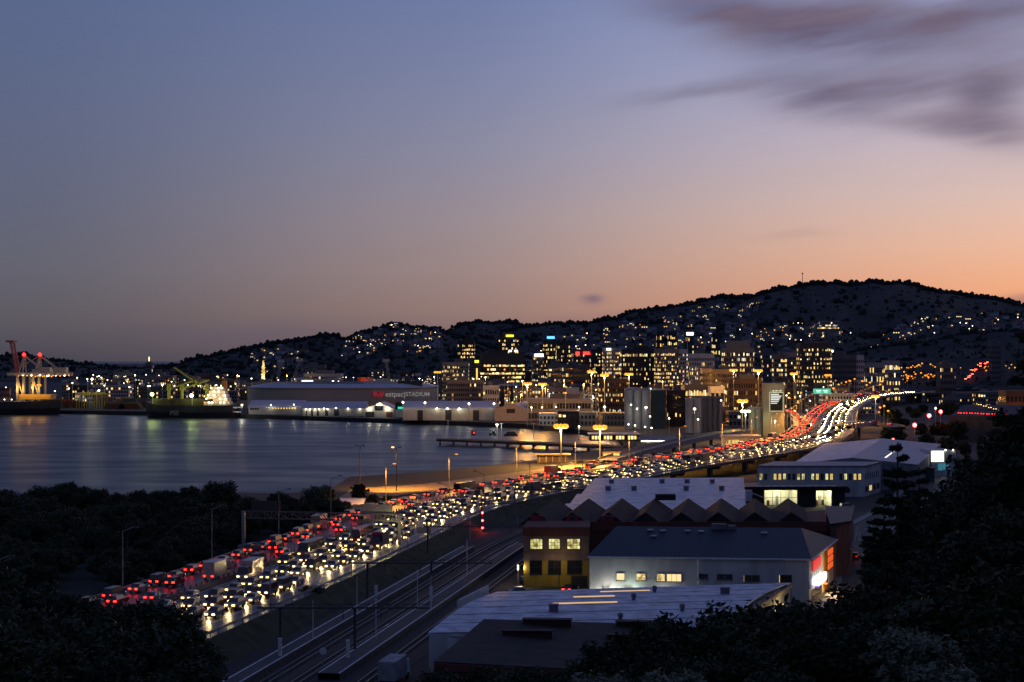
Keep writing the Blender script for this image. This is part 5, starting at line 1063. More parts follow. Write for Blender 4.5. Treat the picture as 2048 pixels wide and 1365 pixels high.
building(1132, 1158, 778, 1148, 3, 4, 'white', .0, 'blank white warehouse box behind the small orange lamp', fill=(.3, .3)); building(1056, 1182, 800, 1080, 2, 20, 'pale', .10, 'long low pale store behind the row of white lamps', mode='strip')
building(1458, 1524, 760, 1120, 5, 14, 'brown', .2, 'brown block behind the two touching lamps'); building(1333, 1371, 783, 980, 4, 9, 'brown', .06, 'reddish brown warehouse right of the green tower')
building(607, 682, 749, 1650, 6, 22, 'pale', .05, 'banded pale office behind the stadium', mode='strip'); building(610, 650, 731, 1900, 7, 10, 'grey', .12, 'grey twin blocks far behind the stadium'); building(226, 262, 747, 1750, 7, 9, 'grey', .15, 'grey apartment block behind the wharf lamps')
t = building(291, 302, 727, 2100, 7, 3, 'grey', .1, 'small tower standing up on the skyline gap'); mb = MB(); mb.box((5, -.3, 44), (1.6, .3, 6)); mb.build('lit_strip', win_white, t)
building(1880, 1912, 728, 1500, 7, 9, 'grey', .12, 'grey slab block by the orange street lights at the right', z0=-5); building(1984, 2002, 684, 1850, 10, 4, 'grey', .03, 'pale unlit tower on the black slope at the right')
t = building(1640, 1678, 643, 2600, 3, 14, 'pale', .55, 'brightly lit building on the hillside under the big hill', mode='strip', z0=98, plant=False)
building(1425, 1440, 668, 2500, 6, 5, 'dark', .55, 'small lit tower on the slope, left of the star-lit one', z0=20, plant=False); building(1337, 1354, 664, 2450, 7, 5, 'dark', .6, 'yellow lit tower on the lower hillside', z0=20, plant=False); t = building(1372, 1388, 667, 2440, 6, 4, 'dark', .2, 'hillside tower with a white lit top', z0=20, plant=False); roof_sign(t, 1373, 1387, 665, 671, 2439, s_wht); building(1314, 1326, 664, 2460, 6, 4, 'dark', .5, 'slim lit tower left of the yellow hillside tower', z0=20, plant=False)
q = P(527, 744, 1900); t = thing('carillon_tower', 'floodlit yellow bell tower behind the stadium', 'tower', (q.x, 1900, GZ)); zt = P(0, 720, 1900).z-GZ; mb = MB(); mb.box((0, 0, zt/2-4), (5, 5, zt-8), top=(.85, .85)); mb.box((0, 0, zt-4), (3.6, 3.6, 8), top=(.6, .6)); mb.build('shaft', pm('pale_stone', (.5, .42, .28), .8), t); lamp('POINT', t, (0, -6, 22), 3500, (1, .75, .25), .5); lamp('POINT', t, (0, -6, 36), 2500, (1, .75, .25), .5)
for px0, px1, y0, y1, lab in ((585, 603, 765, 770, 'left blue-white lit panel above the stadium'), (604, 626, 761, 766, 'right blue-white lit panel above the stadium')):
    a, b = P(px0, y0, 1500), P(px1, y1, 1500); t = thing('blue_sign', lab, 'sign', (a.x, 1500, b.z)); mb = MB(); mb.box(((b.x-a.x)/2, 0, (a.z-b.z)/2), (b.x-a.x, .6, a.z-b.z)); mb.build('panel', em('blue_panel', (.35, .5, 1), 4), t); mb = MB(); mb.tube((1, .5, GZ-b.z), (1, .5, 0), .3); mb.tube((b.x-a.x-1, .5, GZ-b.z), (b.x-a.x-1, .5, 0), .3); mb.build('post', steel, t)
q = P(729, 763, 1560); t = thing('red_lit_hall', 'round hall glowing orange-red above the stadium roof', 'building', (q.x, 1560, GZ)); zt = P(0, 755, 1560).z-GZ; mb = MB(); mb.tube((0, 8, 0), (0, 8, zt), 8.2, n=24); mb.build('drum', pm('red_drum', (.4, .1, .04), .7), t)
for x in (-5, 0, 5): lamp('POINT', t, (x, -4.5, zt-2), 420, (1, .2, .04), .3)
# generic city blocks, left to right
spots = []
def filler(n, pxr, Yr, hr, lab, grp, litr=(.05, .4), fl=3.3):
    for _ in range(n):
        Y = rc.uniform(*Yr); px = rc.uniform(*pxr); h = rc.uniform(*hr); wpx = rc.uniform(14, 40)/Y*F*.9
        if 560 < px < 880 and Y < 1520: Y += 260
        fc = rc.choice(('grey', 'grey', 'beige', 'pale', 'brown', 'dark', 'white')); lt = rc.uniform(*litr); size = 'tall' if h > lerp(hr[0], hr[1], .66) else ('low' if h < lerp(hr[0], hr[1], .33) else 'middling')
        lb = size + ' ' + fc + ' ' + lab + (', mostly dark' if lt < lerp(litr[0], litr[1], .5) else ', many windows lit')
        building(px, px+wpx, HY-(GZ+h-CZ)/Y*F, Y, max(2, int(h/fl)), max(4, int(wpx*Y/F/2.3)), fc, lt, lb, plant=rc.random() < .4, group=grp + ' ' + lb[:len(size)+len(fc)+1] + lb[-6:], name='city_block', seed=_)
filler(48, (120, 520), (1480, 2150), (7, 26), 'city block among the lights left of the stadium', 'blocks left of the stadium', (.05, .32))
filler(30, (520, 900), (1620, 2200), (8, 30), 'city block seen over the stadium roof', 'blocks behind the stadium', (.08, .45))
filler(34, (880, 1250), (1250, 1580), (7, 22), 'city block standing in front of the middle office towers', 'low blocks below the middle towers', (.06, .3))
filler(26, (1250, 1680), (1180, 1450), (7, 20), 'city block standing in front of the right-hand office towers', 'low blocks below the right-hand towers', (.06, .3))
filler(34, (900, 1680), (1800, 2300), (16, 42), 'block filling the gaps behind the office towers', 'blocks behind the towers', (.1, .45))
filler(16, (1780, 2060), (1350, 1700), (6, 14), 'block among the orange street lights at the right', 'low blocks at the right', (.02, .12))
filler(16, (1060, 1500), (960, 1080), (5, 10), 'waterfront shed among the white lamps', 'waterfront sheds', (.0, .06))
def on_hill(hn, px, py):
    best = min((abs(HY-(HILLS[hn](px, k/60).z+8-CZ)/HILLS[hn](px, k/60).y*F-py), k/60) for k in range(61)); return HILLS[hn](px, best[1])
# ---- hillside houses
hw = [pm('house_white', (.40, .39, .40), .8, .15, .3), pm('house_cream', (.30, .27, .23), .8, .15, .3), pm('house_grey', (.20, .20, .21), .8, .15, .3)]
hr_ = [pm('house_roof_dark', (.07, .055, .05), .8), pm('house_roof_red', (.13, .05, .04), .8), pm('house_roof_grey', (.20, .20, .21), .7)]
variants = []
for i in range(9):
    w, d, h = (9, 8, 5.5) if i % 3 == 0 else ((13, 9, 4) if i % 3 == 1 else (10, 9, 8)); rh = 2.6
    wl = MB(); wl.box((0, 0, (h-8)/2), (w, d, h+8)); rf = MB(); e_ = .5
    vs = [(-w/2-e_, -d/2-e_, h), (w/2+e_, -d/2-e_, h), (w/2+e_, d/2+e_, h), (-w/2-e_, d/2+e_, h), (-w*.28, 0, h+rh), (w*.28, 0, h+rh)]
    rf.add(vs, [(0, 1, 5, 4), (1, 2, 5), (2, 3, 4, 5), (3, 0, 4), (3, 2, 1, 0)])
    wn_ = MB(); wd = MB(); q = random.Random(i)
    for f in range(max(1, int(h/2.7))):
        for c in range(3):
            b_ = wn_ if q.random() < .5 else wd; b_.box((-w*.33+c*w*.33, -d/2-.04, 1.5+f*2.7), (w*.17, .1, 1.3))
    if not wn_.v: wn_.box((0, -d/2-.05, 1.5), (w*.3, .1, 1.4))
    variants.append((wl.mesh('wall', hw[i % 3]), rf.mesh('roof', hr_[(i*2+i//3) % 3]), wn_.mesh('lit_window', win_warm if i % 2 else win_white), wd.mesh('dark_window', black_glass) if wd.v else None))
def house(p, rz, v, lit, lab, grp):
    t = link('hillside_house', variants[v][0]); t.location = p; t.rotation_euler = (0, 0, rz); tag(t, lab, 'house', grp)
    link('roof', variants[v][1], t)
    if lit: link('lit_window', variants[v][2], t)
    elif variants[v][3]: link('dark_window', variants[v][3], t)
zones = [('hill_harbour', 690, 880, .55, .97, 62, .6, 'house on the ridge above the stadium'), ('hill_harbour', 505, 620, .15, .8, 8, .6, 'lone house on the dark ridge left of the stadium'),
         ('hill_suburb', 1050, 1260, .35, 1.0, 52, .42, 'house on the slope above the middle office towers'), ('hill_suburb', 1260, 1480, .45, 1.0, 55, .36, 'house on the slope below the first shoulder of the big hill'),
         ('hill_suburb', 1480, 1680, .45, 1.0, 45, .38, 'house on the slope under the mast'), ('hill_main', 1300, 1520, .66, .86, 34, .5, 'house in the high row along the shoulder of the big hill'),
         ('hill_suburb', 1790, 2060, .72, 1.0, 44, .48, 'house on the far right-hand slope under the sunset')]
rh_ = random.Random(9)
for hn_, x0, x1, t0, t1, n, lf, lab in zones:
    for _ in range(n):
        p = HILLS[hn_](rh_.uniform(x0, x1), rh_.uniform(t0, t1)); p.z += 1.5
        lit = rh_.random() < lf; house(p, rh_.uniform(-.6, .6), rh_.randrange(9), lit, ('lit ' if lit else 'dark ') + lab, ('lit ' if lit else 'dark ') + lab.replace('house', 'houses'))
far_h = MB()
for _ in range(330):
    hn_, x0, x1, t0, t1, n, lf, lab = rh_.choice(zones); p = HILLS[hn_](rh_.uniform(x0, x1), rh_.uniform(t0*.8, t1)); rz = rh_.uniform(-.6, .6); k = rh_.randrange(3)
    far_h.box((p.x, p.y, p.z+1), (10, 8, 8), rz, k); far_h.box((p.x, p.y, p.z+6), (11, 9, 2.4), rz, 3, (.5, .1))
    if rh_.random() < .45: far_h.box((p.x+rh_.uniform(-3, 3), p.y-5.5, p.z+3), (2.2, .3, 1.4), 0, 4)
stuff(tag(far_h.build('distant_houses', hw + [hr_[0], win_warm]), 'many more tiny houses scattered over the hills', 'houses'))
# radio mast on the hill
p = HILLS['hill_main'](1605, 1.0); t = thing('radio_mast', 'thin radio mast on top of the big hill', 'mast', tuple(p)); h = P(0, 546, 4000).z-p.z; mb = MB(); mb.tube((0, 0, -3), (0, 0, h), 1.0, .5, 6); mb.build('mast_pole', dark_steel, t); mb = MB(); mb.box((0, 0, h-2), (3, 3, 4)); mb.build('antenna_drum', pm('mast_red', (.4, .1, .08), .6), t)
# ================================================================== VEHICLES
glass_m = pm('car_glass', (.015, .017, .02), .1, 0, spec=.8); tyre_m = pm('tyre', (.02, .02, .02), .9, 0); rim_m = pm('rim', (.3, .3, .3), .4, 0, metal=.7)
paints = [pm('car_%d' % i, c, .3, 0, spec=.6) for i, c in enumerate([(.30, .30, .30), (.015, .015, .018), (.08, .085, .09), (.12, .012, .012), (.015, .03, .08), (.20, .19, .17)])]
def car_body(kind):
    # side profile (x forward, z up); two rings of half width
    if kind == 'sedan': low = [(-2.2, .35), (2.2, .35), (2.25, .62), (2.1, .82), (1.0, .95), (-1.6, .98), (-2.2, .90), (-2.25, .6)]; cab = [(1.0, .94), (.25, 1.42), (-1.0, 1.42), (-1.65, .97)]; W_ = .88
    elif kind == 'hatch': low = [(-1.95, .35), (1.95, .35), (2.0, .62), (1.85, .85), (.95, 1.0), (-1.85, 1.02), (-2.0, .6)]; cab = [(.95, .99), (.2, 1.5), (-1.5, 1.5), (-1.9, 1.0)]; W_ = .85
    elif kind == 'van': low = [(-2.4, .4), (2.4, .4), (2.45, .8), (2.2, 1.1), (1.7, 1.2), (-2.4, 1.2)]; cab = [(1.75, 1.19), (1.1, 2.05), (-2.3, 2.05), (-2.4, 1.19)]; W_ = .95
    elif kind == 'bus': low = [(-5.5, .4), (5.5, .4), (5.55, 1.3), (-5.55, 1.3)]; cab = [(5.5, 1.29), (5.3, 3.0), (-5.4, 3.0), (-5.5, 1.29)]; W_ = 1.22
    elif kind == 'truck': low = [(-3.9, .55), (3.9, .55), (3.95, 1.25), (-3.9, 1.25)]; cab = [(3.88, 1.24), (3.55, 2.5), (2.1, 2.5), (1.95, 1.24)]; W_ = 1.12
    else: low = [(-2.2, .45), (2.2, .45), (2.25, .85), (2.1, 1.05), (1.0, 1.15), (-2.15, 1.15), (-2.25, .7)]; cab = [(1.0, 1.14), (.4, 1.72), (-1.9, 1.72), (-2.15, 1.15)]; W_ = .92
    mb = MB(); n = len(low); vs = [(x, -W_*(.93 if z < .5 else 1), z) for x, z in low]+[(x, W_*(.93 if z < .5 else 1), z) for x, z in low]
    mb.add(vs, [tuple(range(n)), tuple(range(n, 2*n))[::-1]]+[(i, n+i, n+(i+1) % n, (i+1) % n) for i in range(n)])
    rx0, rx1, rz = cab[1][0], cab[2][0], cab[1][1]; mb.box(((rx0+rx1)/2, 0, rz+.03), (rx0-rx1+.1, W_*1.5, .07))
    if kind == 'truck': mb.box((-1.1, 0, 2.35), (5.6, 2.3, 2.2))
    g = MB(); vs = [(x, s*(W_*.95 if z < 1.3 and z < rz else W_*.74), z) for s in (-1, 1) for x, z in cab]; g.add(vs, [(0, 1, 2, 3), (7, 6, 5, 4), (0, 4, 5, 1), (1, 5, 6, 2), (2, 6, 7, 3)])
    car_body.mb = (mb, g); xf = max(x for x, z in low); xr = min(x for x, z in low); return mb, g, xf, xr, W_, low
KINDS = {}
wm = MB(); wm.tube((0, -.11, 0), (0, .11, 0), .32, n=12); wm.tube((0, -.12, 0), (0, .12, 0), .19, n=10, m=1); wheel_me = wm.mesh('wheel', [tyre_m, rim_m])
for kd in ('sedan', 'hatch', 'van', 'suv', 'bus', 'truck'):
    b, g, xf, xr, W_, low = car_body(kd); zl = .66 if kd in ('sedan', 'hatch') else .85
    hl = MB(); hl.box((0, 0, 0), (.12, .50, .25)); tl = MB(); tl.box((0, 0, 0), (.10, .42, .22))
    KINDS[kd] = dict(body=[b.mesh('body', p) for p in paints], glass=g.mesh('window_glass', glass_m), raw=(b, g), head=hl.mesh('headlight', em_head), tail=tl.mesh('tail_light', em_tail), xf=xf-.03, xr=xr+.02, W=W_, z=zl)
spot_w = None
def car(p, heading, kd, col, lab, grp, wheels=True, beam=0, lights=True, cat='car', brake=False):
    K = KINDS[kd]; t = thing({'sedan': 'car', 'hatch': 'hatchback_car', 'van': 'van', 'suv': 'suv_car', 'bus': 'bus', 'truck': 'truck'}[kd], lab, kd if kd in ('van', 'bus', 'truck') else 'car', p, heading, grp)
    link('body', K['body'][col], t); link('window_glass', K['glass'], t)
    if wheels:
        wx = {'bus': 3.4, 'truck': 2.7}.get(kd, 1.35)
        for x in (-wx, wx):
            for y in (-K['W']+.08, K['W']-.08): w = link('wheel', wheel_me, t); w.location = (x, y, .32)
    if lights:
        for y in (-K['W']*.68, K['W']*.68):
            h = link('headlight', K['head'], t); h.location = (K['xf'], y, K['z']); h = link('tail_light', K['tail'], t); h.location = (K['xr'], y, K['z']+.12)
    if beam: lamp('SPOT', t, (K['xf']+.2, 0, K['z']+.05), beam, (1, .70, .30), .25, (R(90-5), 0, R(-90)), spot_size=R(64), spot_blend=.7)
    return t
rv = random.Random(17); cars = []
kinds = ['sedan', 'sedan', 'hatch', 'suv', 'suv', 'van']
lane_lab_r = ['headlights on in the lane next to the median', 'headlights on in the second lane from the median', 'headlights on in the third lane from the median', 'headlights on in the lane nearest the railway']
lane_lab_l = ['red tail lights in the lane beside the median', 'red tail lights in the middle lane', 'red tail lights in the lane nearest the harbour']
for li, o_ in enumerate(lanes_r):
    d = rv.uniform(0, 8)
    while d < MW.len-60:
        kd = rv.choice(kinds) if rv.random() > .05 + .04*(li == 3) else rv.choice(('bus', 'truck')); ex = {'bus': 3.6, 'truck': 2.2}.get(kd, 0); d += ex; cars.append((d, o_, 'r', li, kd)); d += ex + rv.uniform(6.3, 9.4) + (2.5 if li == 0 else 0) + (rv.uniform(5, 14) if rv.random() < .09 else 0)
for li, o_ in enumerate(lanes_l):
    d = rv.uniform(0, 12)
    while d < MW.len-60:
        kd = rv.choice(kinds) if rv.random() > .05 else rv.choice(('bus', 'truck')); ex = {'bus': 3.6, 'truck': 2.2}.get(kd, 0); d += ex; cars.append((d, o_, 'l', li, kd)); d += ex + (rv.uniform(6.6, 9.5) if li == 2 else rv.uniform(14, 30)) + (rv.uniform(5, 14) if rv.random() < .08 else 0)
cars = [c for c in cars if MW.off(c[0], c[1]).y > 205]
cars.sort(key=lambda c: c[0]); far = MB(); nd_ = 0; fbeams = []
for i, (d, o_, sd, li, kd) in enumerate(cars):
    p = MW.off(d, o_+rv.uniform(-.12, .12), .01); _, n = MW.at(d); fwd = math.atan2(n.x, -n.y); 
    tx, ty = -n.y, n.x; head = math.atan2(ty, tx) if sd == 'l' else math.atan2(-ty, -tx)
    col = rv.randrange(6)
    if nd_ < 300:
        nd_ += 1; nm = ['silver', 'black', 'grey', 'red', 'blue', 'cream'][col] + ' ' + {'van': 'van', 'sedan': 'sedan', 'hatch': 'hatchback', 'suv': 'tall estate car', 'bus': 'bus', 'truck': 'box truck'}[kd]
        if sd == 'r': car(p, head, kd, col, nm+' with '+lane_lab_r[li], nm + ' towards us, lane %d' % (li+1), p.y < 460, beam=560)
        else: car(p, head, kd, col, nm+' with '+lane_lab_l[li], nm + ' to the city, lane %d' % (li+1), p.y < 460, beam=20)
    else:
        c_, s_ = math.cos(head), math.sin(head)
        def loc(x, y, z): return (p.x+c_*x-s_*y, p.y+s_*x+c_*y, p.z+z)
        K = KINDS[kd]; far.add([loc(*v) for v in K['raw'][0].v], K['raw'][0].f, rv.randrange(3)); far.add([loc(*v) for v in K['raw'][1].v], K['raw'][1].f, 3)
        for y in (-.6, .6): far.box(loc(K['xf'], y, K['z']), (.1, .42, .2), head, 4); far.box(loc(K['xr'], y, K['z']+.12), (.1, .36, .18), head, 5)
        if i % 2 == 0 and p.y < 1250: fbeams.append((loc(K['xf']+.3, 0, K['z']), head, 1100 if sd == 'r' else 60))
ft = stuff(tag(far.build('distant_traffic', [paints[0], paints[1], paints[2], glass_m, em('far_headlight', (1, .72, .28), 120), em('far_tail_light', (1, .035, .008), 22)]), 'dense far traffic packed along the motorway bend', 'traffic'))
for q_, hd_, w_ in fbeams: lamp('SPOT', ft, q_, w_, (1, .70, .30), .3, (R(90-5), 0, hd_-R(90)), spot_size=R(70), spot_blend=.7)
for pa, lab, hd, rev in ((RAMP_R, 'car with headlights on the slip road right of the motorway bend', em_head, True), (RAMP_L, 'car with red tail lights on the slip road left of the bend', em_tail, False)):
    d = 6
    while d < pa.len-6:
        p, n = pa.at(d); h = math.atan2(n.x, -n.y); car(pa.off(d, 0, .02), h+(math.pi if rev else 0), rv.choice(kinds), rv.randrange(6), lab, lab.replace('car', 'cars'), False, 0); d += 9
# parked and street cars near the buildings
def ground_car(px, py, z, hd, kd, col, lab, lights=False, beam=0):
    p = G(px, py, z); p.z = z+.03; return car(p, hd, kd, col, lab, None, True, beam, lights)
ground_car(1040, 1190, GZ, R(20), 'sedan', 2, 'grey sedan parked beside the pale warehouse roof corner'); ground_car(1062, 1172, GZ, R(5), 'suv', 4, 'dark car parked below the mustard wall, nearest the railway'); ground_car(1100, 1168, GZ, R(8), 'hatch', 3, 'red car parked below the mustard wall')
ground_car(1140, 1185, GZ, R(70), 'sedan', 1, 'car showing red brake lights between the warehouse and white building', True)
car((96.5, 440, GZ+.03), R(10), 'suv', 0, 'white four-wheel drive parked right of the glazed workshop', None, True, 0, False)
for d, o_, hd, lab, on in ((132, -2.2, 0, 'car with red tail lights driving away on the side street', True), (150, 2.2, 1, 'car with bright headlights coming down the side street', True)):
    p, n = STREET.at(d); h = math.atan2(n.x, -n.y); car(STREET.off(d, o_, .02), h+(math.pi if hd else 0), 'sedan', 1+hd, lab, None, True, 150 if hd else 20, True)
for i, px in enumerate((1152, 1163, 1176, 1188, 1205)): p = G(px, 930, GZ); car((p.x, p.y, GZ+.03), R(12), 'suv' if i % 2 else 'sedan', i, ['leftmost car parked by the waterfront kiosk', 'second car parked by the waterfront kiosk', 'middle car of five parked by the waterfront kiosk', 'fourth car parked by the waterfront kiosk', 'rightmost car parked by the waterfront kiosk'][i], None, False, 0, False)
# box truck and trailer at the bottom
q = G(785, 1378, GZ); t = thing('box_truck', 'white box truck parked at the bottom beside the brown shed', 'truck', (q.x, q.y+4, GZ), R(78))
mb = MB(); mb.box((-1, 0, 2.2), (5.6, 2.4, 2.5)); mb.build('cargo_box', pm('truck_grey', (.30, .30, .31), .7, .3, .8), t); mb = MB(); mb.box((2.7, 0, 1.6), (1.7, 2.2, 2.0), top=(.75, .92)); mb.build('cab', white_paint, t); mb = MB(); mb.box((3.25, 0, 2.0), (.5, 1.9, .7)); mb.build('windscreen', glass_m, t); mb = MB(); mb.box((0, 0, .75), (7, 1.2, .35)); mb.build('chassis', dark_steel, t)
for x in (-2.6, 2.5):
    for y in (-1, 1): mb = MB(); mb.tube((x, y-.14, .48), (x, y+.14, .48), .48, n=12); mb.build('wheel', tyre_m, t)
# ================================================================== LAMPS AND MASTS
def street_post(p, h, arm, ang, lab, grp, lit=None, watt=0, r=.22, name='street_lamp'):
    t = thing(name, lab, 'street lamp', p, ang, grp); mb = MB(); mb.tube((0, 0, 0), (0, 0, h*.92), .13, .08, 8)
    pv = Vector((0, 0, h*.92))
    for i in range(1, 6): a = i/5*R(75); q = Vector((arm*math.sin(a), 0, h*.92+h*.08*(math.sin(a)))); mb.tube(pv, q, .07, n=6); pv = q
    mb.build('pole', steel, t); mb = MB(); mb.box((pv.x+.4, 0, pv.z), (.95, .34, .2), top=(.8, .7)); mb.build('lamp_head', dark_steel if lit is None else lit, t)
    if watt: lamp('SPOT', t, (pv.x+.4, 0, pv.z-.2), watt, (1, .42, .06), .2, (0, 0, 0), spot_size=R(150), spot_blend=.8)
    return t
d = 20; i = 0
while d < MW.len-80:
    p, n = MW.at(d); a = math.atan2(n.y, n.x); q = MW.off(d, RW+.7); far_ = q.y > 560
    street_post(q, 11, 2.2, a+math.pi, 'slender street lamp on the railway edge of the motorway' + (', lit orange' if far_ else ', unlit'), 'lamps on the railway edge, ' + ('lit' if far_ else 'unlit'), em_or if far_ else None, 16000 if far_ and q.y < 900 else 0)
    q = MW.off(d+18, -LW-.7); far_ = q.y > 400
    street_post(q, 11, 2.2, a, 'slender street lamp on the harbour edge of the motorway' + (', lit orange' if far_ else ', unlit'), 'lamps on the harbour edge, ' + ('lit' if far_ else 'unlit'), em_or if far_ else None, 42000 if far_ and q.y < 900 else 0)
    d += 40
def mast(px, py, Y, k, lab, n=8, rad=2.1, watt=26000, base=GZ, r=.62, group=None):
    q = P(px, py, Y); t = thing('high_mast_lamp', lab, 'lamp mast', (q.x, Y, base), 0, group); h = q.z-base; mb = MB(); mb.tube((0, 0, 0), (0, 0, h+.4), .34, .16, 8); mb.tube((0, 0, h), (0, 0, h+.25), rad*.7, n=10); mb.build('pole', steel, t)
    for i in range(n): a = 2*math.pi*i/n; mb = MB(); mb.ball((rad*math.cos(a), rad*math.sin(a), h), r, 0, 8, 6, 1.0); mb.build('luminaire', LM[k], t)
    if watt: lamp('POINT', t, (0, -.6, h-r-.6), watt, light_col(k), .3)
mast(1122, 853, 612, 'o', 'blazing orange high-mast lamp by the shore, left of the pair', watt=120000, r=.95); mast(1200, 855, 642, 'o', 'blazing orange high-mast lamp by the shore, right of the pair', watt=110000, r=.95)
mast(1485, 803, 800, 'o', 'big orange high-mast lamp left of the billboard tower', watt=50000, r=.9); mast(1491, 823, 790, 'g', 'dazzling white lamp just below the orange one beside the billboard tower', watt=9000)
for px, py, Y, lab in ((1055, 768, 1000, 'large orange mast lamp above the long pale store'), (1085, 769, 1020, 'smaller orange mast lamp right of the large one above the pale store'), (875, 745, 1150, 'orange mast lamp above the right end of the stadium'), (1183, 744, 1010, 'orange mast lamp below the red signs, left of three'), (1209, 751, 1010, 'orange mast lamp below the red signs, middle of three'),
                       (1258, 749, 1010, 'orange mast lamp in front of the wide black office'), (1467, 741, 1040, 'orange mast lamp over the pinkish apartment block'), (1517, 742, 1040, 'orange mast lamp right of the tan office'), (1588, 748, 1090, 'orange mast lamp on a tall visible pole below the dark tower'), (1656, 751, 1200, 'small orange mast lamp under the big dark tower'), (1751, 793, 1000, 'orange mast lamp at the bright end of the motorway')):
    mast(px, py, Y, 'o', lab, watt=30000 if Y < 1100 else 0, r=.85 if Y < 1100 else .75)
for px, py, lab in ((720, 892, 'unlit double-headed mast rising from the sandy shore'), (793, 896, 'double-headed mast on the sandy shore with one small orange light')):
    q = P(px, py, 520 if px < 750 else 500); t = thing('twin_mast', lab, 'lamp mast', (q.x, q.y, GZ)); h = q.z-GZ; mb = MB(); mb.tube((0, 0, 0), (0, 0, h), .2, .12, 8); mb.bar((-1.2, 0, h), (1.2, 0, h), .14); mb.build('pole', dark_steel, t)
    for s in (-1.2, 1.2): mb = MB(); mb.box((s, 0, h+.15), (.8, .5, .3)); mb.build('lamp_head', em('weak_orange', (1, .4, .1), 6) if (px > 750 and s < 0) else dark_steel, t)
    if px > 750: lamp('SPOT', t, (-1.2, .6, h-.2), 48000, (1, .42, .05), .4, (R(28), 0, 0), spot_size=R(130), spot_blend=.7)
# white lamps along the wharves, and orange ones inland
def small_lamp(px, py, Y, k, lab, grp, r=.55, watt=0, z0=GZ):
    q = P(px, py, Y); t = thing('lamp_post', lab, 'lamp post', (q.x, Y, z0), 0, grp); mb = MB(); mb.tube((0, 0, 0), (0, 0, q.z-z0), .18, .12, 6); mb.build('pole', steel, t); mb = MB(); mb.ball((0, -.3, q.z-z0+.2), r, 0, 7, 5, .8); mb.build('lamp_head', LM[k], t)
    if watt: lamp('POINT', t, (0, -1.2, q.z-z0), watt, light_col(k), .4)
LS = .5
for px, py in ((138, 778), (145, 767), (184, 768), (198, 782), (209, 772), (259, 775), (296, 773), (300, 773), (325, 771), (349, 773), (376, 771), (401, 772), (411, 773), (433, 771), (428, 778), (503, 758), (12, 776), (62, 776), (110, 783)):
    small_lamp(px, py, 1380, 'w', 'white lamp post on the container wharf behind the ships', 'wharf lamps', .95 if px == 198 else .62, 5000 if px in (198, 325, 411) else 0)
for px, py, Y in ((484, 811, 1200), (551, 775, 1420), (636, 767, 1480), (666, 763, 1480)): small_lamp(px, py, Y, 'w', {484: 'bright lamp between the cargo ship and the sheds', 551: 'lamp in front of the left end of the stadium', 636: 'left white lamp over the stadium roof', 666: 'right white lamp over the stadium roof'}[px], None, .8, 4000 if px == 484 else 0)
for i, (px, py, Y) in enumerate(((1063, 816, 990), (1084, 816, 990), (1112, 815, 990), (1158, 815, 985), (1209, 815, 980), (1292, 816, 930), (1300, 834, 900), (1389, 819, 880), (1158, 854, 820), (1442, 802, 900), (1550, 843, 840), (1600, 793, 1000), (1573, 792, 1010), (1396, 840, 820), (1257, 850, 860), (1270, 852, 860), (1290, 855, 850), (1303, 857, 850), (1338, 838, 860))):
    small_lamp(px, py, Y, 'w', 'white lamp post in the yards between the motorway and the silos', 'white yard lamps', .8 if px in (1209, 1292, 1389) else .5, 3500 if px in (1063, 1158, 1209, 1292, 1389, 1550, 1600) else 0)
rl_ = random.Random(31)
ol = [(1677, 770), (1692, 765), (1700, 763), (1709, 759), (1724, 763), (1733, 771), (1740, 766), (1760, 770), (1764, 764), (1667, 778), (1131, 787), (1009, 740), (1768, 813), (1776, 823), (1783, 832), (1760, 816), (1850, 752), (1862, 750), (1878, 745), (1905, 748), (1822, 735), (1838, 731), (1844, 728), (1861, 730), (1881, 729), (1773, 743), (1808, 745), (1815, 757), (1823, 753), (1831, 749), (1842, 747), (1857, 756), (1890, 752)]
def hill_lamp(px, py, lab, grp, r, hn='hill_right'):
    p = on_hill(hn, px, py); t = thing('lamp_post', lab, 'lamp post', p, 0, grp); mb = MB(); mb.tube((0, 0, -1), (0, 0, 8), .18, .12, 6); mb.build('pole', steel, t); mb = MB(); mb.ball((0, -.3, 8.2), r, 0, 7, 5, .8); mb.build('lamp_head', LM['o'], t)
for px, py in ol:
    if px > 1765 and py < 765: hill_lamp(px, py, 'orange street lamp on the lower slope right of the motorway end', 'orange lamps on the lower slope', 1.1); continue
    Y = 1250 if py < 775 else 1020; small_lamp(px, py, Y, 'o', 'orange street lamp in the tangle of roads beyond the motorway bend', 'orange lamps beyond the bend', .8, 0)
for _ in range(60):
    k_ = rl_.randrange(4); px = rl_.uniform(1790, 1905) if k_ else rl_.uniform(1905, 2040); py = (742, 752, 735, 758)[k_]+rl_.gauss(0, 2.5)-(px-1800)*.04; hill_lamp(px, py, 'orange street lamp in the strings of lights right of the low lit building', 'orange lamps at the right', rl_.uniform(.5, 1.0))
for _ in range(120):
    px, py = rl_.uniform(130, 1000), rl_.uniform(750, 782); small_lamp(px, py, 1560+rl_.uniform(-40, 200), rl_.choice('owww'), 'tiny street lamp among the city blocks left of the towers', 'city lamps left', rl_.uniform(.35, .7), 16000 if _ % 8 == 0 else 0)
for _ in range(110):
    px, py = rl_.uniform(1000, 1700), rl_.uniform(762, 806); small_lamp(px, py, 1180+rl_.uniform(-60, 100), rl_.choice('oow'), 'tiny street lamp among the low blocks below the towers', 'city lamps right', rl_.uniform(.3, .55), 30000 if _ % 5 == 0 else 0)
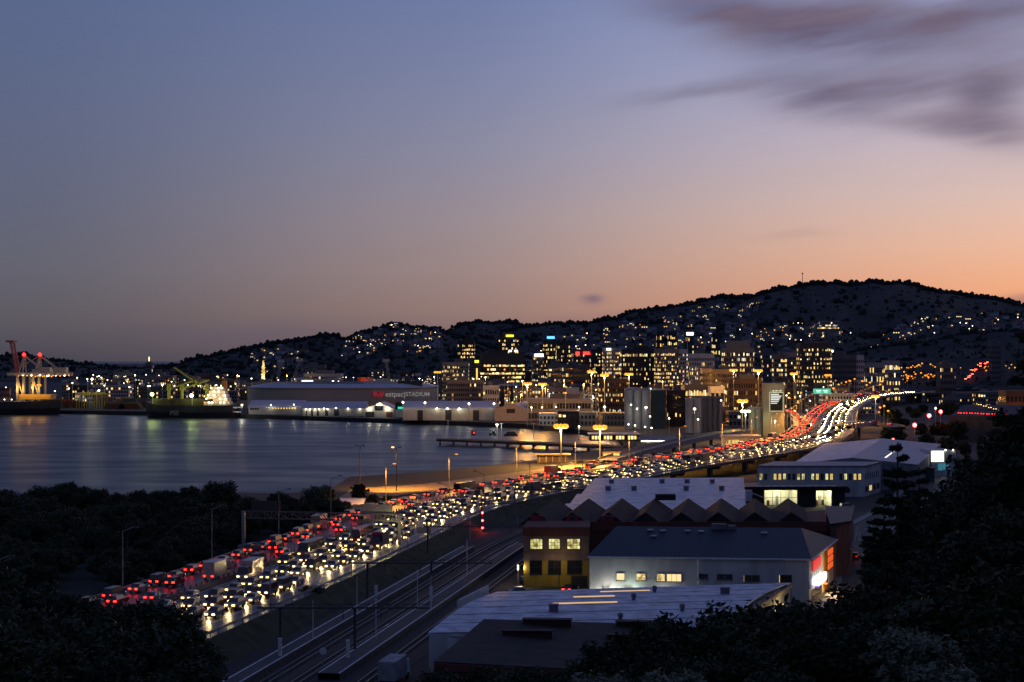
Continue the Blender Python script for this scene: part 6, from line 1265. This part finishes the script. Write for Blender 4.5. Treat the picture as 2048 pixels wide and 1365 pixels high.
for _ in range(110):
    hn_ = rl_.choice(('hill_suburb', 'hill_suburb', 'hill_suburb', 'hill_harbour')); px = rl_.uniform(1060, 2040) if hn_ != 'hill_harbour' else rl_.uniform(690, 880); p = HILLS[hn_](px, rl_.uniform(.4, .95) if hn_ != 'hill_main' else rl_.uniform(.62, .8))
    t = thing('hill_street_lamp', 'tiny street lamp among the hillside houses', 'street lamp', tuple(p), 0, 'hillside street lamps'); mb = MB(); mb.tube((0, 0, 0), (0, 0, 9), .2, n=5); mb.build('pole', steel, t); mb = MB(); mb.ball((0, -.5, 9), .75, 0, 6, 4); mb.build('lamp_head', LM[rl_.choice('oow')], t)
LS = 1.0
# traffic signals (red) by the right-hand junction, and red-lit street
def signal(px, py, Y, k, lab, r=.6):
    q = P(px, py, Y); t = thing('traffic_signal', lab, 'traffic light', (q.x, Y, GZ)); mb = MB(); mb.tube((0, 0, 0), (0, 0, q.z-GZ), .12, n=6); mb.build('pole', steel, t); mb = MB(); mb.box((0, 0, q.z-GZ), (1.0, .5, 2.6)); mb.build('signal_head', dark_steel, t); mb = MB(); mb.ball((0, -.35, q.z-GZ+.6), r, 0, 8, 6); mb.build('lens', k, t); lamp('POINT', t, (0, -1.4, q.z-GZ+.5), 700, (1, .06, .03), .3)
em_sig = em('signal_red', (1, .03, .03), 40); em_grn = em('signal_green', (.05, 1, .6), 20)
signal(1829, 853, 760, em_sig, 'red traffic signal, lowest left of the junction signals', 1.0); signal(1858, 834, 800, em_sig, 'red traffic signal in the middle of the junction', 1.05); signal(1881, 826, 820, em_sig, 'red traffic signal, right-hand one at the junction', .95); signal(1871, 819, 830, em_grn, 'green traffic signal behind the red ones', .4)
signal(1786, 882, 640, em_sig, 'small red signal below the junction near the pine', .4)
# red and white queues on the right-hand roads
for (x0, y0, x1, y1, Y, n, k, lab) in ((1920, 829, 2010, 832, 800, 9, 'l', 'car with red tail lights on the road at the right edge'), (1960, 812, 2030, 832, 820, 8, 'r', 'car with headlights on the road at the right edge')):
    for i in range(n): p = P(lerp(x0, x1, i/(n-1)), lerp(y0, y1, i/(n-1)), Y); d_ = P(x1, y1, Y)-P(x0, y0, Y); a = math.atan2(1, .35 if d_.x > 0 else -.35); car(tuple(p), (a if k == 'l' else a+math.pi), 'sedan', i % 6, lab, lab.replace('car', 'cars'), False, 0, True)
t = thing('right_embankment', 'dark road embankment at the right edge with a queue of cars', 'embankment', (P(1990, 0, 820).x, 820, 0)); o = Vector(t.location); vs = [P(1900, 831.5, 806), P(2060, 833.5, 806), P(2060, 811, 832), P(1930, 809, 832)]
mb = MB(); mb.prism([v.xy for v in vs], 1, 1, z1s=[v.z-.1 for v in vs]); bw(mb, 'bank', dark_conc, t)
t = building(2012, 2060, 784, 900, 4, 6, 'brown', .0, 'reddish brown building cut by the right edge', plant=False)
lamp('POINT', t, (6, -6, 10), 3000, (1, .3, .08), .5)
tl_far = MB(); tl_far.box((0, 0, 0), (.2, 1.2, .6)); tl_far = tl_far.mesh('tail_light', em('brake_light_far', (1, .035, .015), 40))
for i in range(12):
    p = on_hill('hill_right', lerp(1925, 1976, i/11)+rl_.uniform(-4, 4), lerp(748, 708, i/11)+rl_.uniform(-3, 3)); p.z += 2; p.y -= 8; t = thing('braking_car', 'car showing bright red brake lights on the steep street at the far right', 'car', p, R(90), 'braking cars on the steep street'); link('body', KINDS['suv']['body'][i % 6], t); link('window_glass', KINDS['suv']['glass'], t)
    for y in (-.7, .7): l_ = link('tail_light', tl_far, t); l_.location = (-2.4, y, 1)
# ================================================================== SIGN GANTRY
dg = s_at_y(372); pL, pR = MW.off(dg+42, -LW-3.0), MW.off(dg, RW+1.2); zg = 6+6.9
pL, pR = G(487, 1090, 5.0), G(799, 1094, 5.4)
t = thing('sign_gantry', 'overhead sign gantry spanning the motorway, signs seen from behind', 'gantry', (pL.x, pL.y, 4)); zg = P(0, 1029, (pR.y)).z; gl, gr = Vector((pL.x, pL.y, zg)), Vector((pR.x, pR.y, zg)); gal = steel
for p_ in (pL, pR): mb = MB(); mb.box((p_.x, p_.y, (4+zg)/2), (.7, .9, zg-4)); bw(mb, 'column', gal, t); mb = MB(); mb.box((p_.x, p_.y, 4.4), (2.2, 2.2, 1.2)); bw(mb, 'footing', concrete, t)
up = Vector((0, 0, 1.5))
mb = MB()
for dz_ in (Vector(), up): mb.bar(gl-dz_, gr-dz_, .28, .28)
n = 22
for i in range(n): a, b = gl.lerp(gr, i/n), gl.lerp(gr, (i+1)/n); mb.bar(a, b-up, .14) if i % 2 else mb.bar(a-up, b, .14); mb.bar(b, b-up, .14)
bw(mb, 'truss', pm('dark_grey_truss', (.10, .10, .10), .6, .2), t)  # truss in a plain dark grey
for f0, f1, z0, z1, m_, nm in ((.05, .235, -.2, 2.3, dark_steel, 'message_sign'), (.755, .955, -.2, 2.0, pm('sign_back', (.26, .28, .30), .5, .2, 2, metal=.3), 'sign_back')):
    a, b = gl.lerp(gr, f0), gl.lerp(gr, f1); mb = MB(); c = (a+b)/2; L = (b-a).length; mb.box((c.x, c.y+.5, c.z+(z0+z1)/2), (L, .25, z1-z0), math.atan2(b.y-a.y, b.x-a.x)); bw(mb, nm, m_, t)
lamp('POINT', t, gr-Vector(t.location)+Vector((-3, -3.0, -2.2)), 500, (1, .85, .3), .3)
# ================================================================== CATENARY AND SIGNALS
cat_m = pm('catenary_steel', (.045, .045, .048), .7, .2)
for Y, x0, x1, lab in ((222, -37, -12, 'nearest overhead-line portal across the railway'), (271, -29, -3.5, 'second overhead-line portal across the railway'), (330, -19, 7, 'third overhead-line portal, mid railway'), (384, -8.5, 16, 'fourth overhead-line portal, holding the red signals'), (425, 0, 22, 'fifth overhead-line portal beside the viaduct')):
    t = thing('overhead_line_portal', lab, 'portal', (x0, Y, GZ)); zb = 10.0-GZ
    for x in (.8+(2.6 if Y < 300 else 0), x1-x0-.8-(10 if Y < 300 else 0)): mb = MB(); mb.bar((x, 0, 0), (x, 0, zb), .36, .3); mb.build('mast', cat_m, t)
    mb = MB(); mb.bar((0, 0, zb), (x1-x0, 0, zb), .3, .22); mb.bar((0, 0, zb+.55), (x1-x0, 0, zb+.55), .08)
    for i in range(9): a = (x1-x0)*i/9; b = (x1-x0)*(i+1)/9; mb.bar((a, 0, zb), (b, 0, zb+.55), .07)
    mb.build('beam', cat_m, t)
    for x in (x1-x0)*.25, (x1-x0)*.5, (x1-x0)*.72: mb = MB(); mb.tube((x, 0, zb), (x, 0, zb-1.6), .06); mb.tube((x, -.2, zb-1.3), (x, .2, zb-1.3), .14); mb.build('insulator', cat_m, t)
t = thing('overhead_wire', 'overhead contact wires above the railway tracks', 'wire')
mb = MB()
for xc in (-31.3, -27.2, -18.4):
    for z in (8.6, 9.6):
        ys_ = [150, 222, 271, 330, 384, 425, 465]
        for a, b in zip(ys_, ys_[1:]): mb.tube((rx(xc, a), a, z), (rx(xc, b), b, z), .025, n=4)
stuff(mb.build('wire', cat_m, t))
q = P(965, 1060, 382); t = thing('railway_signal', 'railway signal with three red lamps one above another', 'signal', (q.x, 381.2, GZ)); mb = MB(); mb.tube((0, .3, 0), (0, .3, P(0, 1014, 381).z-GZ), .12); mb.build('post', cat_m, t)
for py in (1026, 1041.5, 1056): z = P(0, py, 381.2).z-GZ; mb = MB(); mb.box((0, .1, z), (.55, .2, .75)); mb.build('backplate', dark_steel, t); mb = MB(); mb.ball((0, -.12, z), .24, 0, 8, 6); mb.build('red_lens', em_sig, t); lamp('POINT', t, (0, -.7, z), 70, (1, .05, .03), .15)
# platform lamp posts and small signs
for i, (px, py, h) in enumerate(((626, 1278, 6), (752, 1275, 6), (714, 1224, 6), (862, 1222, 6), (940, 1080, 6), (835, 1222, 7), (934, 1150, 7))):
    p = G(px, py, 4.0); t = thing('platform_post', 'thin pale post standing on the railway platforms', 'post', p, 0, 'posts on the railway platforms'); mb = MB(); mb.tube((0, 0, 0), (0, 0, h), .09, .06, 6); mb.build('pole', white_paint, t); mb = MB(); mb.box((.2, 0, h), (.7, .25, .15)); mb.build('head', dark_steel, t)
for i, (px, py) in enumerate(((560, 1312), (696, 1316), (752, 1200), (862, 1202))):
    p = G(px, py, 4.0); t = thing('white_cabinet', ['white mast sleeve at the nearest portal, left', 'white mast sleeve at the nearest portal, right', 'white mast sleeve at the second portal, left', 'white mast sleeve at the second portal, right'][i], 'mast sleeve', p); mb = MB(); mb.box((0, 0, 1.2), (.5, .45, 2.4)); mb.box((0, 0, 2.45), (.58, .52, .1)); mb.build('sleeve', white_paint, t)
p = G(646, 1345, GZ+.1); t = thing('track_sign', 'round pale trackside sign on a post at the bottom', 'sign', p); mb = MB(); mb.tube((0, 0, 0), (0, 0, 2.6), .07); mb.build('post', steel, t); mb = MB(); mb.tube((0, -.06, 2.9), (0, .0, 2.9), .5, n=16); mb.build('disc', white_paint, t)
p = G(848, 1088, 5); t = thing('roadside_sign', 'small roadside sign with two legs on the railway edge of the motorway', 'sign', p); mb = MB(); mb.box((0, 0, 3.0), (3.2, .2, 1.5)); mb.build('panel', pm('sign_back', (.26, .28, .30)), t)
for x in (-1.1, 1.1): mb = MB(); mb.tube((x, 0, 0), (x, 0, 2.4), .08); mb.build('leg', steel, t)
# pale roofs by the shore beyond the gantry
for px0, px1, y0, y1, lab in ((636, 668, 998, 1018, 'low shore hut with a pale roof left of the round tree'), (672, 722, 994, 1010, 'long low shore hut with a pale roof behind the trees'), (500, 560, 1011, 1020, 'pale flat roof by the shore behind the left trees')):
    a, b = G(px0, y1, 5.5), G(px1, y1, 5.5); t = thing('shore_hut', lab, 'hut', (a.x, a.y, GZ)); L = b.x-a.x; mb = MB(); mb.box((L/2, 5, 1.2), (L, 10, 2.4)); mb.build('wall', white_wall, t); mb = MB(); mb.slab((-.4, -.4, 2.45), (L+.4, -.4, 2.45), (L+.4, 10.4, 3.3), (-.4, 10.4, 3.3), .15); mb.build('roof', white_roof, t)
# ================================================================== TREES
leaf_m = [pm('leaf_dark', (.028, .042, .016), .7, .35, 2), pm('leaf_olive', (.045, .055, .02), .7, .35, 2), pm('leaf_pale', (.16, .17, .11), .7, .3, 2)]
bark_m = pm('bark', (.06, .045, .035), .9, .3, 2)
def leaf_card(mb, c, s, rnd, m=0):
    a = Vector((rnd.gauss(0, 1), rnd.gauss(0, 1), rnd.gauss(0, .6))).normalized(); b = a.orthogonal().normalized(); b = Matrix.Rotation(rnd.uniform(0, 6.3), 3, a) @ b
    mb.add([c-a*s, c+b*s*.45, c+a*s, c-b*s*.45], [(0, 1, 2, 3)], m)
def broadleaf(seed, h, r, nclump, nleaf, ls):
    rnd = random.Random(seed); tr = MB(); lf = MB(); tips = []
    tr.tube((0, 0, -1.5), (0, 0, h*.3), h*.032, h*.024, 7)
    for i in range(7):
        a = 2*math.pi*i/7+rnd.uniform(-.4, .4); p = Vector((0, 0, h*rnd.uniform(.18, .32))); q = Vector((math.cos(a)*r*.5, math.sin(a)*r*.5, h*rnd.uniform(.45, .75))); tr.tube(p, q, h*.016, h*.008, 5)
        for k in range(3): e = q+Vector((rnd.uniform(-1, 1)*r*.4, rnd.uniform(-1, 1)*r*.4, rnd.uniform(0, .25)*h)); tr.tube(q, e, h*.007, h*.003, 4); tips.append(e)
    for k in range(nclump):
        a, u = rnd.uniform(0, 6.28), rnd.random()**.5; zz = rnd.random(); rad = r*math.sin(math.pi*(.12+.8*zz))**.7*u
        c = Vector((math.cos(a)*rad, math.sin(a)*rad, h*(.26+.7*zz)))+Vector((rnd.gauss(0, .1)*r, rnd.gauss(0, .1)*r, 0))
        if k < len(tips): c = tips[k]
        cr = r*rnd.uniform(.14, .30)
        for _ in range(nleaf): v = Vector((rnd.gauss(0, 1), rnd.gauss(0, 1), rnd.gauss(0, .75))); v = v.normalized()*cr*rnd.random()**.4; leaf_card(lf, c+v, ls*rnd.uniform(.4, 1.6), rnd)
    return tr, lf
def conifer(seed, h, r, ls):
    rnd = random.Random(seed); tr = MB(); lf = MB(); tr.tube((0, 0, -1), (0, 0, h*.98), h*.022, .03, 7); z = h*.12
    while z < h*.97:
        for k in range(rnd.randint(4, 7)):
            a = rnd.uniform(0, 6.28); L = r*(1-(z/h)**1.3)*rnd.uniform(.55, 1.1)+.3; q = Vector((math.cos(a)*L, math.sin(a)*L, z+L*rnd.uniform(.05, .35))); p = Vector((0, 0, z)); tr.tube(p, q, .07, .02, 4)
            for j in range(int(26+L*26)): t_ = rnd.uniform(.25, 1.05); c = p.lerp(q, t_)+Vector((rnd.gauss(0, .16)*L*.6, rnd.gauss(0, .16)*L*.6, rnd.gauss(0, .12)*L*.5+.1)); leaf_card(lf, c, ls*rnd.uniform(.6, 1.2), rnd)
        z += h*rnd.uniform(.045, .075)
    return tr, lf
TV = {}
for nm, sd, args in (('a', 1, (9, 4.4, 95, 62, .30)), ('b', 2, (11, 4.6, 105, 62, .32)), ('c', 3, (7, 4.0, 80, 62, .27))):
    tr, lf = broadleaf(sd, *args)
    for mi in range(2): TV[nm+str(mi)] = (tr.mesh('trunk', bark_m), lf.mesh('crown', leaf_m[mi]))
tr, lf = broadleaf(6, 3.2, 2.1, 46, 46, .20); TV['p'] = (tr.mesh('trunk', bark_m), lf.mesh('crown', leaf_m[2])); TV['s'] = (TV['p'][0], lf.mesh('crown', leaf_m[0]))
tr, lf = conifer(8, 16, 4.0, .34); TV['k'] = (tr.mesh('trunk', bark_m), lf.mesh('crown', leaf_m[0]))
tr, lf = conifer(9, 9, 3.0, .30); TV['n'] = (tr.mesh('trunk', bark_m), lf.mesh('crown', leaf_m[0]))
def tree(v, p, s, lab, grp=None, name='tree', sz=1.0, cat='tree'):
    if grp and cat == 'tree':
        px = CX+p[0]/p[1]*F; py = HY+F*(CZ-p[2]-8*s)/p[1]; th = s*H_[v]
        col = {'belt': 0}.get(v, 0); w = ('small ' if th < 6.5 else ('tall ' if th > 9 else 'mid-sized ')) + ('olive ' if v.endswith('1') else '')
        where = ['far left', 'left', 'centre left', 'centre', 'centre right', 'right', 'far right'][max(0, min(6, int((px+100)/2250*7)))]
        dep = 'nearest row' if p[1] < 130 else ('middle row' if p[1] < 168 else 'back row') if p[1] < 260 else ('motorway side' if p[1] < 330 else ('shore side' if p[1] > 385 else 'belt middle')) if p[1] < 500 else ('far' if p[1] > 900 else 'near')
        lab = w + lab + ', ' + where + ', ' + dep; lab = ' '.join(lab.split()[:16]); grp = grp + ': ' + w + where + ' ' + dep
    t = thing(name, lab, cat, p, rt.uniform(0, 6.28), grp); t.scale = (s, s, s*sz); link('trunk', TV[v][0], t); link('crown', TV[v][1], t); return t
rt = random.Random(44)
def slope_tree(px, pytop, Y, v, hh, lab, grp, name='tree'):
    X = (px-CX)/F*Y; g = hz(X, Y); zt = P(0, pytop, Y).z; s = max(.45, (zt-g)/hh); tree(v, (X, Y, g-.2), min(s, 1.35), lab, grp, name, sz=max(1, min(1.35, s/1.35)))
H_ = {'a0': 9, 'b0': 11, 'c0': 7, 'a1': 9, 'b1': 11, 'c1': 7, 'k': 16, 'n': 9}
# foreground mass at the left
for px, py, Y in ((-60, 1140, 150), (10, 1150, 150), (70, 1165, 155), (120, 1185, 150), (170, 1200, 152), (225, 1212, 150), (275, 1208, 158), (318, 1215, 160), (352, 1255, 158), (375, 1290, 152), (40, 1215, 128), (120, 1235, 128), (210, 1250, 128), (300, 1262, 130), (350, 1320, 128), (0, 1260, 110), (100, 1290, 108), (220, 1310, 108), (320, 1345, 108), (-40, 1190, 135), (400, 1335, 140)):
    v = rt.choice(('a0', 'b0', 'c0', 'a1', 'b1')); slope_tree(px, py, Y, v, H_[v], 'dark leafy tree in the lower left foreground', 'foreground trees at the left')
# foreground mass, bottom centre to right
for px, py, Y in ((880, 1345, 150), (960, 1335, 150), (1040, 1338, 148), (1120, 1340, 146), (1190, 1318, 150), (1245, 1290, 150), (1290, 1262, 152), (1335, 1242, 152), (1372, 1250, 150), (1420, 1262, 152), (1465, 1240, 152), (1510, 1222, 155), (1560, 1222, 155), (1600, 1218, 158), (1640, 1222, 160), (1690, 1205, 160), (1740, 1190, 160), (1000, 1360, 120), (1150, 1355, 120), (1300, 1310, 125), (1400, 1320, 125), (1500, 1290, 125), (1600, 1270, 125), (1700, 1250, 125), (1800, 1220, 125), (1250, 1350, 105), (1550, 1340, 105), (1900, 1200, 120)):
    v = rt.choice(('a0', 'b0', 'c0', 'a1', 'c1')); slope_tree(px, py, Y, v, H_[v], 'dark leafy tree in the bottom foreground', 'foreground trees along the bottom')
# right-hand slope
for px, py, Y in ((1745, 1180, 172), (1800, 1120, 182), (1835, 1075, 188), (1868, 1030, 192), (1905, 985, 196), (1935, 940, 200), (1962, 912, 203), (1992, 888, 205), (2025, 875, 205), (2060, 868, 200), (1890, 1080, 168), (1935, 1020, 170), (1975, 970, 170), (2015, 930, 170), (2055, 895, 165), (1790, 1180, 158), (1840, 1150, 150), (1900, 1110, 146), (1965, 1060, 140), (2035, 1010, 135), (1770, 1225, 140), (1855, 1200, 130), (1940, 1160, 120), (2030, 1120, 115), (2000, 1250, 100), (2080, 840, 150), (1870, 1290, 100), (1960, 1330, 85)):
    v = rt.choice(('a0', 'b0', 'c0', 'b1')); slope_tree(px, py, Y, v, H_[v], 'dark tree on the black right-hand slope', 'trees on the right-hand slope')
for px, py, Y in ((1795, 872, 190), (1768, 985, 186), (1838, 925, 196)): slope_tree(px, py, Y, 'k', 16, {1795: 'tall ragged pine standing out against the office and street', 1768: 'shorter pine left of the tallest ragged pine', 1838: 'pine right of the tallest ragged pine'}[px], None, 'pine_tree')
slope_tree(2078, 596, 150, 'k', 16, 'tall dark tree rising above the skyline at the right edge', None, 'pine_tree')
for px, py, Y in ((1800, 1262, 92), (1850, 1270, 90), (1890, 1330, 80), (1330, 1345, 85), (1180, 1350, 88)): X = (px-CX)/F*Y; tree('p', (X, Y, P(0, py, Y).z-3.4), 1.0, 'pale-leaved shrub at the bottom', 'pale shrubs at the bottom', 'shrub', cat='shrub')  # these shrubs are pale by their own leaf colour
# belt between motorway and shore at the left
for _ in range(170):
    Y = rt.uniform(285, 430); x_m = None
    lim = MW.off(s_at_y(Y), -LW-7).x
    X = rt.uniform(-Y*.36, lim)
    v = rt.choice(('a0', 'b0', 'c0', 'a1', 'c1')); hmax = lerp(6, 9.5, (Y-285)/145); tree(v, (X, Y, 2.6), hmax*rt.uniform(.6, 1.0)/H_[v], 'dark tree between motorway and shore', 'trees between motorway and shore', sz=.95)
for px, py, Y, v, lab in ((720, 968, 455, 'b0', 'round dark tree by the sandy shore'), (654, 996, 420, 'n', 'spiky layered conifer in front of the pale shore huts, left'), (690, 1004, 415, 'n', 'spiky layered conifer in front of the pale shore huts, right'), (604, 1006, 425, 'c0', 'low dark bush clump left of the shore huts'), (745, 990, 448, 'c0', 'bush right of the round dark tree'), (775, 992, 450, 'c0', 'second bush right of the round dark tree'), (570, 1004, 430, 'a0', 'dark tree behind the message sign')):
    q = P(px, py, Y); tree(v, (q.x, Y, GZ), (q.z-GZ)/H_[v], lab)
for px, py, Y in ((500, 1240, 238), (470, 1222, 245), (560, 1215, 250), (620, 1178, 265), (840, 1110, 330)): q = P(px, py, Y); tree('s', (q.x, Y, 2.8), max(.5, (q.z-2.8)/3.0), 'low bush on the bank between motorway and railway', 'bushes on the railway bank', 'bush', cat='bush')
# wooded ground behind the junction on the right
for _ in range(60):
    px = rt.uniform(1690, 2060); Y = rt.uniform(640, 1250); X = (px-CX)/F*Y; 
    if min((Vector((X, Y))-p.xy).length for p in MW.p[::6]) < 32: continue
    v = rt.choice(('a0', 'b0', 'c0')); tree(v, (X, Y, GZ), rt.uniform(.7, 1.15), 'dark tree beyond the bend', 'trees right of the motorway bend')
